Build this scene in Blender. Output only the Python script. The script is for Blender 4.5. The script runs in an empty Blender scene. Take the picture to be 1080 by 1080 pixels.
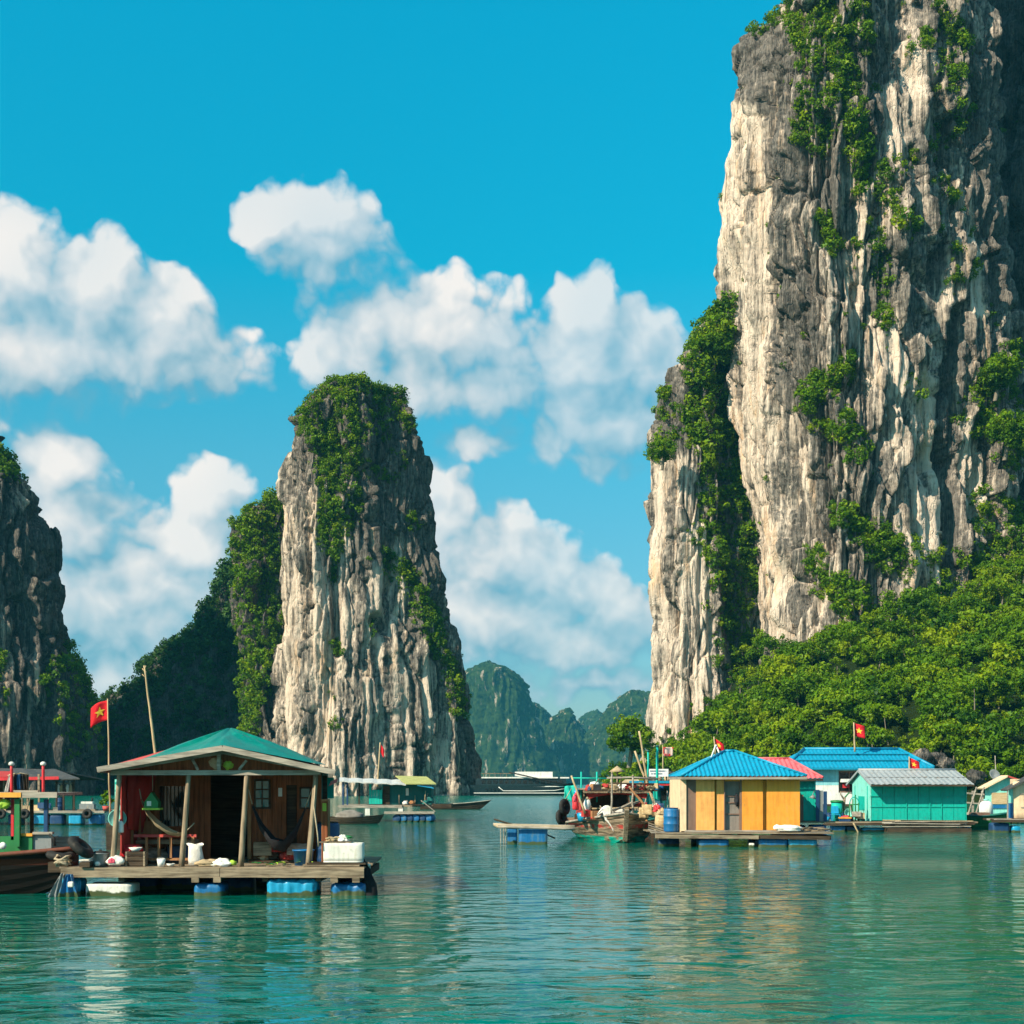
import bpy, bmesh, math, random
import numpy as np
from mathutils import Vector, Matrix, Euler

scene = bpy.context.scene
R = math.radians
# ------------------------------------------------------------------ camera
F, CX, HY, CAMH = 1480.0, 540.0, 825.0, 2.8          # focal length in pixels, horizon row, eye height
cam_data = bpy.data.cameras.new('camera')
cam_data.sensor_width = 36.0
cam_data.lens = F / 1080.0 * 36.0
cam_data.shift_y = (HY - 540.0) / 1080.0
cam_data.clip_start = 0.5
cam_data.clip_end = 9000.0
cam = bpy.data.objects.new('camera', cam_data)
scene.collection.objects.link(cam)
cam.location = (0, 0, CAMH)
cam.rotation_euler = (R(90), 0, 0)
scene.camera = cam

# ------------------------------------------------------------------ render settings
scene.render.engine = 'CYCLES'
scene.cycles.use_denoising = True
try:
    scene.cycles.denoiser = 'OPENIMAGEDENOISE'
    scene.cycles.denoising_input_passes = 'RGB_ALBEDO_NORMAL'
    scene.cycles.denoising_prefilter = 'ACCURATE'
except Exception:
    pass
scene.cycles.max_bounces = 6
scene.cycles.diffuse_bounces = 3
scene.cycles.glossy_bounces = 3
scene.cycles.transmission_bounces = 4
scene.cycles.transparent_max_bounces = 6
scene.cycles.volume_bounces = 1
scene.cycles.sample_clamp_indirect = 6.0
scene.cycles.use_adaptive_sampling = True
scene.cycles.adaptive_threshold = 0.02
scene.view_settings.view_transform = 'Standard'
scene.view_settings.look = 'None'
scene.view_settings.gamma = 1.0
scene.view_settings.use_curve_mapping = False
scene.view_settings.exposure = 0.72

# ------------------------------------------------------------------ sun
SUN_AZ, SUN_EL = 50.0, 36.0     # degrees to the left of straight behind the camera; height
sv = Vector((-math.sin(R(SUN_AZ)) * math.cos(R(SUN_EL)), -math.cos(R(SUN_AZ)) * math.cos(R(SUN_EL)), math.sin(R(SUN_EL))))
sun_data = bpy.data.lights.new('sun', 'SUN')
sun_data.energy = 5.0
sun_data.angle = R(0.53)
sun_data.color = (1.0, 0.86, 0.64)
sun = bpy.data.objects.new('sun', sun_data)
scene.collection.objects.link(sun)
sun.location = sv * 400
sun.rotation_euler = (-sv).to_track_quat('-Z', 'Y').to_euler()

# ------------------------------------------------------------------ world: sky with cumulus clouds
world = bpy.data.worlds.new('World')
scene.world = world
world.use_nodes = True
world.cycles.sampling_method = 'MANUAL'
world.cycles.sample_map_resolution = 512

class NT:
    """small helper to wire node trees"""
    def __init__(self, tree, dims='3D'):
        self.t = tree
        self.dims = dims
        self.n = tree.nodes
        self.l = tree.links
    def node(self, typ, **kw):
        nd = self.n.new(typ)
        for k, v in kw.items():
            setattr(nd, k, v)
        return nd
    def put(self, sock, v):
        if hasattr(v, 'is_linked') or isinstance(v, bpy.types.NodeSocket):
            self.l.new(v, sock)
        elif v is not None:
            sock.default_value = v
    def m(self, op, a, b=None, c=None, clamp=False):
        nd = self.node('ShaderNodeMath', operation=op, use_clamp=clamp)
        self.put(nd.inputs[0], a)
        if b is not None: self.put(nd.inputs[1], b)
        if c is not None: self.put(nd.inputs[2], c)
        return nd.outputs[0]
    def v(self, op, a, b=None, out=0):
        nd = self.node('ShaderNodeVectorMath', operation=op)
        self.put(nd.inputs[0], a)
        if b is not None:
            if op == 'SCALE': self.put(nd.inputs[3], b)
            else: self.put(nd.inputs[1], b)
        return nd.outputs['Value'] if op in ('LENGTH', 'DOT_PRODUCT', 'DISTANCE') else nd.outputs[0]
    def sep(self, a):
        nd = self.node('ShaderNodeSeparateXYZ'); self.put(nd.inputs[0], a); return nd.outputs
    def comb(self, x, y, z):
        nd = self.node('ShaderNodeCombineXYZ')
        for s, q in zip(nd.inputs, (x, y, z)): self.put(s, q)
        return nd.outputs[0]
    def noise(self, vec, scale, detail=4.0, rough=0.5, lac=2.0, dist=0.0, out='Fac', dims=None):
        nd = self.node('ShaderNodeTexNoise', noise_dimensions=dims or self.dims)
        self.put(nd.inputs['Vector'], vec)
        for k, q in (('Scale', scale), ('Detail', detail), ('Roughness', rough), ('Lacunarity', lac), ('Distortion', dist)):
            self.put(nd.inputs[k], q)
        return nd.outputs[out]
    def voro(self, vec, scale, feature='F1', out='Distance', rand=1.0, smooth=0.5):
        nd = self.node('ShaderNodeTexVoronoi', feature=feature, voronoi_dimensions=self.dims)
        self.put(nd.inputs['Vector'], vec); self.put(nd.inputs['Scale'], scale)
        self.put(nd.inputs['Randomness'], rand)
        if feature == 'SMOOTH_F1': self.put(nd.inputs['Smoothness'], smooth)
        return nd.outputs[out]
    def ramp(self, fac, stops, interp='LINEAR'):
        nd = self.node('ShaderNodeValToRGB')
        cr = nd.color_ramp; cr.interpolation = interp
        while len(cr.elements) < len(stops): cr.elements.new(0.5)
        for e, (p, c) in zip(cr.elements, stops):
            e.position = p
            e.color = (c, c, c, 1) if not hasattr(c, '__len__') else (*c[:3], 1)
        self.put(nd.inputs[0], fac)
        return nd.outputs[0]
    def mix(self, fac, a, b, blend='MIX'):
        nd = self.node('ShaderNodeMix', data_type='RGBA', blend_type=blend)
        self.put(nd.inputs[0], fac)
        for s, q in ((nd.inputs[6], a), (nd.inputs[7], b)):
            if isinstance(q, (tuple, list)): s.default_value = (*q[:3], 1)
            else: self.put(s, q)
        return nd.outputs[2]
    def step(self, x, lo, hi):
        nd = self.node('ShaderNodeMapRange', interpolation_type='SMOOTHSTEP')
        self.put(nd.inputs[0], x); self.put(nd.inputs[1], lo); self.put(nd.inputs[2], hi)
        nd.inputs[3].default_value = 0.0; nd.inputs[4].default_value = 1.0
        return nd.outputs[0]

def uv(px, py):
    """direction of a photo pixel as azimuth and elevation"""
    x = (px - CX) / F; z = (HY - py) / F
    return math.atan(x), math.atan(z / math.sqrt(1 + x * x))

# cumulus lobes: pixel centre, radii in pixels, weight
LOBES = [
    (20, 292, 62, 62), (95, 315, 78, 58), (165, 335, 66, 52), (60, 368, 150, 56), (185, 378, 90, 42),
    (330, 228, 70, 38, 0.16), (345, 262, 80, 46, 0.18), (285, 225, 48, 28, 0.16),
    (400, 335, 96, 48, 0.2), (470, 352, 124, 68, 0.14), (360, 372, 70, 40, 0.2), (520, 398, 108, 56, 0.16), (440, 410, 92, 42, 0.2),
    (622, 330, 40, 44), (655, 368, 60, 46), (690, 395, 52, 44), (610, 385, 66, 46), (640, 445, 104, 64, 0.14),
    (500, 470, 50, 24, 0.2),
    (58, 495, 42, 48), (75, 550, 62, 60), (222, 528, 46, 44), (200, 575, 76, 50), (120, 600, 60, 46), (155, 640, 140, 72), (50, 630, 110, 72), (230, 620, 60, 60),
    (468, 540, 44, 52), (510, 585, 66, 56), (568, 600, 56, 46), (610, 625, 60, 40), (645, 652, 50, 42), (520, 650, 120, 62), (600, 680, 100, 32),
    (110, 715, 170, 40, 0.2), (640, 720, 130, 26, 0.2), (500, 724, 110, 26, 0.2), (-120, 430, 110, 70), (-90, 610, 120, 60), (820, 520, 120, 60), (1180, 420, 150, 80), (1130, 620, 160, 60),
]

def build_cloud_group():
    g = bpy.data.node_groups.new('cumulus', 'ShaderNodeTree')
    g.interface.new_socket('UV', in_out='INPUT', socket_type='NodeSocketVector')
    g.interface.new_socket('Density', in_out='OUTPUT', socket_type='NodeSocketFloat')
    g.interface.new_socket('Shape', in_out='OUTPUT', socket_type='NodeSocketFloat')
    t = NT(g, '2D')
    gi = t.node('NodeGroupInput'); go = t.node('NodeGroupOutput')
    p = gi.outputs[0]
    # warp
    w1 = t.noise(p, 22, 2, 0.55, out='Color')
    w1 = t.v('SUBTRACT', w1, (0.5, 0.5, 0.5))
    pw = t.v('ADD', p, t.v('SCALE', w1, 0.030))
    d = None
    for L in LOBES:
        u0, v0 = uv(L[0], L[1])
        q = t.v('SUBTRACT', pw, (u0, v0, 0))
        q = t.v('MULTIPLY', q, (F / L[2], F / L[3], 0))
        ln = t.v('LENGTH', q)
        if len(L) > 4: ln = t.m('ADD', ln, L[4])
        d = ln if d is None else t.m('SMOOTH_MIN', d, ln, 0.22)
    base = t.m('SUBTRACT', 1.0, d)
    # drifting clouds in the rest of the sky
    s = t.sep(p)
    out_f = t.step(t.m('ABSOLUTE', s[0]), 0.50, 0.75)
    far = t.noise(t.v('MULTIPLY', p, (1.0, 1.9, 1.0)), 3.6, 3, 0.5)
    far = t.m('MULTIPLY', t.m('SUBTRACT', far, 0.52), 4.0)
    far = t.m('ADD', far, t.m('MULTIPLY', t.m('SUBTRACT', out_f, 1.0), 6.0))
    base = t.m('MAXIMUM', base, far)
    n1 = t.noise(p, 34, 7, 0.55)
    n1 = t.m('SUBTRACT', n1, 0.5)
    b1 = t.voro(t.v('ADD', p, t.v('SCALE', w1, 0.02)), 42, 'SMOOTH_F1', smooth=0.45)
    b1 = t.m('SUBTRACT', 0.42, b1)
    b2 = t.voro(pw, 100, 'F1')
    b2 = t.m('SUBTRACT', 0.42, b2)
    gate = t.step(base, -0.42, -0.06)
    shape = t.m('ADD', base, t.m('MULTIPLY_ADD', gate, 0.55, -0.35))
    shape = t.m('MULTIPLY_ADD', b1, 0.42, shape)
    shape = t.m('MULTIPLY_ADD', b2, 0.22, shape)
    shape = t.m('MULTIPLY_ADD', n1, 0.25, shape)
    t.l.new(shape, go.inputs[1])
    dens = t.m('MULTIPLY_ADD', n1, 0.45, shape)
    t.l.new(dens, go.inputs[0])
    return g

def build_world():
    t = NT(world.node_tree, '2D')
    t.n.clear()
    out = t.node('ShaderNodeOutputWorld')
    sky = t.node('ShaderNodeTexSky', sky_type='NISHITA')
    sky.sun_disc = False
    sky.sun_elevation = R(SUN_EL)
    sky.sun_rotation = R(180 + SUN_AZ)
    sky.air_density = 1.0; sky.dust_density = 0.6; sky.ozone_density = 1.0
    tc = t.node('ShaderNodeTexCoord')
    s = t.sep(tc.outputs['Generated'])
    az = t.m('ARCTAN2', s[0], s[1])
    el = t.m('ARCSINE', s[2])
    # humid tropical air: cyan above, paler towards the horizon
    grad = t.ramp(t.m('MULTIPLY', el, 2.0), [(0.0, (0.52, 0.60, 0.64)), (0.12, (0.42, 0.63, 0.70)), (0.30, (0.33, 0.79, 0.85)), (0.45, (0.25, 0.96, 0.97)), (0.70, (0.02, 1.22, 1.20)), (1.0, (0.01, 1.47, 1.45))])
    tint = t.mix(1.0, sky.outputs[0], grad, 'MULTIPLY')
    bg_sky = t.node('ShaderNodeBackground'); t.l.new(tint, bg_sky.inputs[0]); bg_sky.inputs[1].default_value = 0.086
    p = t.comb(az, el, 0.0)
    g = build_cloud_group()
    c1 = t.node('ShaderNodeGroup'); c1.node_tree = g; t.l.new(p, c1.inputs[0])
    c2 = t.node('ShaderNodeGroup'); c2.node_tree = g; t.l.new(t.v('ADD', p, (-0.018, 0.026, 0)), c2.inputs[0])
    d1, d2 = c1.outputs[1], c2.outputs[1]
    dd = c1.outputs[0]
    soft = t.noise(p, 8, 2, 0.5)
    lit = t.m('ADD', t.m('MULTIPLY', t.m('SUBTRACT', d1, d2), 0.56), 0.39, clamp=True)
    hi = t.m('MULTIPLY_ADD', t.m('SUBTRACT', 1.0, lit), 0.75, t.m('MULTIPLY_ADD', soft, 0.5, -0.16))
    hi = t.m('MAXIMUM', hi, 0.40)
    alpha = t.step(dd, 0.0, hi)
    above = t.step(el, 0.0, 0.02)
    alpha = t.m('MULTIPLY', alpha, above)
    cap = t.ramp(t.noise(p, 6, 2, 0.5), [(0.3, 0.70), (0.62, 0.96)])
    alpha = t.m('MULTIPLY', alpha, cap)
    core = t.step(dd, 0.1, 0.9)
    lit = t.m('ADD', t.m('MULTIPLY', lit, 0.90), t.m('MULTIPLY', core, 0.10))
    col = t.ramp(lit, [(0.10, (0.16, 0.36, 0.47)), (0.34, (0.36, 0.50, 0.57)), (0.58, (0.60, 0.64, 0.66)), (0.86, (0.88, 0.82, 0.77))])
    bg_c = t.node('ShaderNodeBackground'); t.l.new(col, bg_c.inputs[0]); bg_c.inputs[1].default_value = 0.70
    mx = t.node('ShaderNodeMixShader')
    t.l.new(alpha, mx.inputs[0]); t.l.new(bg_sky.outputs[0], mx.inputs[1]); t.l.new(bg_c.outputs[0], mx.inputs[2])
    t.l.new(mx.outputs[0], out.inputs[0])
build_world()

# ------------------------------------------------------------------ helpers
def at(px, py, Y):
    """world point seen at photo pixel (px, py) at distance Y"""
    return Vector(((px - CX) / F * Y, Y, CAMH + (HY - py) / F * Y))

def link(o, parent=None):
    scene.collection.objects.link(o)
    if parent is not None:
        o.parent = parent
    return o

def tag(o, label=None, cat=None, group=None, kind=None):
    if label: o['label'] = label
    if cat: o['category'] = cat
    if group: o['group'] = group
    if kind: o['kind'] = kind
    return o

def empty(name, loc=(0, 0, 0), rz=0.0, label=None, cat=None, group=None):
    o = bpy.data.objects.new(name, None)
    o.empty_display_size = 0.3
    o.location = loc
    o.rotation_euler = (0, 0, rz)
    link(o)
    return tag(o, label, cat, group)

def copy_tree(o, parent=None):
    c = o.copy()
    link(c, parent)
    for ch in o.children:
        copy_tree(ch, c)
    return c

def np_mesh(name, V, Fq, mat, attrs=None, smooth=False, parent=None):
    """mesh object from a vertex array and a (n,4) or (n,3) face array"""
    me = bpy.data.meshes.new(name)
    k = Fq.shape[1]
    me.vertices.add(len(V)); me.loops.add(Fq.size); me.polygons.add(len(Fq))
    me.vertices.foreach_set('co', np.ascontiguousarray(V, dtype=np.float32).ravel())
    me.loops.foreach_set('vertex_index', np.ascontiguousarray(Fq, dtype=np.int32).ravel())
    me.polygons.foreach_set('loop_start', np.arange(0, Fq.size, k, dtype=np.int32))
    me.polygons.foreach_set('loop_total', np.full(len(Fq), k, dtype=np.int32))
    me.update(calc_edges=True)
    if smooth:
        me.polygons.foreach_set('use_smooth', np.ones(len(Fq), dtype=bool))
    for an, (dom, arr) in (attrs or {}).items():
        a = me.attributes.new(an, 'FLOAT', dom)
        a.data.foreach_set('value', np.ascontiguousarray(arr, dtype=np.float32))
    me.materials.append(mat)
    o = bpy.data.objects.new(name, me)
    return link(o, parent)

# ---- vectorised noise
_rng = np.random.default_rng(7)
_P = _rng.permutation(256).astype(np.int32)
_P = np.concatenate([_P, _P, _P])
_G = _rng.normal(size=(256, 3)).astype(np.float32); _G /= np.linalg.norm(_G, axis=1)[:, None]
_J = _rng.random((256, 4)).astype(np.float32)

def pnoise(p, seed=0):
    """gradient noise, about -0.7..0.7; p is (n,3)"""
    p = p.astype(np.float32) + np.float32(seed * 17.31)
    i = np.floor(p).astype(np.int32); f = p - i
    i &= 255
    u = f * f * f * (f * (f * 6 - 15) + 10)
    r = 0
    for dx in (0, 1):
        wx = u[:, 0] if dx else 1 - u[:, 0]
        a = _P[i[:, 0] + dx]
        for dy in (0, 1):
            wy = u[:, 1] if dy else 1 - u[:, 1]
            b = _P[a + i[:, 1] + dy]
            for dz in (0, 1):
                wz = u[:, 2] if dz else 1 - u[:, 2]
                g = _G[_P[b + i[:, 2] + dz] & 255]
                r = r + wx * wy * wz * (g[:, 0] * (f[:, 0] - dx) + g[:, 1] * (f[:, 1] - dy) + g[:, 2] * (f[:, 2] - dz))
    return r

def fbm(p, octv=4, seed=0, gain=0.5):
    r = 0; a = 1.0
    for k in range(octv):
        r = r + a * pnoise(p * (2.0 ** k), seed + k)
        a *= gain
    return r

def voro3(p, seed=0):
    """nearest and second nearest distance, the cell's random value and a tilted facet per cell"""
    p = p.astype(np.float32) + np.float32(seed * 13.7)
    i = np.floor(p).astype(np.int32); f = p - i
    i &= 255
    d1 = np.full(len(p), 9.0, np.float32); d2 = d1.copy(); cid = np.zeros(len(p), np.float32); tl = cid.copy()
    for dx in (-1, 0, 1):
        a = _P[(i[:, 0] + dx) & 255]
        for dy in (-1, 0, 1):
            b = _P[(a + i[:, 1] + dy) & 255]
            for dz in (-1, 0, 1):
                h = _P[(b + i[:, 2] + dz) & 255]
                j = _J[h]
                d = (dx + j[:, 0] - f[:, 0]) ** 2 + (dy + j[:, 1] - f[:, 1]) ** 2 + (dz + j[:, 2] - f[:, 2]) ** 2
                nearer = d < d1
                d2 = np.where(nearer, d1, np.minimum(d2, d))
                cid = np.where(nearer, j[:, 3], cid)
                g = _G[h & 255]
                tl = np.where(nearer, g[:, 0] * (f[:, 0] - dx - j[:, 0]) + g[:, 1] * (f[:, 1] - dy - j[:, 1]) + g[:, 2] * (f[:, 2] - dz - j[:, 2]), tl)
                d1 = np.where(nearer, d, d1)
    return np.sqrt(d1), np.sqrt(d2), cid, tl

def sstep(x, lo, hi):
    t = np.clip((x - lo) / (hi - lo), 0, 1)
    return t * t * (3 - 2 * t)

def project(V):
    return CX + F * V[:, 0] / V[:, 1], HY - F * (V[:, 2] - CAMH) / V[:, 1]

def strokes(px, py, segs):
    """1 inside, falling to 0 around a set of (x0,y0,x1,y1,w) strokes"""
    r = np.zeros(len(px), np.float32)
    for (x0, y0, x1, y1, w) in segs:
        dx, dy = x1 - x0, y1 - y0
        L = dx * dx + dy * dy + 1e-6
        t = np.clip(((px - x0) * dx + (py - y0) * dy) / L, 0, 1)
        d = np.hypot(px - x0 - t * dx, py - y0 - t * dy) / w
        r = np.maximum(r, np.clip(1.35 - d, 0, 1))
    return r

def poly(*pts, w=12):
    return [(a[0], a[1], b[0], b[1], w) for a, b in zip(pts[:-1], pts[1:])]

# ------------------------------------------------------------------ natural materials
def new_mat(name):
    m = bpy.data.materials.new(name)
    m.use_nodes = True
    m.node_tree.nodes.clear()
    t = NT(m.node_tree)
    out = t.node('ShaderNodeOutputMaterial')
    return m, t, out

def principled(t, out, col, rough=0.8, spec=0.3, metallic=0.0, normal=None, **kw):
    b = t.node('ShaderNodeBsdfPrincipled')
    if isinstance(col, (tuple, list)): b.inputs['Base Color'].default_value = (*col[:3], 1)
    else: t.l.new(col, b.inputs['Base Color'])
    t.put(b.inputs['Roughness'], rough)
    b.inputs['Specular IOR Level'].default_value = spec
    b.inputs['Metallic'].default_value = metallic
    if normal is not None: t.l.new(normal, b.inputs['Normal'])
    for k, q in kw.items(): t.put(b.inputs[k], q)
    t.l.new(b.outputs[0], out.inputs[0])
    return b

def bump(t, h, strength=0.5, dist=0.1, normal=None):
    nd = t.node('ShaderNodeBump')
    nd.inputs['Strength'].default_value = strength
    nd.inputs['Distance'].default_value = dist
    t.l.new(h, nd.inputs['Height'])
    if normal is not None: t.l.new(normal, nd.inputs['Normal'])
    return nd.outputs[0]

def attr(t, name):
    nd = t.node('ShaderNodeAttribute'); nd.attribute_name = name
    return nd.outputs['Fac']

def pos(t):
    return t.node('ShaderNodeNewGeometry').outputs['Position']

def mat_rock(name, cream_c, grey_lo, grey_hi, bias=0.0):
    m, t, out = new_mat(name)
    P = pos(t)
    cr = attr(t, 'cream')
    streak = t.noise(t.v('MULTIPLY', P, (1.0, 1.0, 0.04)), 1.15, 5, 0.62)
    fine = t.noise(t.v('MULTIPLY', P, (1.0, 1.0, 0.07)), 3.4, 4, 0.6)
    patch = t.noise(t.v('MULTIPLY', P, (1.0, 1.0, 0.5)), 0.16, 5, 0.62)
    mott = t.noise(P, 1.1, 5, 0.65)
    f = t.m('ADD', cr, bias)
    f = t.m('MULTIPLY_ADD', t.m('SUBTRACT', streak, 0.5), 2.9, f)
    f = t.m('MULTIPLY_ADD', t.m('SUBTRACT', patch, 0.5), 1.5, f)
    f = t.m('MULTIPLY_ADD', t.m('SUBTRACT', mott, 0.5), 0.8, f)
    f = t.step(f, 0.12, 1.02)
    grey = t.mix(t.step(t.m('MULTIPLY_ADD', fine, 0.5, t.m('MULTIPLY', mott, 0.5)), 0.32, 0.68), grey_lo, grey_hi)
    ocre = t.step(t.noise(t.v('MULTIPLY', P, (1, 1, 0.18)), 0.33, 4, 0.6), 0.52, 0.72)
    c2 = tuple(c * q for c, q in zip(cream_c, (1.02, 0.78, 0.54)))
    cream = t.mix(t.m('MULTIPLY', ocre, 0.8), cream_c, c2)
    pale = t.step(fine, 0.55, 0.75)
    cream = t.mix(t.m('MULTIPLY', pale, 0.45), cream, tuple(min(0.74, c * 1.25) for c in cream_c))
    col = t.mix(f, grey, cream)
    # thin dark water stains running down
    st = t.step(t.noise(t.v('MULTIPLY', P, (1.0, 1.0, 0.03)), 2.1, 4, 0.6, dist=0.4), 0.56, 0.68)
    col = t.mix(t.m('MULTIPLY', st, 0.75), col, grey_lo)
    # cracks
    vv = t.node('ShaderNodeTexVoronoi', feature='DISTANCE_TO_EDGE')
    t.l.new(t.v('MULTIPLY', t.v('ADD', P, t.v('SCALE', t.noise(P, 0.6, 3, 0.6, out='Color'), 1.2)), (1, 1, 0.13)), vv.inputs['Vector'])
    vv.inputs['Scale'].default_value = 0.75
    crack = t.step(vv.outputs['Distance'], 0.0, 0.06)
    h = t.m('MULTIPLY_ADD', fine, 0.5, t.m('MULTIPLY', mott, 0.5))
    h = t.m('MULTIPLY_ADD', crack, 0.22, h)
    nrm = bump(t, h, 0.9, 0.55)
    principled(t, out, col, 0.92, 0.15, normal=nrm)
    return m

def mat_leaf(name, dark, light, yellow, trans=0.35):
    m, t, out = new_mat(name)
    a = attr(t, 'tint')
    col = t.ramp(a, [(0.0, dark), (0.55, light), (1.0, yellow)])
    d = t.node('ShaderNodeBsdfDiffuse'); t.l.new(col, d.inputs[0])
    tr = t.node('ShaderNodeBsdfTranslucent')
    t.l.new(t.mix(1.0, col, (1.15, 1.05, 0.45), 'MULTIPLY'), tr.inputs[0])
    mx = t.node('ShaderNodeMixShader'); mx.inputs[0].default_value = trans
    t.l.new(d.outputs[0], mx.inputs[1]); t.l.new(tr.outputs[0], mx.inputs[2])
    gl = t.node('ShaderNodeBsdfGlossy'); gl.inputs['Roughness'].default_value = 0.45
    gl.inputs[0].default_value = (0.8, 0.9, 0.8, 1)
    m2 = t.node('ShaderNodeMixShader'); m2.inputs[0].default_value = 0.008
    t.l.new(mx.outputs[0], m2.inputs[1]); t.l.new(gl.outputs[0], m2.inputs[2])
    t.l.new(m2.outputs[0], out.inputs[0])
    return m

ROCK_MAIN = mat_rock('limestone', (0.60, 0.49, 0.405), (0.030, 0.029, 0.029), (0.21, 0.185, 0.163))
ROCK_MID = mat_rock('beige_limestone', (0.56, 0.455, 0.37), (0.030, 0.028, 0.028), (0.20, 0.174, 0.15))
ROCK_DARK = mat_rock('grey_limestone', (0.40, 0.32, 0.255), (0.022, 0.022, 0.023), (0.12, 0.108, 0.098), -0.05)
LEAF = mat_leaf('jungle_leaves', (0.014, 0.058, 0.004), (0.098, 0.200, 0.005), (0.22, 0.295, 0.006), 0.28)
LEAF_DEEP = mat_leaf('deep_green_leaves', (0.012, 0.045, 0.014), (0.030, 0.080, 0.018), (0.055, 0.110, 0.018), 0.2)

def mat_soil():
    m, t, out = new_mat('undergrowth_soil')
    P = pos(t)
    col = t.mix(t.noise(P, 0.8, 5, 0.6), (0.006, 0.014, 0.005), (0.02, 0.035, 0.009))
    principled(t, out, col, 1.0, 0.05, normal=bump(t, t.noise(P, 1.2, 4, 0.6), 1.0, 0.8))
    return m
SOIL = mat_soil()

def mat_far(name):
    m, t, out = new_mat(name)
    P = pos(t)
    n = t.noise(P, 0.16, 6, 0.65)
    green = t.mix(t.step(n, 0.35, 0.65), (0.008, 0.024, 0.010), (0.035, 0.065, 0.018))
    cr = attr(t, 'cream')
    f = t.m('MULTIPLY_ADD', t.m('SUBTRACT', t.noise(t.v('MULTIPLY', P, (1, 1, 0.25)), 0.12, 5, 0.65), 0.5), 2.2, cr)
    rock = t.mix(t.noise(t.v('MULTIPLY', P, (1, 1, 0.2)), 0.3, 4, 0.6), (0.16, 0.14, 0.12), (0.55, 0.43, 0.33))
    col = t.mix(t.step(f, 0.30, 0.55), green, rock)
    principled(t, out, col, 1.0, 0.05, normal=bump(t, t.noise(P, 0.35, 6, 0.68), 1.0, 2.4))
    return m
FAR_HILL = mat_far('distant_hill')

# ------------------------------------------------------------------ karst towers
def superellipse(n, aspect, rot, N, lo_frac=0.84):
    """outline normalised to x in -1..1; more points on the side that faces -Y"""
    nf = int(N * lo_frac)
    th = np.concatenate([np.linspace(math.pi * 0.93, math.pi * 2.07, nf, endpoint=False),
                         np.linspace(math.pi * 2.07, math.pi * 2.93, N - nf, endpoint=False)])
    th = th - rot
    c, s = np.cos(th), np.sin(th)
    x = np.sign(c) * np.abs(c) ** (2 / n); y = aspect * np.sign(s) * np.abs(s) ** (2 / n)
    X = x * math.cos(rot) - y * math.sin(rot); Y = x * math.sin(rot) + y * math.cos(rot)
    k = (X.max() - X.min()) / 2
    return (X - (X.max() + X.min()) / 2) / k, Y / k

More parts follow.
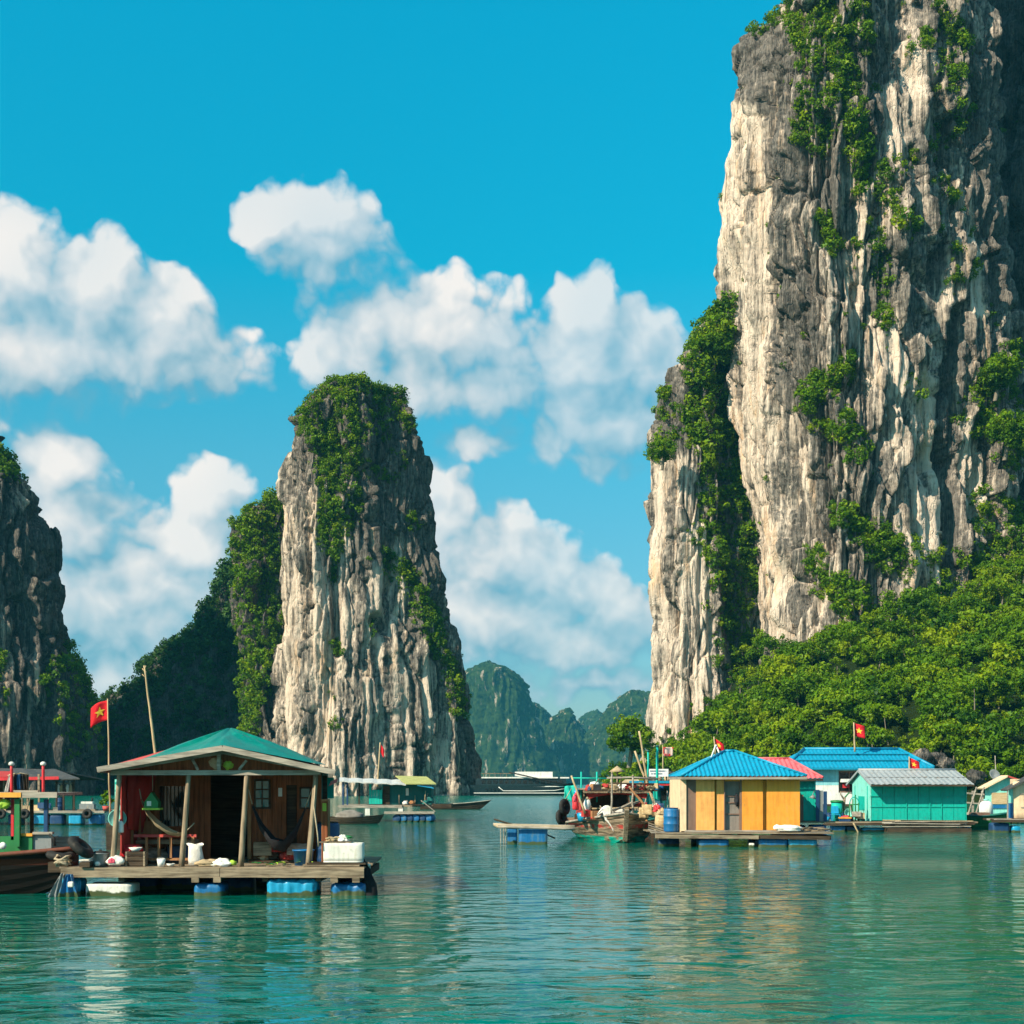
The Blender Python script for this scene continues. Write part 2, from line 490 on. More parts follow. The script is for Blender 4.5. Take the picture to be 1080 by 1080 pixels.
def karst(name, prof, Yc, aspect=0.8, rot=0.35, n=3.2, NA=500, NZ=500, seed=0, amp=1.0, block=1.0,
          cream=(), bias=0.0, mat=None, cleft=(), top_round=0.12, far=False, dark=()):
    """closed rock tower; prof = [(py, xl, xr), ...] from the foot upwards, in photo pixels at distance Yc"""
    prof = sorted(prof, key=lambda q: -q[0])
    zs = np.array([CAMH + (HY - q[0]) / F * Yc for q in prof])
    xl = np.array([(q[1] - CX) / F * Yc for q in prof]); xr = np.array([(q[2] - CX) / F * Yc for q in prof])
    ncap = max(6, NZ // 14)
    z = np.concatenate([np.linspace(-4.0, zs[-1], NZ - ncap)])
    L = np.interp(z, zs, xl); Rr = np.interp(z, zs, xr)
    cx = (L + Rr) / 2; a = (Rr - L) / 2
    # rounded cap
    tcap = np.linspace(0, 1, ncap + 1)[1:]
    capz = zs[-1] + a[-1] * top_round * np.sin(tcap * math.pi / 2) * 2
    cx = np.concatenate([cx, np.full(ncap, cx[-1])]); a2 = np.concatenate([a, a[-1] * np.cos(tcap * math.pi / 2) + 1e-3])
    z = np.concatenate([z, capz])
    sx, sy = superellipse(n, aspect, rot, NA)
    am = np.interp(zs[0] + 0.4 * (zs[-1] - zs[0]), z, a2)
    dep = 0.55 * a2 + 0.45 * am * np.minimum(1, a2 / (0.25 * am))
    X = cx[:, None] + a2[:, None] * sx[None]
    Y = Yc + dep[:, None] * sy[None]
    Z = np.repeat(z[:, None], NA, 1)
    # outward normals of the outline
    tx = np.roll(sx, -1) - np.roll(sx, 1); ty = np.roll(sy, -1) - np.roll(sy, 1)
    nx, ny = ty, -tx
    ln = np.hypot(nx, ny) + 1e-9; nx, ny = nx / ln, ny / ln
    # smooth the outline normals a little
    for _ in range(6):
        nx = (np.roll(nx, 1) + nx * 2 + np.roll(nx, -1)) / 4; ny = (np.roll(ny, 1) + ny * 2 + np.roll(ny, -1)) / 4
    V = np.stack([X.ravel(), Y.ravel(), Z.ravel()], 1).astype(np.float32)
    NX = np.repeat(nx[None], len(z), 0).ravel(); NY = np.repeat(ny[None], len(z), 0).ravel()
    px, py = project(V)
    cm = strokes(px, py, cream) if len(cream) else np.zeros(len(V), np.float32)
    cm = np.clip(cm, 0, 1)
    q1 = fbm(V / np.array([1.7, 1.7, 26], np.float32), 3, seed + 50); q2 = fbm(V / np.array([4.5, 4.5, 34], np.float32), 2, seed + 54)
    cm = np.clip(np.minimum(cm, 0.46) * (1.0 + 1.5 * q1 + 0.9 * q2) + 0.30 * q2 + 0.2 * q1, 0, 1)
    if len(dark): cm = cm - 0.75 * strokes(px, py, dark) * np.clip(1 + 1.5 * q1, 0, 1.4)
    s = 1.0 if not far else far
    p = V / s
    wv = np.stack([pnoise(p / 11, seed + 30), pnoise(p / 11, seed + 31), pnoise(p / 11, seed + 32) * 0.6], 1)
    pw = p + wv * 3.2
    def rid(sc, zsc, sd):
        return 1 - np.abs(pnoise(pw / np.array([sc, sc, zsc], np.float32), seed + sd)) * 2.6
    ps = p + wv * np.array([0.9, 0.9, 0.5], np.float32)
    def bil(sc, zsc, sd):
        return np.abs(pnoise(ps / np.array([sc, sc, zsc], np.float32), seed + sd)) * 2.6
    d = 2.6 * rid(11, 80, 1) + 1.5 * bil(5.2, 55, 2)
    d += 0.8 * pnoise(p / np.array([7, 7, 5], np.float32), seed + 6) * 2
    fine = (1.75 * bil(2.6, 75, 3) + 1.0 * bil(1.15, 55, 4)) * (1 + 0.15 * np.clip(cm, 0, 1)) + 0.30 * bil(0.6, 16, 5)
    d += fine
    # fractured blocks
    f1, f2, cid, ftl = voro3(pw / np.array([4.2, 4.2, 13.0], np.float32), seed)
    blk = (cid - 0.5) * 3.0 + ftl * 3.6 - 1.5 * np.exp(-((f2 - f1) / 0.06) ** 2)
    g1, g2, gid, gtl = voro3((p + wv * 1.6) / np.array([1.8, 1.8, 7.5], np.float32), seed + 3)
    blk2 = (gid - 0.5) * 1.3 + gtl * 2.0 - 0.75 * np.exp(-((g2 - g1) / 0.09) ** 2)
    cmp_ = np.clip(cm, 0, 1)
    rough = block * (1 - 0.86 * np.clip(cmp_ * 1.3, 0, 1))
    d += rough * (blk + blk2)
    d += 0.22 * rough * fbm(p / np.array([0.8, 0.8, 0.9], np.float32), 2, seed + 9) * 2
    d = (d - 2.6) * amp
    for (x0, y0, x1, y1, w, depth) in cleft:
        q = strokes(px, py, [(x0, y0, x1, y1, w)])
        d -= depth * sstep(q, 0.15, 0.9) * (NY < 0.35)
    fade = np.clip((z[-1] - Z.ravel()) / (abs(z[-1] - zs[-1]) + 1e-3), 0.25, 1)
    d *= s
    V[:, 0] += NX * d * fade; V[:, 1] += NY * d * fade
    V[:, 2] += (1 - fade) * d * 0.9 + 0.9 * s * amp * pnoise(p / np.array([3.0, 3.0, 30.], np.float32), seed + 14) * np.clip((Z.ravel() - 2) / 10, 0, 1)
    nz = len(z)
    I = np.arange(nz * NA).reshape(nz, NA)
    A = I[:-1]; B = I[1:]
    Fq = np.stack([A, np.roll(A, -1, 1), np.roll(B, -1, 1), B], -1).reshape(-1, 4)
    grid = V.reshape(nz, NA, 3)
    du = np.roll(grid, -1, 1) - np.roll(grid, 1, 1)
    dv = np.gradient(grid, axis=0)
    N = np.cross(du, dv).reshape(-1, 3); N /= np.linalg.norm(N, axis=1)[:, None] + 1e-9
    o = np_mesh(name, V, Fq, mat or ROCK_MAIN, {'cream': ('POINT', np.clip(cm + bias, -1, 1.2))})
    o['kind'] = 'structure'
    return o, V, N

# ------------------------------------------------------------------ foliage
def clump_template(rng, nleaf, leaf, squash=0.8):
    """unit clump: leaf blades on the shells of a few small lobes"""
    k = 7
    lob = rng.normal(size=(k, 3)); lob /= np.linalg.norm(lob, axis=1)[:, None]
    lob *= rng.uniform(0.25, 0.68, (k, 1)); lob[:, 2] *= squash
    lr = rng.uniform(0.30, 0.56, k)
    which = rng.integers(0, k, nleaf)
    dirs = rng.normal(size=(nleaf, 3)); dirs[:, 2] += 0.25
    dirs /= np.linalg.norm(dirs, axis=1)[:, None]
    c = lob[which] + dirs * (lr[which] * rng.uniform(0.78, 1.08, nleaf))[:, None]
    nrm = dirs + rng.normal(size=(nleaf, 3)) * 0.42
    nrm /= np.linalg.norm(nrm, axis=1)[:, None]
    ref = rng.normal(size=(nleaf, 3))
    t1 = np.cross(nrm, ref); t1 /= np.linalg.norm(t1, axis=1)[:, None]
    t2 = np.cross(nrm, t1)
    sz = leaf * rng.uniform(0.6, 1.35, nleaf)[:, None]
    q = np.stack([c - t1 * sz * 0.9 - t2 * sz * 0.6, c + t2 * sz * 0.75, c + t1 * sz * 1.0 - t2 * sz * 0.35], 1)   # n,3,3
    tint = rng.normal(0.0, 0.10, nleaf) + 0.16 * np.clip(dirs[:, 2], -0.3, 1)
    return q, tint

def foliage(name, C, rad, seed, mat, nleaf=90, leaf=0.20, tintc=None, parent=None, label=None, kind='stuff', cat=None, ntemp=8):
    rng = np.random.default_rng(seed)
    temps = [clump_template(rng, nleaf, leaf) for _ in range(ntemp)]
    n = len(C)
    which = rng.integers(0, ntemp, n); ang = rng.uniform(0, 2 * math.pi, n)
    Q, T = [], []
    tc = np.clip(rng.normal(0.5, 0.17, n), 0, 1) if tintc is None else tintc
    for k in range(ntemp):
        idx = np.where(which == k)[0]
        if not len(idx): continue
        q, ti = temps[k]
        ca, sa = np.cos(ang[idx])[:, None, None], np.sin(ang[idx])[:, None, None]
        x, y = q[None, ..., 0], q[None, ..., 1]
        r = rad[idx][:, None, None]
        P = np.stack([(x * ca - y * sa) * r, (x * sa + y * ca) * r, np.broadcast_to(q[None, ..., 2], (len(idx),) + q.shape[:2]) * r], -1)
        P = P + C[idx][:, None, None, :]
        Q.append(P.reshape(-1, 3)); T.append((tc[idx][:, None] + ti[None]).ravel())
    V = np.concatenate(Q); T = np.clip(np.concatenate(T), 0, 1)
    Fq = np.arange(len(V), dtype=np.int32).reshape(-1, 3)
    o = np_mesh(name, V, Fq, mat, {'tint': ('FACE', T)}, parent=parent)
    tag(o, label, cat, None, kind)
    return o

def veg_points(V, N, segs, seed, base=0.0, per=1.0, r_lo=0.5, r_hi=1.1, ledge=0.25, nscale=5.0, lift=0.55, front=True):
    """choose clump centres on a rock surface: along the strokes, on ledges and in noisy patches"""
    rng = np.random.default_rng(seed)
    px, py = project(V)
    st = strokes(px, py, segs) if len(segs) else np.zeros(len(V), np.float32)
    if front: st = st * (N[:, 1] < 0.45)
    nz = fbm(V / nscale, 3, seed) * 1.2
    m = st * 1.85 + nz * 0.85 + base + ledge * np.clip(N[:, 2], -0.6, 1.0)
    m = np.where(V[:, 2] < 1.2, 0, m)
    prob = sstep(m, 0.42, 0.95) * per
    pick = rng.random(len(V)) < prob
    st = st[pick]
    rad = (r_lo + (r_hi - r_lo) * rng.random(pick.sum()) ** 2.2) * (0.6 + 0.6 * np.clip(st, 0, 1))
    Np = N[pick].copy(); Np[:, 2] += 0.35
    C = V[pick] + Np * (lift * rad)[:, None]
    return C, rad

# ------------------------------------------------------------------ water
def mat_water():
    m, t, out = new_mat('sea_water')
    P = pos(t)
    h1 = t.noise(t.v('MULTIPLY', P, (0.72, 1.15, 1.0)), 1.05, 2, 0.5, dist=0.5)
    h2 = t.noise(t.v('MULTIPLY', P, (0.8, 1.2, 1.0)), 1.9, 4, 0.6, dist=0.6)
    h3 = t.noise(P, 0.10, 2, 0.5)
    # wind ruffles the water in long bands: smooth between 20 and 36 m and near the houses
    s = t.sep(P)
    yy = t.m('ADD', s[1], t.m('MULTIPLY', t.m('SUBTRACT', t.noise(t.v('MULTIPLY', P, (0.35, 1.0, 1.0)), 0.16, 3, 0.55), 0.5), 9.0))
    ruf = t.ramp(t.m('DIVIDE', yy, 100.0), [(0.175, 1.0), (0.215, 0.10), (0.33, 0.12), (0.40, 0.80), (0.54, 0.7), (0.62, 0.12), (0.80, 0.25), (1.0, 0.6)])
    b1 = t.node('ShaderNodeBump'); b1.inputs['Distance'].default_value = 0.30
    t.l.new(t.m('MULTIPLY_ADD', ruf, 0.42, 0.26), b1.inputs['Strength']); t.l.new(h1, b1.inputs['Height'])
    n1 = b1.outputs[0]
    b2 = t.node('ShaderNodeBump'); b2.inputs['Distance'].default_value = 0.12
    t.l.new(t.m('MULTIPLY_ADD', ruf, 0.60, 0.05), b2.inputs['Strength']); t.l.new(h2, b2.inputs['Height']); t.l.new(n1, b2.inputs['Normal'])
    col = t.mix(t.noise(P, 0.05, 3, 0.5), (0.000, 0.098, 0.066), (0.000, 0.135, 0.102))
    far = t.step(s[1], 60.0, 220.0)          # roughness rises with distance, smearing far reflections
    principled(t, out, col, t.m('MULTIPLY_ADD', far, 0.16, 0.022), 0.5, normal=b2.outputs[0], IOR=1.33)
    return m
WATER = mat_water()
def make_water():
    ys = np.concatenate([[-60, -20], np.geomspace(8, 2600, 40)])
    xs = np.array([-2600, -900, -300, -120, -60, -30, -10, 10, 30, 60, 120, 300, 900, 2600.])
    V = np.array([(x, y, 0.0) for y in ys for x in xs]); w = len(xs)
    Fq = np.array([(j * w + i, j * w + i + 1, (j + 1) * w + i + 1, (j + 1) * w + i) for j in range(len(ys) - 1) for i in range(w - 1)])
    o = np_mesh('water', V, Fq, WATER)
    tag(o, 'rippled teal green bay water in the foreground', None, None, 'structure')
make_water()

# ------------------------------------------------------------------ the great cliff on the right
Y_R = 262.0
R1_CREAM = (poly((788, 130), (786, 320), (806, 480), (826, 660), w=19)
            + poly((898, 190), (902, 270), w=10) + poly((960, 60), (965, 140), w=14) + poly((935, 95), (945, 170), w=9)
            + poly((905, 300), (940, 400), w=18) + poly((972, 420), (978, 540), (985, 620), w=26) + poly((955, 440), (958, 560), w=16)
            + poly((990, 300), (1003, 400), w=9) + poly((1022, 450), (1038, 560), w=10) + poly((850, 480), (880, 640), w=14) + poly((1010, 180), (1030, 330), w=8))
r1, V1, N1 = karst('cliff', [(845, 807, 1110), (640, 807, 1068), (560, 803, 1062), (480, 796, 1058), (400, 789, 1054), (330, 784, 1050), (250, 780, 1046),
                             (150, 781, 1040), (100, 784, 1036), (60, 792, 1030), (30, 809, 1024), (5, 839, 1018), (-30, 877, 1020), (-80, 917, 1026), (-160, 938, 1024), (-240, 958, 1010)],  # unseen top raised above the frame so it shades the shoulder behind
                   Y_R, aspect=0.75, rot=0.38, n=3.4, NA=480, NZ=660, seed=1, amp=0.95, block=0.72, cream=R1_CREAM, dark=poly((812, 50), (838, 190), w=20) + poly((838, 290), (852, 420), w=16) + poly((872, 190), (878, 260), w=10) + poly((868, 430), (862, 560), w=12) + poly((1002, 330), (1002, 600), w=10) + poly((1030, 60), (1042, 320), w=12) + poly((905, 60), (915, 160), w=10) + poly((935, 260), (925, 320), w=9), bias=0.27,
                   cleft=[(1006, 330, 1000, 640, 9, 4.0), (872, 130, 868, 250, 10, 2.5), (868, 430, 875, 580, 8, 2.5), (1000, 150, 1010, 220, 8, 2.0), (996, 170, 998, 176, 9, 4.5), (905, 300, 893, 440, 7, 2.0)])
r1['label'] = 'tall pale limestone cliff wall streaked grey at the right'
r2, V2, N2 = karst('cliff_buttress', [(845, 683, 830), (760, 693, 815), (640, 695, 812), (560, 694, 808), (480, 695, 800), (430, 705, 798), (395, 711, 796), (370, 733, 796), (340, 756, 796), (320, 769, 794)],
                   Y_R + 6, aspect=0.7, rot=0.30, n=3.0, NA=230, NZ=340, seed=2, amp=0.7, block=0.8,
                   cream=poly((705, 500), (712, 600), (712, 700), (716, 830), w=26) + poly((735, 560), (740, 780), w=12), dark=poly((708, 395), (714, 470), w=12) + poly((760, 500), (785, 700), w=12), bias=0.30,
                   cleft=[(770, 380, 800, 720, 26, 5.0)])
r2['label'] = 'lower pale rock buttress on the left flank of the great cliff'
r3, V3, N3 = karst('cliff_shoulder', [(845, 1010, 1420), (500, 1020, 1400), (200, 1030, 1370), (-20, 1040, 1330), (-90, 1090, 1280)],
                   Y_R + 34, aspect=0.6, rot=0.2, n=3.0, NA=140, NZ=210, seed=3, amp=0.8, bias=-0.1, mat=ROCK_DARK)
r3['label'] = 'shaded dark rock shoulder at the right picture edge'

R1_VEG = (poly((835, 12), (800, 28), w=10) + poly((868, 8), (880, 40), w=17) + poly((905, 15), (908, 50), w=12) + poly((855, 95), (848, 150), w=13)
          + poly((895, 75), (880, 110), w=9) + poly((898, 122), (906, 165), (912, 200), w=12) + poly((915, 192), (950, 178), (985, 155), (1012, 120), w=12)
          + poly((1012, 120), (1008, 75), (1012, 45), (1000, 15), w=9) + poly((985, 5), (975, 50), w=9) + poly((965, 45), (960, 60), w=8)
          + poly((935, 210), (955, 240), w=10) + poly((925, 240), (932, 300), w=9) + poly((872, 228), (880, 265), w=8) + poly((990, 190), (1000, 205), w=8)
          + poly((1010, 270), (1020, 285), (1000, 305), w=8) + poly((928, 330), (938, 345), w=8) + poly((882, 395), (858, 412), (848, 425), w=15)
          + poly((895, 375), (892, 395), w=9) + poly((862, 450), (890, 455), w=9) + poly((895, 445), (905, 480), w=10) + poly((890, 545), (905, 560), w=13)
          + poly((925, 565), (950, 590), w=22) + poly((858, 585), (865, 600), w=11) + poly((1070, 375), (1050, 400), (1020, 440), w=18)
          + poly((1030, 440), (1075, 480), w=18) + poly((1075, 400), (1078, 480), w=14) + poly((1040, 520), (1030, 560), w=11) + poly((1060, 540), (1075, 600), w=16)
          + poly((1000, 600), (1080, 590), w=24) + poly((880, 620), (905, 640), w=18) + poly((850, 60), (860, 75), w=7) + poly((960, 400), (965, 418), w=7)
          + poly((905, 260), (908, 268), w=6) + poly((985, 230), (990, 240), w=6) + poly((870, 40), (905, 100), w=11) + poly((840, 30), (858, 60), w=9)
          + poly((940, 180), (960, 250), w=8) + poly((990, 60), (1000, 110), w=8) + poly((880, 130), (860, 160), w=8))
R2_VEG = (poly((765, 335), (742, 368), (748, 410), w=22) + poly((702, 462), (690, 485), w=11) + poly((704, 415), (700, 440), w=7) + poly((735, 430), (752, 490), (758, 540), w=20)
          + poly((770, 420), (785, 500), (792, 570), w=18) + poly((745, 560), (770, 600), (765, 640), w=18) + poly((770, 650), (778, 700), w=20) + poly((785, 580), (796, 640), w=13))
C1, rad1 = veg_points(V1, N1, R1_VEG, 11, base=0.06, per=0.105, r_lo=0.30, r_hi=1.6, ledge=0.42)
C2, rad2 = veg_points(V2, N2, R2_VEG, 12, base=-0.05, per=0.075, r_lo=0.4, r_hi=1.9)
C3, rad3 = veg_points(V3, N3, [], 13, base=0.12, per=0.034, r_lo=0.6, r_hi=1.5)
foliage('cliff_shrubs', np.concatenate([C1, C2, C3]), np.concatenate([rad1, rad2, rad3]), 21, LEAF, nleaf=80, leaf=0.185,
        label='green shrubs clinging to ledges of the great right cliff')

# jungle slope at the foot of the great cliff
def make_slope():
    # ridge line of the slope in pixels at the cliff face
    tops = [(640, 838), (690, 815), (720, 785), (750, 752), (795, 702), (840, 672), (875, 632), (915, 605), (950, 606), (985, 594), (1030, 575), (1080, 558), (1200, 545), (1400, 640), (1600, 800)]
    nx, ny = 190, 90
    pxs = np.linspace(640, 1600, nx)
    top = np.interp(pxs, [q[0] for q in tops], [q[1] for q in tops])
    ztop = CAMH + (HY - top) / F * Y_R
    xw = (pxs - CX) / F * Y_R
    t = np.linspace(0, 1, ny)
    y0 = 186 + 6 * np.sin(xw / 13.0) + 2.5 * np.sin(xw / 4.1 + 1)
    y0 = np.maximum(y0, 230 - (pxs - 640) * 0.5)
    Yw = y0[None] + (Y_R + 4 - y0)[None] * t[:, None]
    Zw = -1.5 + (ztop[None] + 1.5) * (t[:, None] ** 0.72)
    Xw = xw[None] * (0.985 + 0.015 * t[:, None])
    V = np.stack([Xw.ravel(), Yw.ravel(), Zw.ravel()], 1).astype(np.float32)
    V[:, 2] += (3.0 * pnoise(V / 6.0, 40) + 6.0 * pnoise(V / 17.0, 41)) * np.clip(np.repeat(t, nx) * 4, 0, 1)
    I = np.arange(nx * ny).reshape(ny, nx)
    Fq = np.stack([I[:-1, :-1], I[:-1, 1:], I[1:, 1:], I[1:, :-1]], -1).reshape(-1, 4)
    o = np_mesh('hillside', V, Fq, SOIL)
    tag(o, 'steep wooded slope at the foot of the great right cliff', None, None, 'structure')
    g = V.reshape(ny, nx, 3)
    N = np.cross(np.gradient(g, axis=1), np.gradient(g, axis=0)).reshape(-1, 3); N /= np.linalg.norm(N, axis=1)[:, None] + 1e-9
    return V, N
VS, NS = make_slope()
def mat_bark():
    m, t, out = new_mat('tree_bark')
    P = pos(t)
    principled(t, out, t.mix(t.noise(t.v('MULTIPLY', P, (4, 4, 0.8)), 1.5, 4, 0.6), (0.09, 0.075, 0.06), (0.30, 0.26, 0.21)), 0.95, 0.1)
    return m
BARK = mat_bark()

def slope_foliage():
    rng = np.random.default_rng(5)
    px, py = project(VS)
    ok = (VS[:, 2] > 0.4) & (px < 1180)
    idx = rng.choice(np.where(ok)[0], 900)
    C, rad, tc, trunks = [], [], [], []
    for i in idx:                                   # crowns made of several leaf clumps each
        big = 1.5 + 2.3 * rng.random() ** 1.7
        c0 = VS[i] + np.array([0, 0, big * 0.55]) + rng.normal(size=3) * 0.5
        tone = np.clip(rng.normal(0.44, 0.24), 0.0, 1)
        tall = rng.random() < 0.16
        if tall: c0[2] += 1.0 + 1.6 * rng.random(); big *= 0.8; trunks.append((VS[i], c0, 0.10 + 0.06 * rng.random()))
        n = int(4 + big * 2.2)
        for _ in range(n):
            d = rng.normal(size=3); d[2] = abs(d[2]) * 0.9 - 0.25; d[1] -= 0.35
            d /= np.linalg.norm(d)
            r = big * rng.uniform(0.30, 0.52)
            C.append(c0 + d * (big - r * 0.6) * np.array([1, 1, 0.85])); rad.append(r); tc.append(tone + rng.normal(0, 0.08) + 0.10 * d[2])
    C = np.array(C); rad = np.array(rad); tc = np.clip(np.array(tc), 0, 1)
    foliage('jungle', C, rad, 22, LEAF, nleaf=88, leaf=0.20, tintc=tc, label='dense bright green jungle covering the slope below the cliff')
    V, Fq = [], []
    for (a, b, r) in trunks:
        a = np.array(a) - np.array([0, 0, 0.5]); k = len(V)
        lean = rng.normal(size=3) * 0.25
        for lv, (q, rr) in enumerate(((a, r), ((a + b) / 2 + lean, r * 0.75), (b + lean * 0.5, r * 0.4))):
            for m_ in range(5):
                an = m_ * 2 * math.pi / 5
                V.append(q + np.array([math.cos(an) * rr, math.sin(an) * rr, 0]))
        for lv in range(2):
            for m_ in range(5): Fq.append((k + lv * 5 + m_, k + lv * 5 + (m_ + 1) % 5, k + lv * 5 + 5 + (m_ + 1) % 5, k + lv * 5 + 5 + m_))
    o = np_mesh('jungle_trunks', np.array(V), np.array(Fq), BARK)
    tag(o, 'thin pale trunks showing among the jungle crowns', None, None, 'stuff')
slope_foliage()

def lone_tree(px, py, Y, r, seed, label, deep=False):
    c = at(px, py, Y)
    rng = np.random.default_rng(seed)
    root = empty('tree', c - Vector((0, -1.2, r * 1.1)), 0, label, 'tree', None)
    n = int(26 + r * 6)
    d = rng.normal(size=(n, 3)); d /= np.linalg.norm(d, axis=1)[:, None]
    C = d * (r * rng.uniform(0.35, 0.8, (n, 1))) * np.array([1, 0.8, 0.8]) + np.array([0, -1.2, r * 1.1])
    tc = np.clip(rng.normal(0.40, 0.14, n) + 0.16 * d[:, 2], 0, 1)
    foliage('crown', C, r * rng.uniform(0.22, 0.40, n), seed, LEAF, nleaf=120, leaf=0.17, tintc=tc, parent=root, kind=None)
    V, Fq = [], []
    def limb(p, q, r0, r1):
        k = len(V)
        for (w_, rr) in ((p, r0), (q, r1)):
            for m_ in range(6): V.append(np.array(w_) + np.array([math.cos(m_ * math.pi / 3) * rr, math.sin(m_ * math.pi / 3) * rr, 0]))
        for m_ in range(6): Fq.append((k + m_, k + (m_ + 1) % 6, k + 6 + (m_ + 1) % 6, k + 6 + m_))
    mid = (0.1 * r, -0.7, r * 0.75)
    limb((0, 0, 0), mid, 0.09 * r, 0.07 * r)
    for k in range(5):
        a = k * 1.3 + seed
        limb(mid, (math.cos(a) * r * 0.55, -1.0 + 0.4 * math.sin(a) * r, r * (1.1 + 0.25 * math.sin(a * 2))), 0.05 * r, 0.02 * r)
    np_mesh('trunk', np.array(V), np.array(Fq), BARK, parent=root)
for a in ((904, 512, 246, 4.2, 61, 'round dark green tree growing from the middle of the right cliff'),
          (664, 778, 236, 4.6, 62, 'bushy tree at the water line left of the great cliff'),
          (699, 474, 256, 3.2, 63, 'tree overhanging the left edge of the rock buttress'),
          (752, 366, 262, 4.6, 64, 'leafy tree on top of the rock buttress'),
          (862, 592, 247, 2.8, 65, 'small tree beside the pale slab above the jungle'),
          (1052, 392, 246, 4.4, 66, 'upper one of the trees at the right edge of the cliff'),
          (1062, 452, 244, 4.8, 67, 'lower one of the trees at the right edge of the cliff'),
          (930, 575, 243, 4.4, 68, 'broad tree where the jungle climbs highest up the cliff')):
    lone_tree(*a)
def boulder(px, py, Y, r, seed, label):
    rng = np.random.default_rng(seed)
    nu, nv = 28, 18
    th = np.linspace(0, math.pi, nv)[:, None]; ph = np.linspace(0, 2 * math.pi, nu, endpoint=False)[None]
    A = np.stack([np.sin(th) * np.cos(ph), np.sin(th) * np.sin(ph), np.cos(th) * np.ones_like(ph)], -1).reshape(-1, 3)
    _, _, cid, tl = voro3(A * 1.6 + seed, seed)
    V = A * (1 + 0.35 * tl + 0.18 * (cid - 0.5) + 0.2 * pnoise(A * 2.5, seed))[:, None] * np.array([r, r * 0.8, r * 0.75])
    I = np.arange(nu * nv).reshape(nv, nu)
    Fq = np.stack([I[:-1], I[1:], np.roll(I[1:], -1, 1), np.roll(I[:-1], -1, 1)], -1).reshape(-1, 4)
    o = np_mesh('boulder', V, Fq, ROCK_DARK, {'cream': ('POINT', np.zeros(len(V)))})
    o.location = at(px, py, Y)
    tag(o, label, 'boulder', 'boulders at the foot of the jungle slope')
for k, a in enumerate(((972, 800, 182, 1.5, 'left dark boulder behind the long blue roof'), (986, 803, 183, 1.6, 'largest dark boulder at the jungle foot'), (998, 806, 181, 1.1, 'right dark boulder above the grey shed roof'), (700, 824, 205, 2.2, 'pale boulder at the foot of the great cliff'), (1030, 819, 180, 1.2, 'boulder in shade behind the cabins'))):
    boulder(a[0], a[1], a[2], a[3], 70 + k, a[4])

# ------------------------------------------------------------------ the karst tower in the middle
Y_M = 300.0
K2_CREAM = (poly((306, 540), (312, 840), w=9) + poly((335, 520), (345, 840), w=8) + poly((362, 560), (368, 840), w=10) + poly((395, 600), (392, 700), w=9)
            + poly((420, 600), (425, 840), w=8) + poly((385, 690), (400, 820), w=10) + poly((447, 700), (460, 830), w=8) + poly((414, 480), (427, 600), w=5) + poly((470, 760), (480, 830), w=8))
k2, W2, M2 = karst('karst_tower', [(845, 282, 498), (790, 292, 492), (750, 298, 484), (700, 300, 478), (660, 302, 470), (620, 303, 458), (580, 304, 450), (540, 306, 446), (500, 309, 443), (472, 313, 438), (442, 320, 431), (427, 336, 422), (420, 351, 414)],
                   Y_M, aspect=0.8, rot=0.42, n=3.2, NA=360, NZ=390, seed=5, amp=0.66, block=0.75, mat=ROCK_MID, cream=K2_CREAM, dark=poly((340, 440), (420, 450), (425, 540), w=30) + poly((440, 470), (448, 640), w=10) + poly((488, 770), (500, 840), w=9) + poly((375, 540), (378, 600), w=12), bias=0.25, top_round=0.02,
                   cleft=[(396, 655, 400, 662, 9, 4.0), (352, 600, 356, 690, 5, 2.0), (328, 560, 332, 640, 4, 1.5)])
k2['label'] = 'flat topped limestone tower island in the middle of the bay'
k2b, W2b, M2b = karst('karst_shoulder', [(845, 257, 330), (760, 261, 330), (700, 263, 330), (640, 259, 330), (590, 258, 330), (569, 258, 330), (552, 265, 325), (538, 273, 322), (528, 289, 320), (521, 301, 318)],
                      Y_M + 6, aspect=0.6, rot=0.4, n=2.8, NA=180, NZ=250, seed=6, amp=0.75, bias=0.1, top_round=0.04, mat=ROCK_DARK)
k2b['label'] = 'lower green shoulder on the left of the middle karst tower'
K2_VEG = (poly((318, 428), (340, 412), (400, 405), (436, 420), w=11) + poly((325, 440), (345, 470), (352, 520), (350, 575), w=17) + poly((365, 420), (372, 490), w=17)
          + poly((395, 425), (402, 455), w=12) + poly((420, 430), (430, 450), w=8) + poly((385, 495), (412, 505), w=9) + poly((400, 592), (425, 605), (440, 630), (452, 660), w=15)
          + poly((455, 660), (472, 700), (485, 750), w=12) + poly((375, 500), (378, 545), w=8) + poly((352, 590), (350, 610), w=6) + poly((418, 480), (425, 490), w=6) + poly((433, 545), (437, 555), w=6)
          + poly((352, 765), (360, 762), w=6) + poly((395, 655), (396, 670), w=5) + poly((355, 680), (358, 690), w=6) + poly((345, 450), (360, 560), w=12))
K2B_VEG = (poly((262, 515), (262, 600), (270, 680), w=20) + poly((290, 505), (285, 570), (292, 640), w=18) + poly((270, 700), (258, 770), w=16) + poly((255, 780), (262, 830), w=10) + poly((290, 660), (280, 740), w=12))
Ca, ra = veg_points(W2, M2, K2_VEG, 15, base=-0.12, per=0.10, r_lo=0.3, r_hi=1.25, ledge=0.4)
Cb, rb = veg_points(W2b, M2b, K2B_VEG, 16, base=-0.14, per=0.11, r_lo=0.3, r_hi=1.5)
foliage('karst_shrubs', np.concatenate([Ca, Cb]), np.concatenate([ra, rb]), 23, LEAF, nleaf=66, leaf=0.20, label='green shrubs over the top and ledges of the middle karst tower')

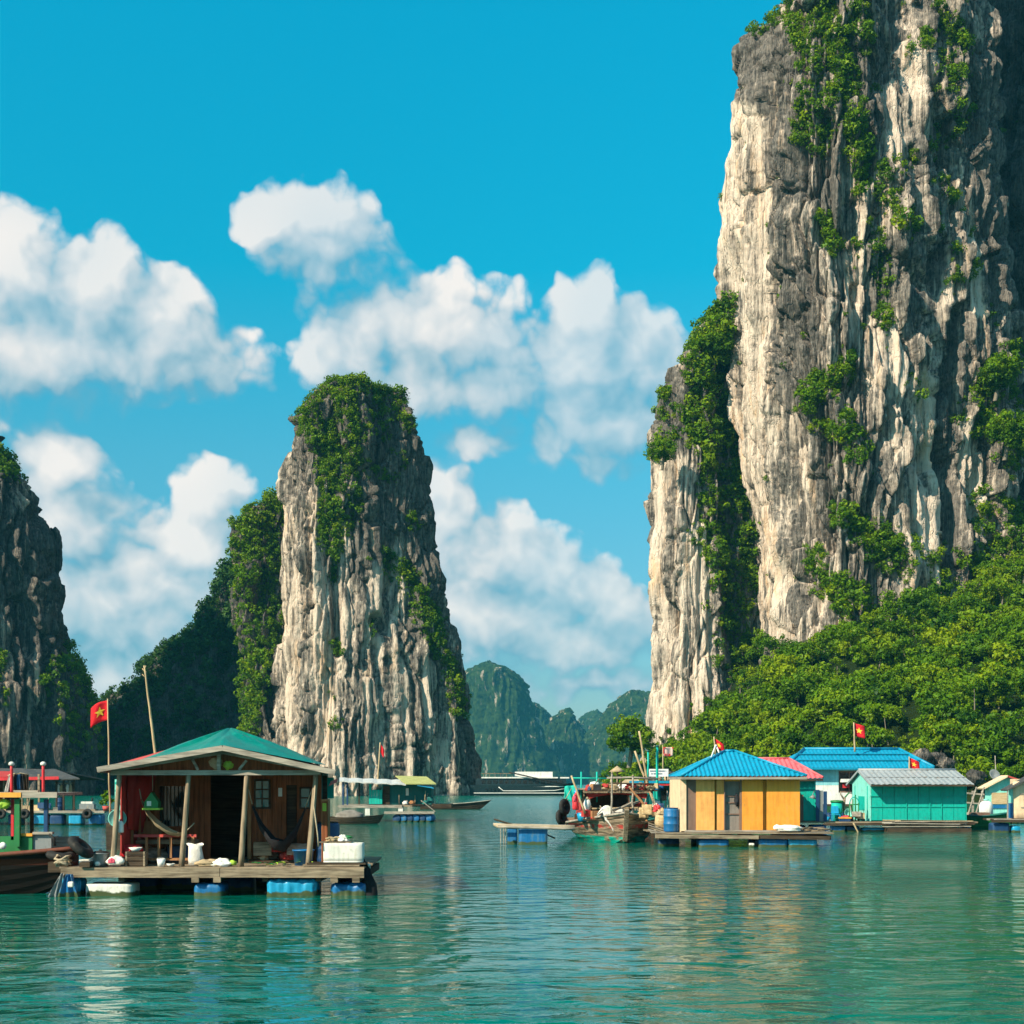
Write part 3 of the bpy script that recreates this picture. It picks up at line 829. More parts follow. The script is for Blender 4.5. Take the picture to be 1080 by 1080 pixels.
# ------------------------------------------------------------------ the karst on the left
Y_L = 288.0
k1, W1, M1 = karst('karst_cliff', [(845, -330, 78), (800, -330, 82), (760, -325, 76), (720, -320, 66), (690, -315, 52), (640, -310, 42), (590, -300, 36), (555, -290, 30), (510, -270, 14), (480, -255, -4), (460, -240, -20), (430, -215, -44), (390, -180, -74), (350, -150, -104)],
                   Y_L, aspect=0.42, rot=0.34, n=3.0, NA=310, NZ=290, seed=8, amp=0.68, bias=-0.02, mat=ROCK_DARK,
                   cream=poly((30, 690), (34, 830), w=8) + poly((8, 640), (10, 800), w=6) + poly((20, 500), (15, 545), w=8), cleft=[(25, 640, 28, 690, 8, 3.0)])
k1['label'] = 'dark grey limestone cliff at the left picture edge'
k1b, W1b, M1b = karst('rock_pinnacle', [(845, 20, 98), (760, 24, 96), (720, 30, 86), (690, 34, 72), (650, 40, 65), (600, 44, 64), (570, 48, 62), (560, 52, 59)],
                      Y_L + 14, aspect=0.7, rot=0.3, n=2.6, NA=110, NZ=170, seed=9, amp=0.30, bias=-0.2, mat=ROCK_DARK, top_round=0.3)
k1b['label'] = 'narrow rock pinnacle leaning against the left cliff'
K1_VEG = poly((62, 705), (50, 718), (68, 745), (72, 775), w=13) + poly((80, 700), (95, 740), (100, 790), w=12) + poly((0, 475), (15, 500), w=10) + poly((85, 790), (70, 800), w=7) + poly((0, 690), (2, 740), w=5)
Cc, rc = veg_points(W1, M1, K1_VEG, 17, base=-0.04, per=0.10, r_lo=0.5, r_hi=1.6)
Cd, rd = veg_points(W1b, M1b, poly((70, 690), (85, 730), (98, 780), w=16), 18, base=-0.1, per=0.09, r_lo=0.6, r_hi=1.7)
foliage('cliff_bushes', np.concatenate([Cc, Cd]), np.concatenate([rc, rd]), 24, LEAF, nleaf=100, leaf=0.18, label='bright green bushes on the foot of the left cliff')

# wooded hill in the shade between them
Y_H = 352.0
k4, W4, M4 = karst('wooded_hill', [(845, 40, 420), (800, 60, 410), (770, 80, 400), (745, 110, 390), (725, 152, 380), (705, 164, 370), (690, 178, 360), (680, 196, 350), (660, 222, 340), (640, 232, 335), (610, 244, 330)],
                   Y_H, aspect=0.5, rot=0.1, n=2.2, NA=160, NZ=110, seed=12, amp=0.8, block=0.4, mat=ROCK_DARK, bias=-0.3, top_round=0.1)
k4['label'] = 'dark wooded hill in shade between the left and middle karsts'
def hill_foliage(W, M, n, seed, name, label, r=(1.2, 2.8)):
    rng = np.random.default_rng(seed)
    ok = (W[:, 2] > 0.5) & (M[:, 1] < 0.5)
    idx = rng.choice(np.where(ok)[0], n)
    rad = r[0] + (r[1] - r[0]) * rng.random(n) ** 2
    C = W[idx] + M[idx] * 0.6 + rng.normal(size=(n, 3)) * 0.4
    foliage(name, C, rad, seed, LEAF_DEEP, nleaf=70, leaf=0.21, label=label)
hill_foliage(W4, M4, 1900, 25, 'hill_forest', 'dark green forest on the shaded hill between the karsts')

# ------------------------------------------------------------------ distant hazy karsts
FARS = [
    # name label, profile, distance
    ('tallest distant hazy karst left of the gap', [(832, 470, 600), (790, 478, 574), (760, 482, 566), (730, 486, 556), (712, 490, 544), (704, 500, 530), (701, 508, 522)], 1820, 0.3),
    ('low hazy ridge behind the tallest distant karst', [(832, 520, 640), (800, 530, 610), (770, 540, 590), (755, 548, 580), (745, 552, 568)], 2150, 0.2),
    ('small pointed hazy karst in the gap', [(832, 556, 660), (800, 568, 636), (780, 574, 622), (765, 580, 612), (757, 586, 605), (752, 592, 600)], 1960, 0.4),
    ('broad hazy karst beside the right cliff', [(832, 600, 820), (800, 612, 800), (780, 618, 790), (765, 630, 770), (750, 640, 740), (742, 648, 710), (735, 655, 690)], 1890, 0.3),
    ('very faint low hill behind the shaded wooded hill', [(832, 60, 420), (780, 90, 340), (757, 120, 260), (750, 140, 200)], 2350, 0.0),
    ('narrow hazy peak behind the pointed karst', [(832, 560, 700), (790, 590, 668), (770, 604, 652), (758, 612, 640), (752, 618, 632)], 2500, 0.3),
    ('jagged hazy crest next to the broad karst', [(832, 640, 800), (770, 650, 740), (748, 660, 715), (738, 668, 690)], 2300, 0.3),
    ('far hazy island off the left of the bay', [(832, -700, -380), (760, -680, -420), (690, -640, -470), (660, -600, -520)], 900, 0.2),
    ('far hazy island off the right of the bay', [(832, 1500, 2000), (740, 1540, 1960), (660, 1620, 1880)], 900, 0.2),
]
for i, (lab, prof, yd, cb) in enumerate(FARS):
    px0 = prof[2]
    cr = poly((px0[1] + 8, px0[0] + 30), (px0[1] + 12, px0[0] + 60), w=10) if cb >= 0.3 and i in (0, 2) else ()
    o, _, _ = karst('distant_karst', prof, yd, aspect=0.7, rot=(-0.75 if i == 0 else -0.3), n=2.8, NA=130, NZ=80, seed=20 + i, amp=0.62, block=0.55, mat=FAR_HILL,
                    cream=cr, bias=-0.08 + cb * 0.6, top_round=0.12, far=3.4)
    o['label'] = lab

# ------------------------------------------------------------------ haze
def make_haze():
    m, t, out = new_mat('sea_haze')
    v = t.node('ShaderNodeVolumePrincipled')
    v.inputs['Color'].default_value = (0.10, 0.55, 0.80, 1)
    v.inputs['Density'].default_value = 0.00011
    v.inputs['Anisotropy'].default_value = 0.0
    t.l.new(v.outputs[0], out.inputs['Volume'])
    lo = np.array([-2700, -120, -6.0]); hi = np.array([2700, 2700, 222.0])
    V = np.array([[lo[0] if i & 1 == 0 else hi[0], lo[1] if i & 2 == 0 else hi[1], lo[2] if i & 4 == 0 else hi[2]] for i in range(8)])
    Fq = np.array([[0, 2, 3, 1], [4, 5, 7, 6], [0, 1, 5, 4], [2, 6, 7, 3], [0, 4, 6, 2], [1, 3, 7, 5]])
    o = np_mesh('haze', V, Fq, m)
    tag(o, 'thin blue sea haze filling the air of the bay', None, None, 'stuff')
make_haze()

# ------------------------------------------------------------------ mesh builders for man-made things
def mesh(name, V, Fs, mat, parent=None, smooth=False):
    me = bpy.data.meshes.new(name)
    me.from_pydata([tuple(v) for v in V], [], [tuple(f) for f in Fs])
    me.materials.append(mat)
    if smooth:
        me.polygons.foreach_set('use_smooth', [True] * len(me.polygons))
    me.update()
    return link(bpy.data.objects.new(name, me), parent)

BOXF = [(0, 2, 3, 1), (4, 5, 7, 6), (0, 1, 5, 4), (2, 6, 7, 3), (0, 4, 6, 2), (1, 3, 7, 5)]
def box(name, mat, parent, lo, hi):
    V = [(lo[0] if not i & 1 else hi[0], lo[1] if not i & 2 else hi[1], lo[2] if not i & 4 else hi[2]) for i in range(8)]
    return mesh(name, V, BOXF, mat, parent)

def beam(name, mat, parent, p0, p1, w=0.1, h=None, roll=0.0):
    """squared timber between two points"""
    p0, p1 = Vector(p0), Vector(p1); h = h or w
    d = (p1 - p0).normalized()
    ref = Vector((0, 0, 1)) if abs(d.z) < 0.9 else Vector((0, 1, 0))
    s = d.cross(ref).normalized(); u = s.cross(d).normalized()
    if roll:
        q = Matrix.Rotation(roll, 3, d); s = q @ s; u = q @ u
    V = []
    for p in (p0, p1):
        for a, b in ((-1, -1), (1, -1), (1, 1), (-1, 1)):
            V.append(p + s * (a * w / 2) + u * (b * h / 2))
    return mesh(name, V, [(3, 2, 1, 0), (4, 5, 6, 7), (0, 1, 5, 4), (1, 2, 6, 5), (2, 3, 7, 6), (3, 0, 4, 7)], mat, parent)

def tube(name, mat, parent, pts, r, n=8, wob=0.0, seed=0, smooth=True):
    pts = [Vector(p) for p in pts]
    rs = r if hasattr(r, '__len__') else [r] * len(pts)
    rng = random.Random(seed)
    V, Fs = [], []
    prev = None
    for i, p in enumerate(pts):
        d = (pts[min(i + 1, len(pts) - 1)] - pts[max(i - 1, 0)]).normalized()
        ref = prev or (Vector((0, 0, 1)) if abs(d.z) < 0.9 else Vector((0, 1, 0)))
        s = d.cross(ref).normalized(); u = s.cross(d).normalized(); prev = u
        j = Vector((rng.uniform(-wob, wob), rng.uniform(-wob, wob), 0)) if 0 < i < len(pts) - 1 else Vector()
        for k in range(n):
            a = 2 * math.pi * k / n
            V.append(p + j + (s * math.cos(a) + u * math.sin(a)) * rs[i])
    for i in range(len(pts) - 1):
        for k in range(n):
            Fs.append((i * n + k, i * n + (k + 1) % n, (i + 1) * n + (k + 1) % n, (i + 1) * n + k))
    Fs.append(tuple(range(n - 1, -1, -1))); Fs.append(tuple(range((len(pts) - 1) * n, len(pts) * n)))
    return mesh(name, V, Fs, mat, parent, smooth)

def pole(name, mat, parent, p0, p1, r0, r1=None, seg=6, wob=0.01, seed=0, n=8):
    p0, p1 = Vector(p0), Vector(p1); r1 = r1 or r0
    return tube(name, mat, parent, [p0.lerp(p1, i / seg) for i in range(seg + 1)], [r0 + (r1 - r0) * i / seg for i in range(seg + 1)], n, wob, seed)

def sheet(name, mat, parent, c00, c10, c11, c01, nu=2, nv=2, disp=None, th=0.012, smooth=False):
    """bilinear panel with thickness; disp(u, v) moves it along its normal"""
    c = [Vector(q) for q in (c00, c10, c11, c01)]
    nr = ((c[1] - c[0]).cross(c[3] - c[0]) + (c[2] - c[1]).cross(c[3] - c[1]))
    nr.normalize()
    V = []
    for side in (0, 1):
        for j in range(nv + 1):
            for i in range(nu + 1):
                u, v = i / nu, j / nv
                p = c[0] * (1 - u) * (1 - v) + c[1] * u * (1 - v) + c[2] * u * v + c[3] * (1 - u) * v
                d = disp(u, v) if disp else 0
                if isinstance(d, Vector): p = p + d
                else: p = p + nr * d
                V.append(p - nr * th * side)
    w = nu + 1; o = w * (nv + 1)
    Fs = []
    for j in range(nv):
        for i in range(nu):
            a = j * w + i
            Fs.append((a, a + 1, a + w + 1, a + w)); Fs.append((o + a + w, o + a + w + 1, o + a + 1, o + a))
    for i in range(nu):
        Fs.append((i + 1, i, o + i, o + i + 1)); b = nv * w + i; Fs.append((b, b + 1, o + b + 1, o + b))
    for j in range(nv):
        a = j * w; Fs.append((a, a + w, o + a + w, o + a)); b = a + nu; Fs.append((b + w, b, o + b, o + b + w))
    return mesh(name, V, Fs, mat, parent, smooth)

def corr(k, a=0.018):
    return lambda u, v: a * math.sin(2 * math.pi * k * u)

def corrugated(name, mat, parent, c00, c10, c11, c01, pitch=0.2, a=0.02, rough=0.0, seed=0):
    L = (Vector(c10) - Vector(c00)).length
    k = max(2, round(L / pitch))
    rng = random.Random(seed)
    ph = rng.random() * 6
    return sheet(name, mat, parent, c00, c10, c11, c01, k * 6, 3, lambda u, v: a * math.sin(2 * math.pi * k * u) + rough * math.sin(5 * u + ph) * math.sin(3 * v + ph), 0.006)

def hip_sheet(name, mat, parent, c0, c1, t0, t1, pitch=0.2, a=0.02, nv=4):
    """one slope of a hip roof; the corrugations run straight down the slope"""
    c0, c1, t0, t1 = map(Vector, (c0, c1, t0, t1))
    e = c1 - c0; L = e.length; e = e / L
    u0, u1 = (t0 - c0).dot(e) / L, (t1 - c0).dot(e) / L
    sl = (t0 - c0) - e * (t0 - c0).dot(e)
    nr = e.cross(sl).normalized()
    k = max(3, round(L / pitch)); nu = k * 6
    V = []
    for side in (0, 1):
        for i in range(nu + 1):
            u = i / nu
            h = max(0.002, min(1.0, u / max(u0, 1e-4), (1 - u) / max(1 - u1, 1e-4)))
            d = nr * (a * math.sin(2 * math.pi * k * u) - 0.008 * side)
            for j in range(nv + 1): V.append(c0 + e * (L * u) + sl * (h * j / nv) + d)
    w = nv + 1; o = (nu + 1) * w
    Fs = []
    for i in range(nu):
        for j in range(nv):
            q = i * w + j
            Fs.append((q, q + w, q + w + 1, q + 1)); Fs.append((o + q + 1, o + q + w + 1, o + q + w, o + q))
        Fs.append((i * w, o + i * w, o + (i + 1) * w, (i + 1) * w))
    return mesh(name, V, Fs, mat, parent)

def lathe(name, mat, parent, prof, origin, axis=(0, 0, 1), n=16, smooth=True, squash=1.0):
    ax = Vector(axis).normalized()
    ref = Vector((1, 0, 0)) if abs(ax.x) < 0.9 else Vector((0, 1, 0))
    s = ax.cross(ref).normalized(); u = ax.cross(s)
    o = Vector(origin)
    V, Fs = [], []
    for (r, z) in prof:
        for k in range(n):
            a = 2 * math.pi * k / n
            V.append(o + ax * z + (s * math.cos(a) + u * math.sin(a) * squash) * max(r, 1e-4))
    m = len(prof)
    for i in range(m - 1):
        for k in range(n):
            Fs.append((i * n + k, i * n + (k + 1) % n, (i + 1) * n + (k + 1) % n, (i + 1) * n + k))
    if prof[0][0] > 0.002: Fs.append(tuple(range(n - 1, -1, -1)))
    if prof[-1][0] > 0.002: Fs.append(tuple(range((m - 1) * n, m * n)))
    return mesh(name, V, Fs, mat, parent, smooth)

def drum(name, mat, parent, origin, axis, r, L):
    """ribbed plastic drum"""
    p = [(0, 0), (r * 0.86, 0.0), (r * 0.97, 0.03 * L), (r, 0.08 * L), (r, 0.30 * L), (r * 1.05, 0.33 * L), (r * 1.05, 0.36 * L), (r, 0.39 * L),
         (r, 0.62 * L), (r * 1.05, 0.65 * L), (r * 1.05, 0.68 * L), (r, 0.71 * L), (r, 0.92 * L), (r * 0.97, 0.97 * L), (r * 0.86, L), (0, L)]
    return lathe(name, mat, parent, p, origin, axis, 18)

def tyre(name, mat, parent, c, R_, r, axis):
    prof = []
    for k in range(13):
        a = math.pi * (-0.78 + 1.56 * k / 12)
        prof.append((R_ - r + r * math.cos(a) * 1.0, r * 0.8 * math.sin(a)))
    prof = prof + prof[:1]
    return lathe(name, mat, parent, [(q[0], q[1]) for q in prof], c, axis, 24)

def lump(name, mat, parent, c, r, seed=0, amp=0.18, nu=30, nv=18, flat=True):
    """soft irregular heap or sack"""
    c = Vector(c)
    V, Fs = [], []
    P = []
    for j in range(nv + 1):
        th = math.pi * j / nv
        for i in range(nu):
            ph = 2 * math.pi * i / nu
            P.append((math.sin(th) * math.cos(ph), math.sin(th) * math.sin(ph), math.cos(th)))
    A = np.array(P)
    k = 1 + amp * fbm(A * 1.7 + seed * 3.1, 3, seed) * 2 - amp * 0.9 * np.abs(pnoise(A * np.array([3.6, 3.6, 1.6]) + seed * 1.7, seed + 5))
    for q, kk in zip(P, k):
        z = q[2] * kk
        if flat: z = max(z, -0.55)
        V.append(c + Vector((q[0] * kk * r[0], q[1] * kk * r[1], z * r[2])))
    for j in range(nv):
        for i in range(nu):
            Fs.append((j * nu + i, (j + 1) * nu + i, (j + 1) * nu + (i + 1) % nu, j * nu + (i + 1) % nu))
    return mesh(name, V, Fs, mat, parent, True)

def rbox(name, mat, parent, lo, hi, bev=0.03, wr=0.0, seed=0, n=8):
    n = 22 if wr > 0.05 else n
    """soft edged block: floats, coolers, bundles; wr wrinkles its skin"""
    lo, hi = Vector(lo), Vector(hi); c = (lo + hi) / 2; h = (hi - lo) / 2
    V, Fs = [], []
    idx = {}
    def vid(p):
        k = tuple(round(q, 5) for q in p)
        if k not in idx:
            idx[k] = len(V); V.append(Vector(p))
        return idx[k]
    for ax in range(3):
        for sg in (-1, 1):
            a, b = (ax + 1) % 3, (ax + 2) % 3
            for i in range(n):
                for j in range(n):
                    q = []
                    for (di, dj) in ((0, 0), (1, 0), (1, 1), (0, 1)):
                        p = [0, 0, 0]; p[ax] = sg; p[a] = -1 + 2 * (i + di) / n; p[b] = -1 + 2 * (j + dj) / n
                        q.append(vid(p))
                    Fs.append(q if sg > 0 else q[::-1])
    W = []
    arr = np.array([tuple(v) for v in V])
    nz = fbm(arr * np.array([h.x, h.y, h.z]) * np.array([7, 7, 2.2]) + seed * 5, 2, seed) if wr else np.zeros(len(V))
    for v, z in zip(V, nz):
        p = Vector((v.x * h.x, v.y * h.y, v.z * h.z))
        inner = Vector([max(-h[k] + bev, min(h[k] - bev, p[k])) for k in range(3)])
        d = p - inner
        if d.length > 1e-6: p = inner + d.normalized() * bev
        W.append(c + p + (v.normalized() * wr * z))
    return mesh(name, W, Fs, mat, parent, True)

class Thing:
    """root Empty standing on the water (or at height z) under photo pixel px at distance Y; p() gives local points from pixels"""
    def __init__(self, name, px, Y, label, cat, group=None, z=0.0):
        self.Y = Y
        w = at(px, 0, Y)
        self.loc = Vector((w.x, Y, z))
        self.o = empty(name, self.loc, 0, label, cat, group)
    def p(self, px, py, dy=0.0):
        return at(px, py, self.Y + dy) - self.loc
    def bx(self, name, mat, px0, py0, px1, py1, dy0, dy1, parent=None):
        a = self.p(px0, py1, dy0); b = self.p(px1, py0, dy0)
        return box(name, mat, parent or self.o, (a.x, dy0, a.z), (b.x, dy1, b.z))
    def rb(self, name, mat, px0, py0, px1, py1, dy0, dy1, bev=0.04, wr=0.0, seed=0, parent=None):
        a = self.p(px0, py1, dy0); b = self.p(px1, py0, dy0)
        return rbox(name, mat, parent or self.o, (a.x, dy0, a.z), (b.x, dy1, b.z), bev, wr, seed)
    def bm(self, name, mat, a, b, w, h=None, parent=None, roll=0.0):
        return beam(name, mat, parent or self.o, self.p(*a), self.p(*b), w, h, roll)
    def pl(self, name, mat, a, b, r0, r1=None, parent=None, seed=0, wob=0.01):
        return pole(name, mat, parent or self.o, self.p(*a), self.p(*b), r0, r1, seed=seed, wob=wob)

# ------------------------------------------------------------------ man-made materials
def mat_wood(name, c0, c1, axis='x', rough=0.85, sc=1.0):
    m, t, out = new_mat(name)
    P = t.node('ShaderNodeTexCoord').outputs['Object']
    st = {'x': (0.6, 9, 9), 'z': (9, 9, 0.6), 'y': (9, 0.6, 9)}[axis]
    g = t.noise(t.v('MULTIPLY', P, tuple(q * sc for q in st)), 2.0, 5, 0.62, dist=0.4)
    b = t.noise(P, 1.3 * sc, 4, 0.6)
    f = t.step(t.m('MULTIPLY_ADD', g, 0.65, t.m('MULTIPLY', b, 0.35)), 0.34, 0.66)
    col = t.mix(f, c0, c1)
    principled(t, out, col, rough, 0.2, normal=bump(t, g, 0.5, 0.015))
    return m

def mat_paint(name, c, rough=0.55, wear=0.25, wearc=None, spec=0.35, sc=1.0, stain=True, algae=False):
    m, t, out = new_mat(name)
    P = t.node('ShaderNodeTexCoord').outputs['Object']
    n1 = t.noise(P, 2.2 * sc, 6, 0.65)
    n2 = t.noise(t.v('MULTIPLY', P, (5, 5, 0.5)), 1.6 * sc, 4, 0.6)
    wc = wearc or tuple(q * 0.45 + 0.03 for q in c)
    base = t.mix(t.step(t.m('MULTIPLY_ADD', n2, 0.55, t.m('MULTIPLY', n1, 0.45)), 0.34, 0.66), tuple(q * 0.76 for q in c), tuple(min(0.85, q * 1.14) for q in c))
    f = t.step(t.m('MULTIPLY_ADD', n2, 0.5, t.m('MULTIPLY', n1, 0.5)) if stain else n1, 0.57 - 0.20 * wear, 0.72 - 0.10 * wear)
    col = t.mix(t.m('MULTIPLY', f, min(1.0, 0.25 + wear * 1.9)), base, wc)
    # scratches and grime
    gr = t.step(t.noise(P, 7.0 * sc, 5, 0.7), 0.56, 0.70)
    col = t.mix(t.m('MULTIPLY', gr, 0.30), col, (0.16, 0.13, 0.10))
    if algae:
        z = t.sep(pos(t))[2]
        lim = t.m('MULTIPLY_ADD', t.noise(P, 3.5, 4, 0.6), 0.22, 0.02)
        col = t.mix(t.m('SUBTRACT', 1.0, t.step(z, t.m('SUBTRACT', lim, 0.05), lim)), col, (0.055, 0.075, 0.03))
    principled(t, out, col, rough, spec, normal=bump(t, n1, 0.15, 0.01))
    return m

def mat_cloth(name, c, rough=0.9, sc=1.0):
    m, t, out = new_mat(name)
    P = t.node('ShaderNodeTexCoord').outputs['Object']
    n1 = t.noise(P, 4 * sc, 5, 0.6)
    col = t.mix(t.step(n1, 0.25, 0.75), tuple(q * 0.75 for q in c), tuple(min(0.85, q * 1.15) for q in c))
    principled(t, out, col, rough, 0.15, normal=bump(t, t.noise(P, 14 * sc, 4, 0.6), 0.6, 0.02))
    return m

WOOD = mat_wood('weathered_timber', (0.10, 0.075, 0.052), (0.34, 0.27, 0.19), 'x')
WOOD_V = mat_wood('weathered_post', (0.12, 0.088, 0.06), (0.38, 0.29, 0.20), 'z')
WOOD_D = mat_wood('dark_timber', (0.025, 0.018, 0.013), (0.085, 0.06, 0.04), 'x')
WOOD_GREY = mat_wood('grey_driftwood', (0.16, 0.14, 0.12), (0.42, 0.37, 0.31), 'x')
BAMBOO = mat_wood('bamboo', (0.28, 0.20, 0.11), (0.55, 0.42, 0.26), 'z')
BROWN_WALL = mat_wood('brown_boards', (0.13, 0.042, 0.018), (0.30, 0.10, 0.042), 'z')
RED_WALL = mat_paint('red_painted_boards', (0.42, 0.035, 0.03), 0.7, 0.3)
ORANGE_SLAT = mat_wood('orange_slats', (0.22, 0.10, 0.045), (0.42, 0.21, 0.10), 'z')
GREEN_TARP = mat_paint('green_tarp', (0.0, 0.165, 0.11), 0.33, 0.12, (0.05, 0.36, 0.28), 0.5)
RED_TILE = mat_paint('red_roofing', (0.52, 0.07, 0.06), 0.7, 0.4, (0.30, 0.12, 0.10))
BLUE_DRUM = mat_paint('blue_plastic', (0.006, 0.13, 0.34), 0.45, 0.40, (0.09, 0.17, 0.22), 0.4, algae=True)
BLUE_BRIGHT = mat_paint('bright_blue_plastic_sheet', (0.01, 0.29, 0.52), 0.35, 0.25, (0.02, 0.17, 0.34), 0.5, algae=True)
BLUE_DARK = mat_paint('dark_blue_plastic', (0.01, 0.05, 0.14), 0.5, 0.3, algae=True)
FOAM = mat_paint('white_foam', (0.70, 0.69, 0.64), 0.85, 0.32, (0.36, 0.33, 0.26), 0.2, algae=True)
WHITE = mat_paint('white_paint', (0.74, 0.74, 0.72), 0.6, 0.18, (0.42, 0.40, 0.36))
WHITE_CLOTH = mat_cloth('white_cloth', (0.72, 0.70, 0.66))
BLACK = mat_paint('black_rubber', (0.018, 0.018, 0.018), 0.75, 0.3, (0.06, 0.055, 0.05), 0.3)
BLACK_NET = mat_cloth('black_netting', (0.016, 0.016, 0.018))
GREY_METAL = mat_paint('dull_metal', (0.22, 0.24, 0.25), 0.45, 0.35, (0.12, 0.10, 0.08), 0.5)
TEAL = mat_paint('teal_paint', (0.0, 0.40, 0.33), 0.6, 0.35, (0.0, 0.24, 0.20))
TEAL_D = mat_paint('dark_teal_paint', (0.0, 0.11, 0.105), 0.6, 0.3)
AQUA = mat_paint('aqua_paint', (0.22, 0.64, 0.56), 0.65, 0.3, (0.12, 0.45, 0.40))
AQUA_PALE = mat_paint('pale_blue_wall', (0.22, 0.55, 0.62), 0.7, 0.15, (0.2, 0.4, 0.42))
YELLOW = mat_paint('yellow_ochre_paint', (0.82, 0.31, 0.035), 0.65, 0.35, (0.55, 0.24, 0.06))
YELLOW2 = mat_paint('pale_ochre_paint', (0.82, 0.37, 0.10), 0.6, 0.2, (0.66, 0.36, 0.16))
CREAM_P = mat_paint('cream_board', (0.76, 0.55, 0.36), 0.7, 0.2, (0.55, 0.40, 0.26))
BLUE_ROOF = mat_paint('blue_metal_roof', (0.003, 0.26, 0.44), 0.45, 0.28, (0.03, 0.18, 0.29), 0.35)
GREY_ROOF = mat_paint('grey_metal_roof', (0.33, 0.36, 0.385), 0.5, 0.4, (0.20, 0.16, 0.13), 0.4)
DARK_ROOF = mat_paint('dark_roof', (0.06, 0.06, 0.06), 0.7, 0.3, (0.12, 0.10, 0.09))
OLIVE_ROOF = mat_paint('olive_roof', (0.38, 0.38, 0.13), 0.7, 0.2, (0.25, 0.24, 0.12))
PALE_ROOF = mat_paint('pale_roof', (0.55, 0.55, 0.54), 0.6, 0.25)
PINK_ROOF = mat_paint('pink_red_roof', (0.70, 0.13, 0.15), 0.55, 0.12, (0.45, 0.10, 0.10))
FLAG_RED = mat_cloth('red_flag_cloth', (0.62, 0.02, 0.03))
FLAG_YEL = mat_cloth('yellow_star_cloth', (0.80, 0.52, 0.06))
FLAG_PALE = mat_cloth('faded_flag_cloth', (0.75, 0.52, 0.45))
DOOR_BROWN = mat_paint('brown_door', (0.20, 0.12, 0.09), 0.6, 0.2)
DOOR_GREY = mat_paint('grey_brown_door', (0.22, 0.19, 0.17), 0.6, 0.2)
ORANGE = mat_paint('orange_paint', (0.75, 0.33, 0.05), 0.55, 0.25)
RED = mat_paint('red_paint', (0.60, 0.03, 0.04), 0.5, 0.2)
GREEN = mat_paint('green_paint', (0.015, 0.17, 0.05), 0.55, 0.25)
GREEN_L = mat_paint('lime_green', (0.32, 0.50, 0.05), 0.55, 0.15)
NAVY = mat_paint('navy_hull', (0.008, 0.022, 0.028), 0.4, 0.15, (0.03, 0.05, 0.05), 0.5)
WICKER = mat_wood('wicker_panel', (0.35, 0.24, 0.12), (0.60, 0.46, 0.28), 'x')
ROPE = mat_cloth('rope', (0.42, 0.34, 0.24))
TAN = mat_cloth('tan_cloth', (0.42, 0.32, 0.20))
CLOTH_DARK = mat_cloth('dark_cloth', (0.03, 0.03, 0.035))
CLOTH_BLUE = mat_cloth('blue_cloth', (0.03, 0.12, 0.25))
PINK_CLOTH = mat_cloth('pink_cloth', (0.70, 0.10, 0.16))
def mat_glass(name, c):
    m, t, out = new_mat(name)
    principled(t, out, c, 0.08, 0.6)
    return m
GLASS_TEAL = mat_glass('teal_glass', (0.01, 0.14, 0.15))
GLASS_DARK = mat_glass('dark_glass', (0.012, 0.016, 0.018))

# ------------------------------------------------------------------ shared pieces
def flag(name, label, px, base, top, Y, w, h, z0, star=True, lean=0.0, cloth=None, droop=0.25, direction=-1, group=None, fold=1.0, bent=0.0):
    """flag on a pole standing at px; base and top are pixel rows of the pole ends"""
    t = Thing(name, px, Y, label, 'flag', group, z=z0)
    a = t.p(px, base); b = t.p(px + lean, top)
    pole('pole', BAMBOO, t.o, a, b, 0.028 * Y / 40, 0.018 * Y / 40, wob=0.015)
    tip = b - Vector((0, 0, 0.04))
    def disp(u, v):
        return Vector((0, 0.10 * h * fold * math.sin(5.0 * u + 1.5 * v), -droop * h * u + bent * math.sin(3 * u) * h))
    dx = Vector((direction * w, 0.12 * w, 0)); dn = (a - b).normalized() * h
    c = sheet('cloth', cloth or FLAG_RED, t.o, tip + dn, tip + dn + dx, tip + dx, tip, 14, 8, disp, 0.01, True)
    if star:
        V = []; cc = Vector((0.46, 0.5))
        pts = []
        for k in range(10):
            rr = 0.27 if k % 2 == 0 else 0.11
            an = math.pi / 2 + k * math.pi / 5
            u = cc.x + rr * math.cos(an) * h / w; v = cc.y + rr * math.sin(an)
            pts.append((u, v))
        pts.append((cc.x, cc.y))
        for side in (-1, 1):
            for (u, v) in pts:
                p = (tip + dn) * (1 - v) + tip * v + dx * u + disp(u, v)
                V.append(p + Vector((0, side * 0.02 - 0.005, 0)))
        Fs = [(10, k, (k + 1) % 10) for k in range(10)] + [(21, 11 + (k + 1) % 10, 11 + k) for k in range(10)]
        mesh('star', FLAG_YEL and V, Fs, FLAG_YEL, t.o)
    return t

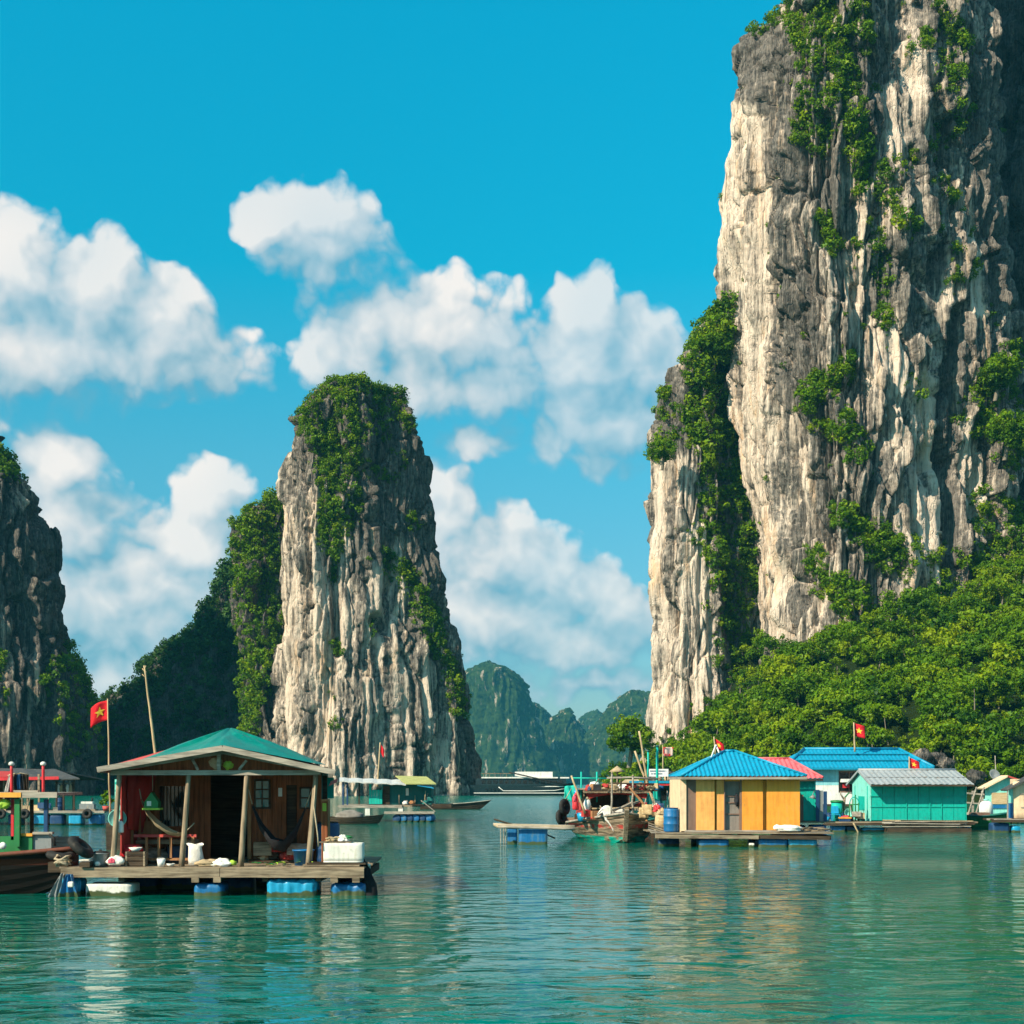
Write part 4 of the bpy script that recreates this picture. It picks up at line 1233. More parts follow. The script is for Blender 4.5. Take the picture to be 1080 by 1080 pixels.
def hull(name, mat, parent, L, W, H, draft=0.35, rake=0.9, sheer=0.5, stern_w=0.7, nu=26, nv=9, lap=0.012, bow_pow=1.7):
    """lapped plank hull along local +x (bow at +L); z=0 is the waterline"""
    V = []
    prof = []
    for i in range(nu + 1):
        u = i / nu
        w = W / 2 * min(1.0, stern_w + (1 - stern_w) * math.sin(min(1, u / 0.45) * math.pi / 2)) * (1 - max(0, (u - 0.45) / 0.55) ** bow_pow)
        w = max(w, 0.02)
        h = H + sheer * max(0, (u - 0.35) / 0.65) ** 2 + 0.25 * sheer * max(0, (0.3 - u) / 0.3) ** 2
        k = -draft + (draft + 0.1) * max(0, (u - 0.72) / 0.28) ** 2
        prof.append((u, w, h, k))
    def pt(i, j, side, off=0.0):
        u, w, h, k = prof[i]
        v = j / nv
        z = k + (h - k) * v
        ww = (w + off) * (0.30 + 0.70 * v ** 0.55) if v > 0 else 0.02
        x = L * u + rake * u ** 4 * (v - 0.25)
        return (x, side * (ww + (lap if j % 2 else 0)), z)
    for side in (-1, 1):
        for i in range(nu + 1):
            for j in range(nv + 1):
                V.append(pt(i, j, side))
    w_ = nv + 1; o = (nu + 1) * w_
    Fs = []
    for i in range(nu):
        for j in range(nv):
            a = i * w_ + j
            Fs.append((a, a + w_, a + w_ + 1, a + 1)); Fs.append((o + a + 1, o + a + w_ + 1, o + a + w_, o + a))
    for j in range(nv):      # transom, stem, keel
        Fs.append((j, j + 1, o + j + 1, o + j))
        b = nu * w_ + j; Fs.append((b + 1, b, o + b, o + b + 1))
    for i in range(nu):
        a = i * w_; Fs.append((a, o + a, o + a + w_, a + w_))
    ob = mesh(name, V, Fs, mat, parent)
    rails = []
    for side in (-1, 1):
        rails.append([Vector(pt(i, nv, side, 0.03)) for i in range(nu + 1)])
    deck = []
    Vd = [Vector(pt(i, nv, s)) - Vector((0, s * 0.02, 0.16)) for i in range(nu + 1) for s in (-1, 1)]
    Fd = [(2 * i, 2 * i + 2, 2 * i + 3, 2 * i + 1) for i in range(nu)]
    return ob, rails, (Vd, Fd)

def oddments(name, label, cat, px, py, Y, w, n, seed, h=0.5, mats=None):
    """pile of small household things: boxes, sacks, sticks and cloths on a base board"""
    t = Thing(name, px, Y, label, cat, None, z=at(px, py, Y).z)
    rng = random.Random(seed)
    ms = mats or (WOOD, TAN, WHITE_CLOTH, RED_WALL, BLUE_DARK, WICKER, CLOTH_DARK, ORANGE_SLAT, TEAL_D, WOOD_GREY)
    box('base_board', WOOD_D, t.o, (-w / 2, -0.25, -0.05), (w / 2, 0.25, 0.0))
    for k in range(n):
        x = rng.uniform(-w / 2, w / 2); y = rng.uniform(-0.2, 0.2); s = rng.uniform(0.10, 0.26); m = rng.choice(ms)
        q = rng.random()
        if q < 0.3:
            o = box('carton', m, t.o, (-s, -s * 0.7, 0), (s, s * 0.7, s * 1.5)); o.location = (x, y, 0.002 + rng.choice((0, 0, 0.25)) * h); o.rotation_euler = (0, 0, rng.uniform(-0.5, 0.5))
        elif q < 0.6: lump('sack', m, t.o, (x, y, s * 0.5), (s, s * 0.8, s * rng.uniform(0.6, 1.4)), seed + k, 0.3)
        elif q < 0.8: tube('stick', rng.choice((WOOD, BAMBOO, WOOD_GREY)), t.o, [(x, y, 0.02), (x + rng.uniform(-0.5, 0.5), y + 0.1, h * rng.uniform(0.8, 2.0))], 0.025, 6)
        else:
            a = Vector((x, y - 0.1, h * rng.uniform(0.6, 1.1))); d = rng.uniform(0.15, 0.3)
            sheet('cloth', m, t.o, a + Vector((-d, 0, -h * 0.6)), a + Vector((d, 0, -h * 0.6)), a + Vector((d, 0.05, 0)), a + Vector((-d, 0.05, 0)), 8, 5, lambda u, v: 0.03 * math.sin(u * 9 + v * 4), 0.012, True)
    return t

# ------------------------------------------------------------------ near floating house (front of its deck 34.5 m away)
YN = 34.5
def near_house():
    T = Thing('floating_house', 220, YN, 'brown wooden floating house with green tarp roof and open front porch', 'house')
    o = T.o
    zt = T.p(200, 914).z              # deck top
    # raft deck: planks running across, joists, edge beam
    x0, x1 = T.p(62, 914).x, T.p(384, 914).x
    for k in range(16):
        y = 0.02 + k * 0.30
        dz = 0.008 * math.sin(k * 2.3)
        box('deck_plank', WOOD, o, (x0 + 0.05 * math.sin(k * 1.7), y, zt - 0.05 + dz), (x1 + 0.06 * math.sin(k * 2.9), y + 0.285, zt - 0.008 + dz))
    beam('edge_beam', WOOD, o, T.p(65, 920, -0.05), T.p(232, 920.5, -0.05), 0.14, 0.24)
    beam('edge_beam', WOOD, o, T.p(232.5, 920.5, -0.05), T.p(384, 921, -0.05), 0.13, 0.22)
    for px in (70, 128, 206, 231, 280, 336, 378):
        a = T.p(px, 926)
        box('joist', WOOD_D, o, (a.x - 0.07, -0.02, zt - 0.36), (a.x + 0.07, 4.7, zt - 0.17))
    for px in (207, 230, 353, 376):
        a = T.p(px, 928)
        box('joist_end', WOOD, o, (a.x - 0.09, -0.14, zt - 0.38), (a.x + 0.09, -0.03, zt - 0.25))
    # floats
    T.rb('float_block', BLUE_DRUM, 204, 932, 235, 952, 0.0, 0.8, 0.10, 0.03, 1)
    T.rb('float_block', BLUE_BRIGHT, 281, 928, 333, 953, 0.0, 0.9, 0.10, 0.09, 2)
    T.rb('float_block', BLUE_DRUM, 349, 932, 386, 952, 0.05, 0.9, 0.12, 0.08, 3)
    T.rb('float_block', FOAM, 90, 932, 139, 950, -0.02, 0.8, 0.06, 0.03, 4)
    for i, (px, dy) in enumerate(((150, 2.2), (190, 2.6), (250, 1.8), (265, 3.8), (320, 3.2), (150, 3.9), (220, 4.0), (320, 4.1), (372, 2.6))):
        a = T.p(px, 930, dy)
        drum('float_drum', BLUE_DARK, o, (a.x - 0.45, dy, 0.12), (1, 0, 0), 0.30, 0.9)
    T.rb('float_block', BLUE_BRIGHT, 60, 925, 84, 952, 0.05, 0.7, 0.14, 0.12, 5)
    # posts, head beam, truss
    posts = [((119, 912, 0.15), (126, 816, 0.15)), ((191.5, 914.5, 0.12), (199.5, 812, 0.12)), ((254, 914.5, 0.12), (260.5, 813, 0.12)), ((325, 915, 0.15), (333.5, 815, 0.15))]
    for k, (a, b) in enumerate(posts):
        T.pl('porch_post', WOOD_V, a, b, 0.075, 0.06, seed=k, wob=0.002)
    T.bm('head_beam', WOOD_GREY, (117, 815, 0.1), (338, 815, 0.1), 0.09, 0.12)
    T.bm('king_post', WOOD_GREY, (231, 813, 0.1), (231, 795, 0.1), 0.09, 0.08)
    T.bm('truss_brace', WOOD_GREY, (209, 812, 0.1), (203, 801, 0.1), 0.06)
    T.bm('truss_brace', WOOD_GREY, (252, 812, 0.1), (260, 802, 0.1), 0.06)
    T.bm('rafter', WOOD_GREY, (118, 812, 0.05), (235, 793, 0.05), 0.07, 0.11)
    T.bm('rafter', WOOD_GREY, (235, 793, 0.05), (346, 814, 0.05), 0.07, 0.11)
    sheet('gable_board', BROWN_WALL, o, T.p(140, 812, 0.25), T.p(330, 812, 0.25), T.p(242, 793.5, 0.25), T.p(228, 793.5, 0.25), 1, 1, None, 0.03)
    # roof: low gable in front rising to a ridge point behind
    fl, fp, fr_ = T.p(105, 810.5, -0.35), T.p(235, 787.5, -0.35), T.p(352, 813.5, -0.35)
    apex = T.p(243, 772, 2.4)
    bl = Vector((fl.x, 4.7, fl.z + 0.02)); br = Vector((T.p(357, 0, 4.7).x, 4.7, fr_.z + 0.02)); bp = Vector((apex.x - 0.2, 4.6, fp.z + 0.2))
    up = Vector((0, 0, 0.02))
    def slab(name, pts, mat, th=0.045):
        n = len(pts)
        V = list(pts) + [q - Vector((0, 0, th)) for q in pts]
        Fs = [tuple(range(n)), tuple(range(2 * n - 1, n - 1, -1))] + [(i, n + i, n + (i + 1) % n, (i + 1) % n) for i in range(n)]
        return mesh(name, V, Fs, mat, o)
    slab('roof_slope', [fl, fp, apex], RED_TILE); slab('roof_slope', [fl, apex, bp, bl], RED_TILE)
    slab('roof_slope', [fp, fr_, apex], RED_TILE); slab('roof_slope', [fr_, br, bp, apex], RED_TILE)
    beam('barge_board', WOOD_GREY, o, fl - Vector((0.05, 0.03, 0.03)), fp + Vector((0, -0.03, -0.03)), 0.05, 0.13)
    beam('barge_board', WOOD_GREY, o, fp + Vector((0, -0.031, -0.03)), fr_ + Vector((0.04, -0.03, -0.03)), 0.05, 0.13)
    beam('eave_board', WOOD_GREY, o, fr_ + Vector((0, 0.02, -0.05)), br + Vector((0, 0, -0.05)), 0.05, 0.11)
    beam('eave_board', WOOD_GREY, o, fl + Vector((0, 0.02, -0.05)), bl + Vector((0, 0, -0.05)), 0.05, 0.11)
    # wrinkled tarp over the roof
    border = [T.p(147, 802.6, -0.3), T.p(235, 787.0, -0.36), T.p(337, 807.0, -0.3), Vector((T.p(344, 0, 2.4).x, 2.4, fr_.z + 0.16)), br + Vector((-0.5, -0.2, 0.22)), bp + Vector((0, 0, 0.14)), bl + Vector((0.6, -0.2, 0.22)), Vector((fl.x + 0.7, 2.4, fl.z + 0.22))]
    nphi, nr = 128, 22
    ap = apex + Vector((0, 0, 0.09))
    V = [ap]
    nb = len(border)
    for j in range(1, nr + 1):
        tt = j / nr
        for i in range(nphi):
            q = i / nphi * nb; k = int(q) % nb; f = q - int(q)
            b = border[k].lerp(border[(k + 1) % nb], f) + up
            p = ap.lerp(b, tt)
            wv = 0.13 * (abs(math.sin(i * 0.34 + 1.2 * math.sin(tt * 2.2 + i * 0.11))) - 0.5) * math.sin(math.pi * min(1, tt * 1.10 + 0.03)) + 0.016 * math.sin(i * 1.9 + tt * 5) * tt
            sag = -0.05 * math.sin(math.pi * tt)
            V.append(p + Vector((0, 0, (max(wv + sag * 0.5, -0.03) + 0.03) * (1 - 0.85 * tt ** 5))))
    Fs = [(0, 1 + i, 1 + (i + 1) % nphi) for i in range(nphi)]
    for j in range(nr - 1):
        for i in range(nphi):
            a = 1 + j * nphi; b = a + nphi
            Fs.append((a + i, b + i, b + (i + 1) % nphi, a + (i + 1) % nphi))
    mesh('roof_tarp', V, Fs, GREEN_TARP, o, True)
    sheet('loose_tile', RED_TILE, o, T.p(347, 829, 0.3), T.p(355, 825, 0.5), T.p(356, 821, 0.6), T.p(349, 824, 0.4), 1, 1, None, 0.02)
    # front wall with door and windows, 2.3 m behind the posts
    D = 2.3
    def boards(px0, px1, y0, y1, mat=BROWN_WALL, w=5.2, name='wall_board'):
        n = max(1, round((px1 - px0) / w)); s = (px1 - px0) / n
        for k in range(n):
            T.bx(name, mat, px0 + k * s + 0.12, y0, px0 + (k + 1) * s - 0.12, y1, D + 0.006 * (k % 3), D + 0.05)
    boards(150, 168, 812, 908); boards(168, 199, 872, 908); boards(168, 199, 812, 828); boards(199, 221, 812, 908)
    boards(221, 262, 808, 818); boards(262, 302, 812, 908); boards(302, 313, 812, 828); boards(313, 339, 812, 908)
    box('wall_backing', WOOD_D, o, (T.p(150, 0, D).x, D + 0.055, zt), (T.p(168, 0, D).x, D + 0.08, zt + 2.4))
    # red left wall of the porch
    xl = T.p(150, 0, D).x
    for k in range(9):
        box('wall_board', RED_WALL if k != 4 else ORANGE_SLAT, o, (xl - 0.03, 0.35 + k * 0.22, zt + 0.3), (xl, 0.35 + k * 0.22 + 0.213, zt + 2.42))
    sheet('red_curtain', RED_WALL, o, (xl + 0.05, 0.7, zt + 2.3), (xl + 0.42, 2.1, zt + 2.3), (xl + 0.10, 2.1, zt + 0.75), (xl + 0.03, 0.8, zt + 0.9), 14, 4, lambda u, v: 0.05 * math.sin(u * 22), 0.01, True)
    for px in (139, 146.5, 154):
        T.pl('wall_stud', ORANGE_SLAT, (px, 905, 1.2 + (px - 139) * 0.06), (px + 1, 818, 1.2 + (px - 139) * 0.06), 0.045, 0.04, seed=px)
    # window left with bars
    w = T.bx('window', GLASS_DARK, 169, 829, 198, 871.5, D + 0.06, D + 0.08)
    for k in range(7):
        px = 171.5 + k * 4
        T.bx('window_bar', WOOD_D, px, 829, px + 0.7, 871.5, D + 0.03, D + 0.055, w)
    for (a, b, c, d) in ((167.5, 827.5, 199.5, 829), (167.5, 871.5, 199.5, 873.5)):
        T.bx('window_frame', BROWN_WALL, a, b, c, d, D - 0.03, D - 0.002, w)
    # door posts and windows right of the door
    T.bx('door_frame', ORANGE_SLAT, 261, 816, 265, 906, D - 0.05, D - 0.004)
    T.bx('door_frame', BROWN_WALL, 218, 816, 222, 906, D - 0.05, D - 0.004)
    for (a, b, c, d, cols, rows) in ((269, 823, 284, 852, 2, 3), (317, 831, 327, 852, 1, 2)):
        f = T.bx('window', WOOD_D, a - 1.2, b - 1.2, c + 1.2, d + 1.2, D - 0.03, D - 0.012)
        for i in range(cols):
            for j in range(rows):
                sx, sy = (c - a) / cols, (d - b) / rows
                T.bx('pane', GLASS_TEAL, a + i * sx + 0.8, b + j * sy + 0.8, a + (i + 1) * sx - 0.8, b + (j + 1) * sy - 0.8, D - 0.04, D - 0.032, f)
    T.bx('wall_picture', FOAM, 293.5, 831, 297.5, 840, D - 0.02, D - 0.006)
    T.bx('side_door', WOOD_D, 302.5, 828, 312.5, 908, D + 0.07, D + 0.10)
    # side and back walls, floor of the room
    xr = T.p(339, 0, D).x
    xb = T.p(346, 0, 4.5).x
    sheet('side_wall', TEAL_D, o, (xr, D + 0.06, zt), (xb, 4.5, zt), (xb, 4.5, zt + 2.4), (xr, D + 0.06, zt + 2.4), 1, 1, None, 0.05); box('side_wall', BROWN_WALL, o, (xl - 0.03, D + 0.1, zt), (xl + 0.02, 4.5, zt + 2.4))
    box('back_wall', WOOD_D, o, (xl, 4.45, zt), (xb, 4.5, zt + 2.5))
    # railing and bench at left of the porch
    T.bx('bench_seat', WOOD, 143, 886, 205, 890, 1.2, 1.7)
    T.bx('rail', RED_TILE, 141, 880, 207, 883, 1.0, 1.08)
    T.bx('rail', ORANGE_SLAT, 150, 905, 205, 907.5, 1.0, 1.08)
    for px in (153, 166, 178.5, 202):
        T.bx('baluster', ORANGE_SLAT, px, 883, px + 2.6, 906, 1.0, 1.06)
    T.bx('bench_back', ORANGE_SLAT, 146, 866, 170, 881, 1.9, 1.94)
    # right side: door panel, cabinet
    T.bx('side_panel', TEAL, 345, 820, 352, 842, 3.0, 3.05)
    T.bx('side_frame', WOOD_D, 338, 818, 345, 860, 2.6, 2.65)
    tube('tie_rope', ROPE, o, [T.p(333, 820, 0.05), T.p(331, 850, -0.02), T.p(335, 880, -0.05), T.p(336, 893, -0.05)], 0.018, 6)
    return T
NH = near_house()
ZD = NH.loc.z + NH.p(200, 914).z           # deck level of the near house

def on_deck(name, label, cat, px, dy=0.0, py=None, group=None, Y=YN, z=None):
    """thing standing on a deck at photo column px"""
    return Thing(name, px, Y + dy, label, cat, group, z=ZD if z is None else z)

def near_things():
    t = on_deck('hammock', 'tan rope hammock slung across the left end of the porch', 'hammock', 170, 0.9)
    pts = [t.p(149, 843), t.p(156, 856), t.p(166, 867), t.p(178, 875), t.p(188, 878.5), t.p(196, 877)]
    V, Fs = [], []
    for i, p in enumerate(pts):
        u = i / (len(pts) - 1); w = 0.08 + 0.22 * math.sin(math.pi * u)
        for k in range(5):
            a = math.pi * k / 4
            V.append(p + Vector((0, w * math.cos(a), -0.10 * math.sin(a) * (0.4 + math.sin(math.pi * u)))))
    for i in range(len(pts) - 1):
        for k in range(4): Fs.append((i * 5 + k, i * 5 + k + 1, i * 5 + k + 6, i * 5 + k + 5))
    mesh('netting', V, Fs, TAN, t.o, True)
    tube('cord', ROPE, t.o, [t.p(147, 832), pts[0]], 0.015, 6); tube('cord', ROPE, t.o, [pts[-1], t.p(205, 868)], 0.015, 6)
    t = on_deck('hammock', 'dark hammock hanging at the right end of the porch', 'hammock', 297, 1.5)
    pts = [t.p(266, 848), t.p(275, 868), t.p(288, 884), t.p(300, 887), t.p(312, 874), t.p(322, 852)]
    V, Fs = [], []
    for i, p in enumerate(pts):
        u = i / (len(pts) - 1); w = 0.08 + 0.30 * math.sin(math.pi * u)
        for k in range(5):
            a = math.pi * k / 4
            V.append(p + Vector((0, w * math.cos(a), -0.22 * math.sin(a) * (0.4 + math.sin(math.pi * u)))))
    for i in range(len(pts) - 1):
        for k in range(4): Fs.append((i * 5 + k, i * 5 + k + 1, i * 5 + k + 6, i * 5 + k + 5))
    mesh('netting', V, Fs, CLOTH_DARK, t.o, True)
    tube('cord', ROPE, t.o, [t.p(262, 832), pts[0]], 0.015, 6); tube('cord', ROPE, t.o, [pts[-1], t.p(330, 830)], 0.015, 6)
    # green house-shaped lantern
    t = on_deck('paper_lantern', 'green house shaped lantern hanging on the porch', 'lantern', 161, 0.8)
    a = t.p(161, 852); s = 0.165
    prof = [(-1, 0), (1, 0), (1.05, 0.9), (0, 2.4), (-1.05, 0.9)]
    V = [a + Vector((q[0] * s, dy, q[1] * s * 1.0)) for dy in (-0.14, 0.14) for q in prof]
    Fs = [(0, 1, 2, 3, 4), (9, 8, 7, 6, 5)] + [(i, i + 5, (i + 1) % 5 + 5, (i + 1) % 5) for i in range(5)]
    mesh('body', V, Fs, GREEN, t.o)
    box('base_tray', GREEN_L, t.o, a + Vector((-0.22, -0.17, -0.05)), a + Vector((0.22, 0.17, -0.004)))
    box('window', FOAM, t.o, a + Vector((-0.11, -0.146, 0.05)), a + Vector((0.0, -0.141, 0.17)))
    tube('cord', ROPE, t.o, [t.p(161, 834), t.p(161, 816)], 0.008, 5)
    # pots and basins on the left deck end
    t = on_deck('cooking_pot', 'round dented metal pot at the left end of the porch', 'pot', 106, 0.25)
    lathe('body', GREY_METAL, t.o, [(0, 0), (0.17, 0.0), (0.21, 0.08), (0.215, 0.30), (0.24, 0.31), (0.24, 0.33), (0.2, 0.33), (0.19, 0.06), (0, 0.03)], (0, 0, 0), n=20)
    lathe('lid', BLACK, t.o, [(0.22, 0.335), (0.12, 0.37), (0.03, 0.385), (0.03, 0.41), (0, 0.41)], (0, 0, 0), n=20)
    t = on_deck('basin', 'crimson plastic basin upside down behind the basket', 'basin', 139, 0.75)
    lathe('shell', RED, t.o, [(0.30, 0.22), (0.27, 0.40), (0.20, 0.50), (0, 0.52)], (0, 0, 0), n=22)
    box('stand', WOOD_D, t.o, (-0.22, -0.2, 0), (0.22, 0.2, 0.22))
    t = on_deck('bundle', 'flowered cloth bundle beside the dented metal pot', 'bundle', 122, 0.1)
    lump('cloth', WHITE_CLOTH, t.o, (0, 0, 0.12), (0.22, 0.15, 0.14), 3)
    lump('flower_patch', PINK_CLOTH, t.o, (-0.06, -0.10, 0.13), (0.09, 0.07, 0.08), 5)
    t = on_deck('crate', 'small dark wooden crate beside the flowered bundle', 'crate', 144, 0.25)
    for k in range(3): box('slat', WOOD_D, t.o, (-0.2, -0.14, 0.02 + k * 0.12), (0.2, -0.11, 0.12 + k * 0.12))
    for k in range(3): box('slat', WOOD_D, t.o, (-0.2, 0.11, 0.02 + k * 0.12), (0.2, 0.14, 0.12 + k * 0.12))
    for s in (-1, 1): box('end_board', WOOD, t.o, (s * 0.22 - 0.02, -0.14, 0), (s * 0.22 + 0.02, 0.14, 0.36))
    t = on_deck('bowl', 'white enamel bowl on top of the dark crate', 'bowl', 143, 0.25, z=ZD + 0.36)
    lathe('body', WHITE, t.o, [(0, 0), (0.08, 0), (0.17, 0.10), (0.16, 0.10), (0.075, 0.015), (0, 0.015)], (0, 0, 0), n=20)
    t = on_deck('bucket', 'small white plastic bucket on the deck edge', 'bucket', 170, 0.1)
    lathe('body', WHITE, t.o, [(0, 0), (0.085, 0), (0.105, 0.19), (0.095, 0.19), (0.08, 0.015), (0, 0.015)], (0, 0, 0), n=18)
    tube('handle', GREY_METAL, t.o, [(0.1 * math.cos(a), -0.02, 0.19 + 0.03 * math.sin(a)) for a in [math.pi * k / 8 for k in range(9)]], 0.006, 5)
    t = on_deck('bowl', 'little glass bowl lying right of the white bucket', 'bowl', 180, 0.12)
    lathe('body', FOAM, t.o, [(0, 0), (0.06, 0), (0.11, 0.07), (0.10, 0.07), (0.05, 0.012), (0, 0.012)], (0, 0, 0), n=16)
    t = on_deck('sack', 'crumpled white sack standing in front of the railing', 'sack', 206, 0.6)
    V = []
    rings = [(0.0, 0.17, 0.12), (0.15, 0.20, 0.13), (0.32, 0.17, 0.11), (0.46, 0.16, 0.10), (0.53, 0.22, 0.08)]
    for (z, rx, ry) in rings:
        for k in range(16):
            a = 2 * math.pi * k / 16
            q = 1 + 0.10 * math.sin(3 * a + z * 7)
            V.append((rx * q * math.cos(a), ry * q * math.sin(a), z + 0.03 * math.sin(2 * a) * (z > 0.4)))
    Fs = [(i * 16 + k, i * 16 + (k + 1) % 16, (i + 1) * 16 + (k + 1) % 16, (i + 1) * 16 + k) for i in range(4) for k in range(16)] + [tuple(range(15, -1, -1))]
    mesh('bag', V, Fs, WHITE_CLOTH, t.o, True)
    lump('contents', WHITE_CLOTH, t.o, (0, 0, 0.40), (0.14, 0.09, 0.08), 8)
    t = on_deck('clothes_heap', 'heap of tan cloths and gourds on the deck front', 'heap', 228, 0.2)
    lump('cloth', TAN, t.o, (-0.22, 0, 0.06), (0.30, 0.18, 0.11), 11, 0.3); lump('cloth', WHITE_CLOTH, t.o, (0.12, -0.03, 0.06), (0.26, 0.15, 0.12), 12, 0.3)
    lump('gourd', GREEN_L, t.o, (0.40, 0, 0.07), (0.11, 0.09, 0.08), 13, 0.1)
    t = on_deck('leaf_heap', 'flat heap of green vegetable leaves on the deck', 'vegetables', 300, 0.25)
    rng = random.Random(4)
    for k in range(22):
        x, y = rng.uniform(-0.75, 0.75), rng.uniform(-0.12, 0.15); a = rng.uniform(0, 6.3); z = 0.02 + rng.random() * 0.08
        d = Vector((math.cos(a), math.sin(a), rng.uniform(-0.2, 0.3))) * 0.11; s = Vector((-math.sin(a), math.cos(a), 0.1)) * 0.05; c = Vector((x, y, z))
        mesh('leaf', [c - d, c - s + Vector((0, 0, 0.02)), c + d, c + s + Vector((0, 0, 0.02))], [(0, 1, 2, 3)], GREEN if k % 3 else GREEN_L, t.o)
    lump('rag', WHITE_CLOTH, t.o, (0.9, 0, 0.03), (0.16, 0.1, 0.05), 15)
    t = on_deck('basket', 'blue plastic basket behind the right porch post', 'basket', 320, 0.6)
    lathe('body', BLUE_DRUM, t.o, [(0, 0), (0.22, 0), (0.26, 0.36), (0.28, 0.36), (0.28, 0.39), (0.24, 0.39), (0.20, 0.03), (0, 0.03)], (0, 0, 0), n=20)
    # foam box on boards at the right end
    t = on_deck('plank_stack', 'two short boards lying under the white foam box', 'boards', 357, 0.3)
    for k in range(2): box('board', WOOD_D if k else WOOD, t.o, (-0.85 + 0.1 * k, -0.28, 0.004 + k * 0.045), (0.55 + 0.15 * k, 0.25, 0.044 + k * 0.045))
    zb = ZD + 0.094
    t = on_deck('foam_box', 'white foam cooler box at the right corner of the deck', 'foam box', 362, 0.3, z=zb)
    a, b = -0.46, 0.50
    for (lo, hi, nm) in (((a, -0.26, 0), (b, 0.26, 0.05), 'base'), ((a, -0.26, 0.052), (b, -0.21, 0.48), 'side'), ((a, 0.21, 0.052), (b, 0.26, 0.48), 'side'), ((a, -0.208, 0.052), (a + 0.05, 0.208, 0.48), 'side'), ((b - 0.05, -0.208, 0.052), (b, 0.208, 0.48), 'side')):
        rbox(nm, FOAM, t.o, lo, hi, 0.012, 0.004, 1, 6)
    box('lid_board', WOOD, t.o, (a - 0.12, -0.16, 0.484), (b - 0.3, 0.12, 0.51))
    t = on_deck('fish_heap', 'small heap of dried food on the foam box lid', 'food', 352, 0.3, z=zb + 0.51)
    lump('food', TAN, t.o, (0.0, 0, 0.05), (0.20, 0.12, 0.08), 21, 0.4); lump('food', WHITE_CLOTH, t.o, (0.24, 0, 0.06), (0.14, 0.1, 0.10), 22, 0.4); lump('food', GREEN, t.o, (0.36, 0, 0.1), (0.10, 0.08, 0.05), 23, 0.4)
    t = Thing('fishing_net', 388, YN + 0.1, 'black fishing net spilling off the right corner of the deck into the water', 'net')
    P = [t.p(371, 901, 0.5), t.p(380, 903, 0.3), t.p(388, 915, 0.2), t.p(396, 932, 0.0), t.p(398, 950, 0.0)]
    Q = [t.p(366, 905, 1.4), t.p(378, 905, 1.5), t.p(388, 918, 1.6), t.p(394, 934, 1.7), t.p(395, 950, 1.7)]
    V = []; n = 10
    for i in range(5):
        for k in range(n + 1):
            f = k / n
            V.append(P[i].lerp(Q[i], f) + Vector((0.05 * math.sin(k * 2.1 + i), 0, 0.05 * math.sin(k * 1.7 + i * 2))))
    bot = len(V)
    for i in range(5):
        for k in range(n + 1):
            V.append(V[i * (n + 1) + k] + Vector((-0.28, 0, -0.12 - 0.05 * i)))
    w = n + 1
    Fs = [(i * w + k, i * w + k + 1, (i + 1) * w + k + 1, (i + 1) * w + k) for i in range(4) for k in range(n)] + [(bot + (i + 1) * w + k, bot + (i + 1) * w + k + 1, bot + i * w + k + 1, bot + i * w + k) for i in range(4) for k in range(n)]
    for i in range(4):
        Fs.append((i * w, (i + 1) * w, bot + (i + 1) * w, bot + i * w)); Fs.append(((i + 1) * w + n, i * w + n, bot + i * w + n, bot + (i + 1) * w + n))
    mesh('netting', V, Fs, BLACK_NET, t.o, True)
    for k in range(5): lathe('net_float', FOAM, t.o, [(0, -0.05), (0.035, -0.03), (0.04, 0), (0.035, 0.03), (0, 0.05)], P[2].lerp(Q[2], k / 5) + Vector((0.03, 0, 0.06)), (0, 1, 0), 10)
    # barrel and cabinet at the right side of the house
    t = on_deck('water_barrel', 'dark blue grey water barrel beside the right wall of the near house', 'barrel', 346, 1.9)
    drum('body', BLUE_DARK, t.o, (0, 0, 0), (0, 0, 1), 0.30, 1.02)
    lathe('rim', BLACK, t.o, [(0.26, 1.021), (0.27, 1.05), (0.24, 1.05), (0.24, 1.021)], (0, 0, 0), n=18)
    t = on_deck('cabinet', 'narrow brown cabinet with green notice at the right of the porch', 'cabinet', 342, 1.2)
    a, b = t.p(339, 874), t.p(346, 843)
    box('carcass', ORANGE_SLAT, t.o, (a.x, 0, a.z - 1.0), (b.x, 0.4, b.z)); box('door', BROWN_WALL, t.o, (a.x + 0.015, -0.02, a.z - 0.9), (b.x - 0.015, -0.003, b.z - 0.05))
    box('notice', GREEN_L, t.o, (a.x + 0.03, -0.03, b.z - 0.30), (b.x - 0.04, -0.022, b.z - 0.10))
    # things on the left deck end
    t = on_deck('lidded_box', 'small pale tackle box on the left corner of the deck', 'box', 92, 0.15)
    rbox('body', GREY_METAL, t.o, (-0.16, -0.12, 0), (0.16, 0.12, 0.13), 0.02, 0, 0, 5); rbox('lid', FOAM, t.o, (-0.17, -0.125, 0.132), (0.17, 0.125, 0.17), 0.015, 0, 0, 5)
    t = on_deck('rope_coil', 'pale knotted rope coil on the left deck corner', 'rope', 66, 0.1)
    rng = random.Random(9)
    pts = [Vector((0.16 * math.cos(a * 0.9) * (1 + 0.3 * math.sin(a * 2.3)), 0.12 * math.sin(a * 0.9), 0.05 + 0.06 * math.sin(a * 1.7) + 0.004 * a)) for a in range(0, 46)]
    tube('strand', ROPE, t.o, pts, 0.028, 6)
    t = on_deck('ball_float', 'small round white net float on the deck', 'float', 103, 0.05)
    lathe('ball', FOAM, t.o, [(0.0, 0.0), (0.05, 0.012), (0.075, 0.06), (0.05, 0.11), (0.0, 0.125)], (0, 0, 0), n=14); tube('eyelet', GREY_METAL, t.o, [(0, 0, 0.12), (0.02, 0, 0.145), (0.04, 0, 0.12)], 0.006, 5)
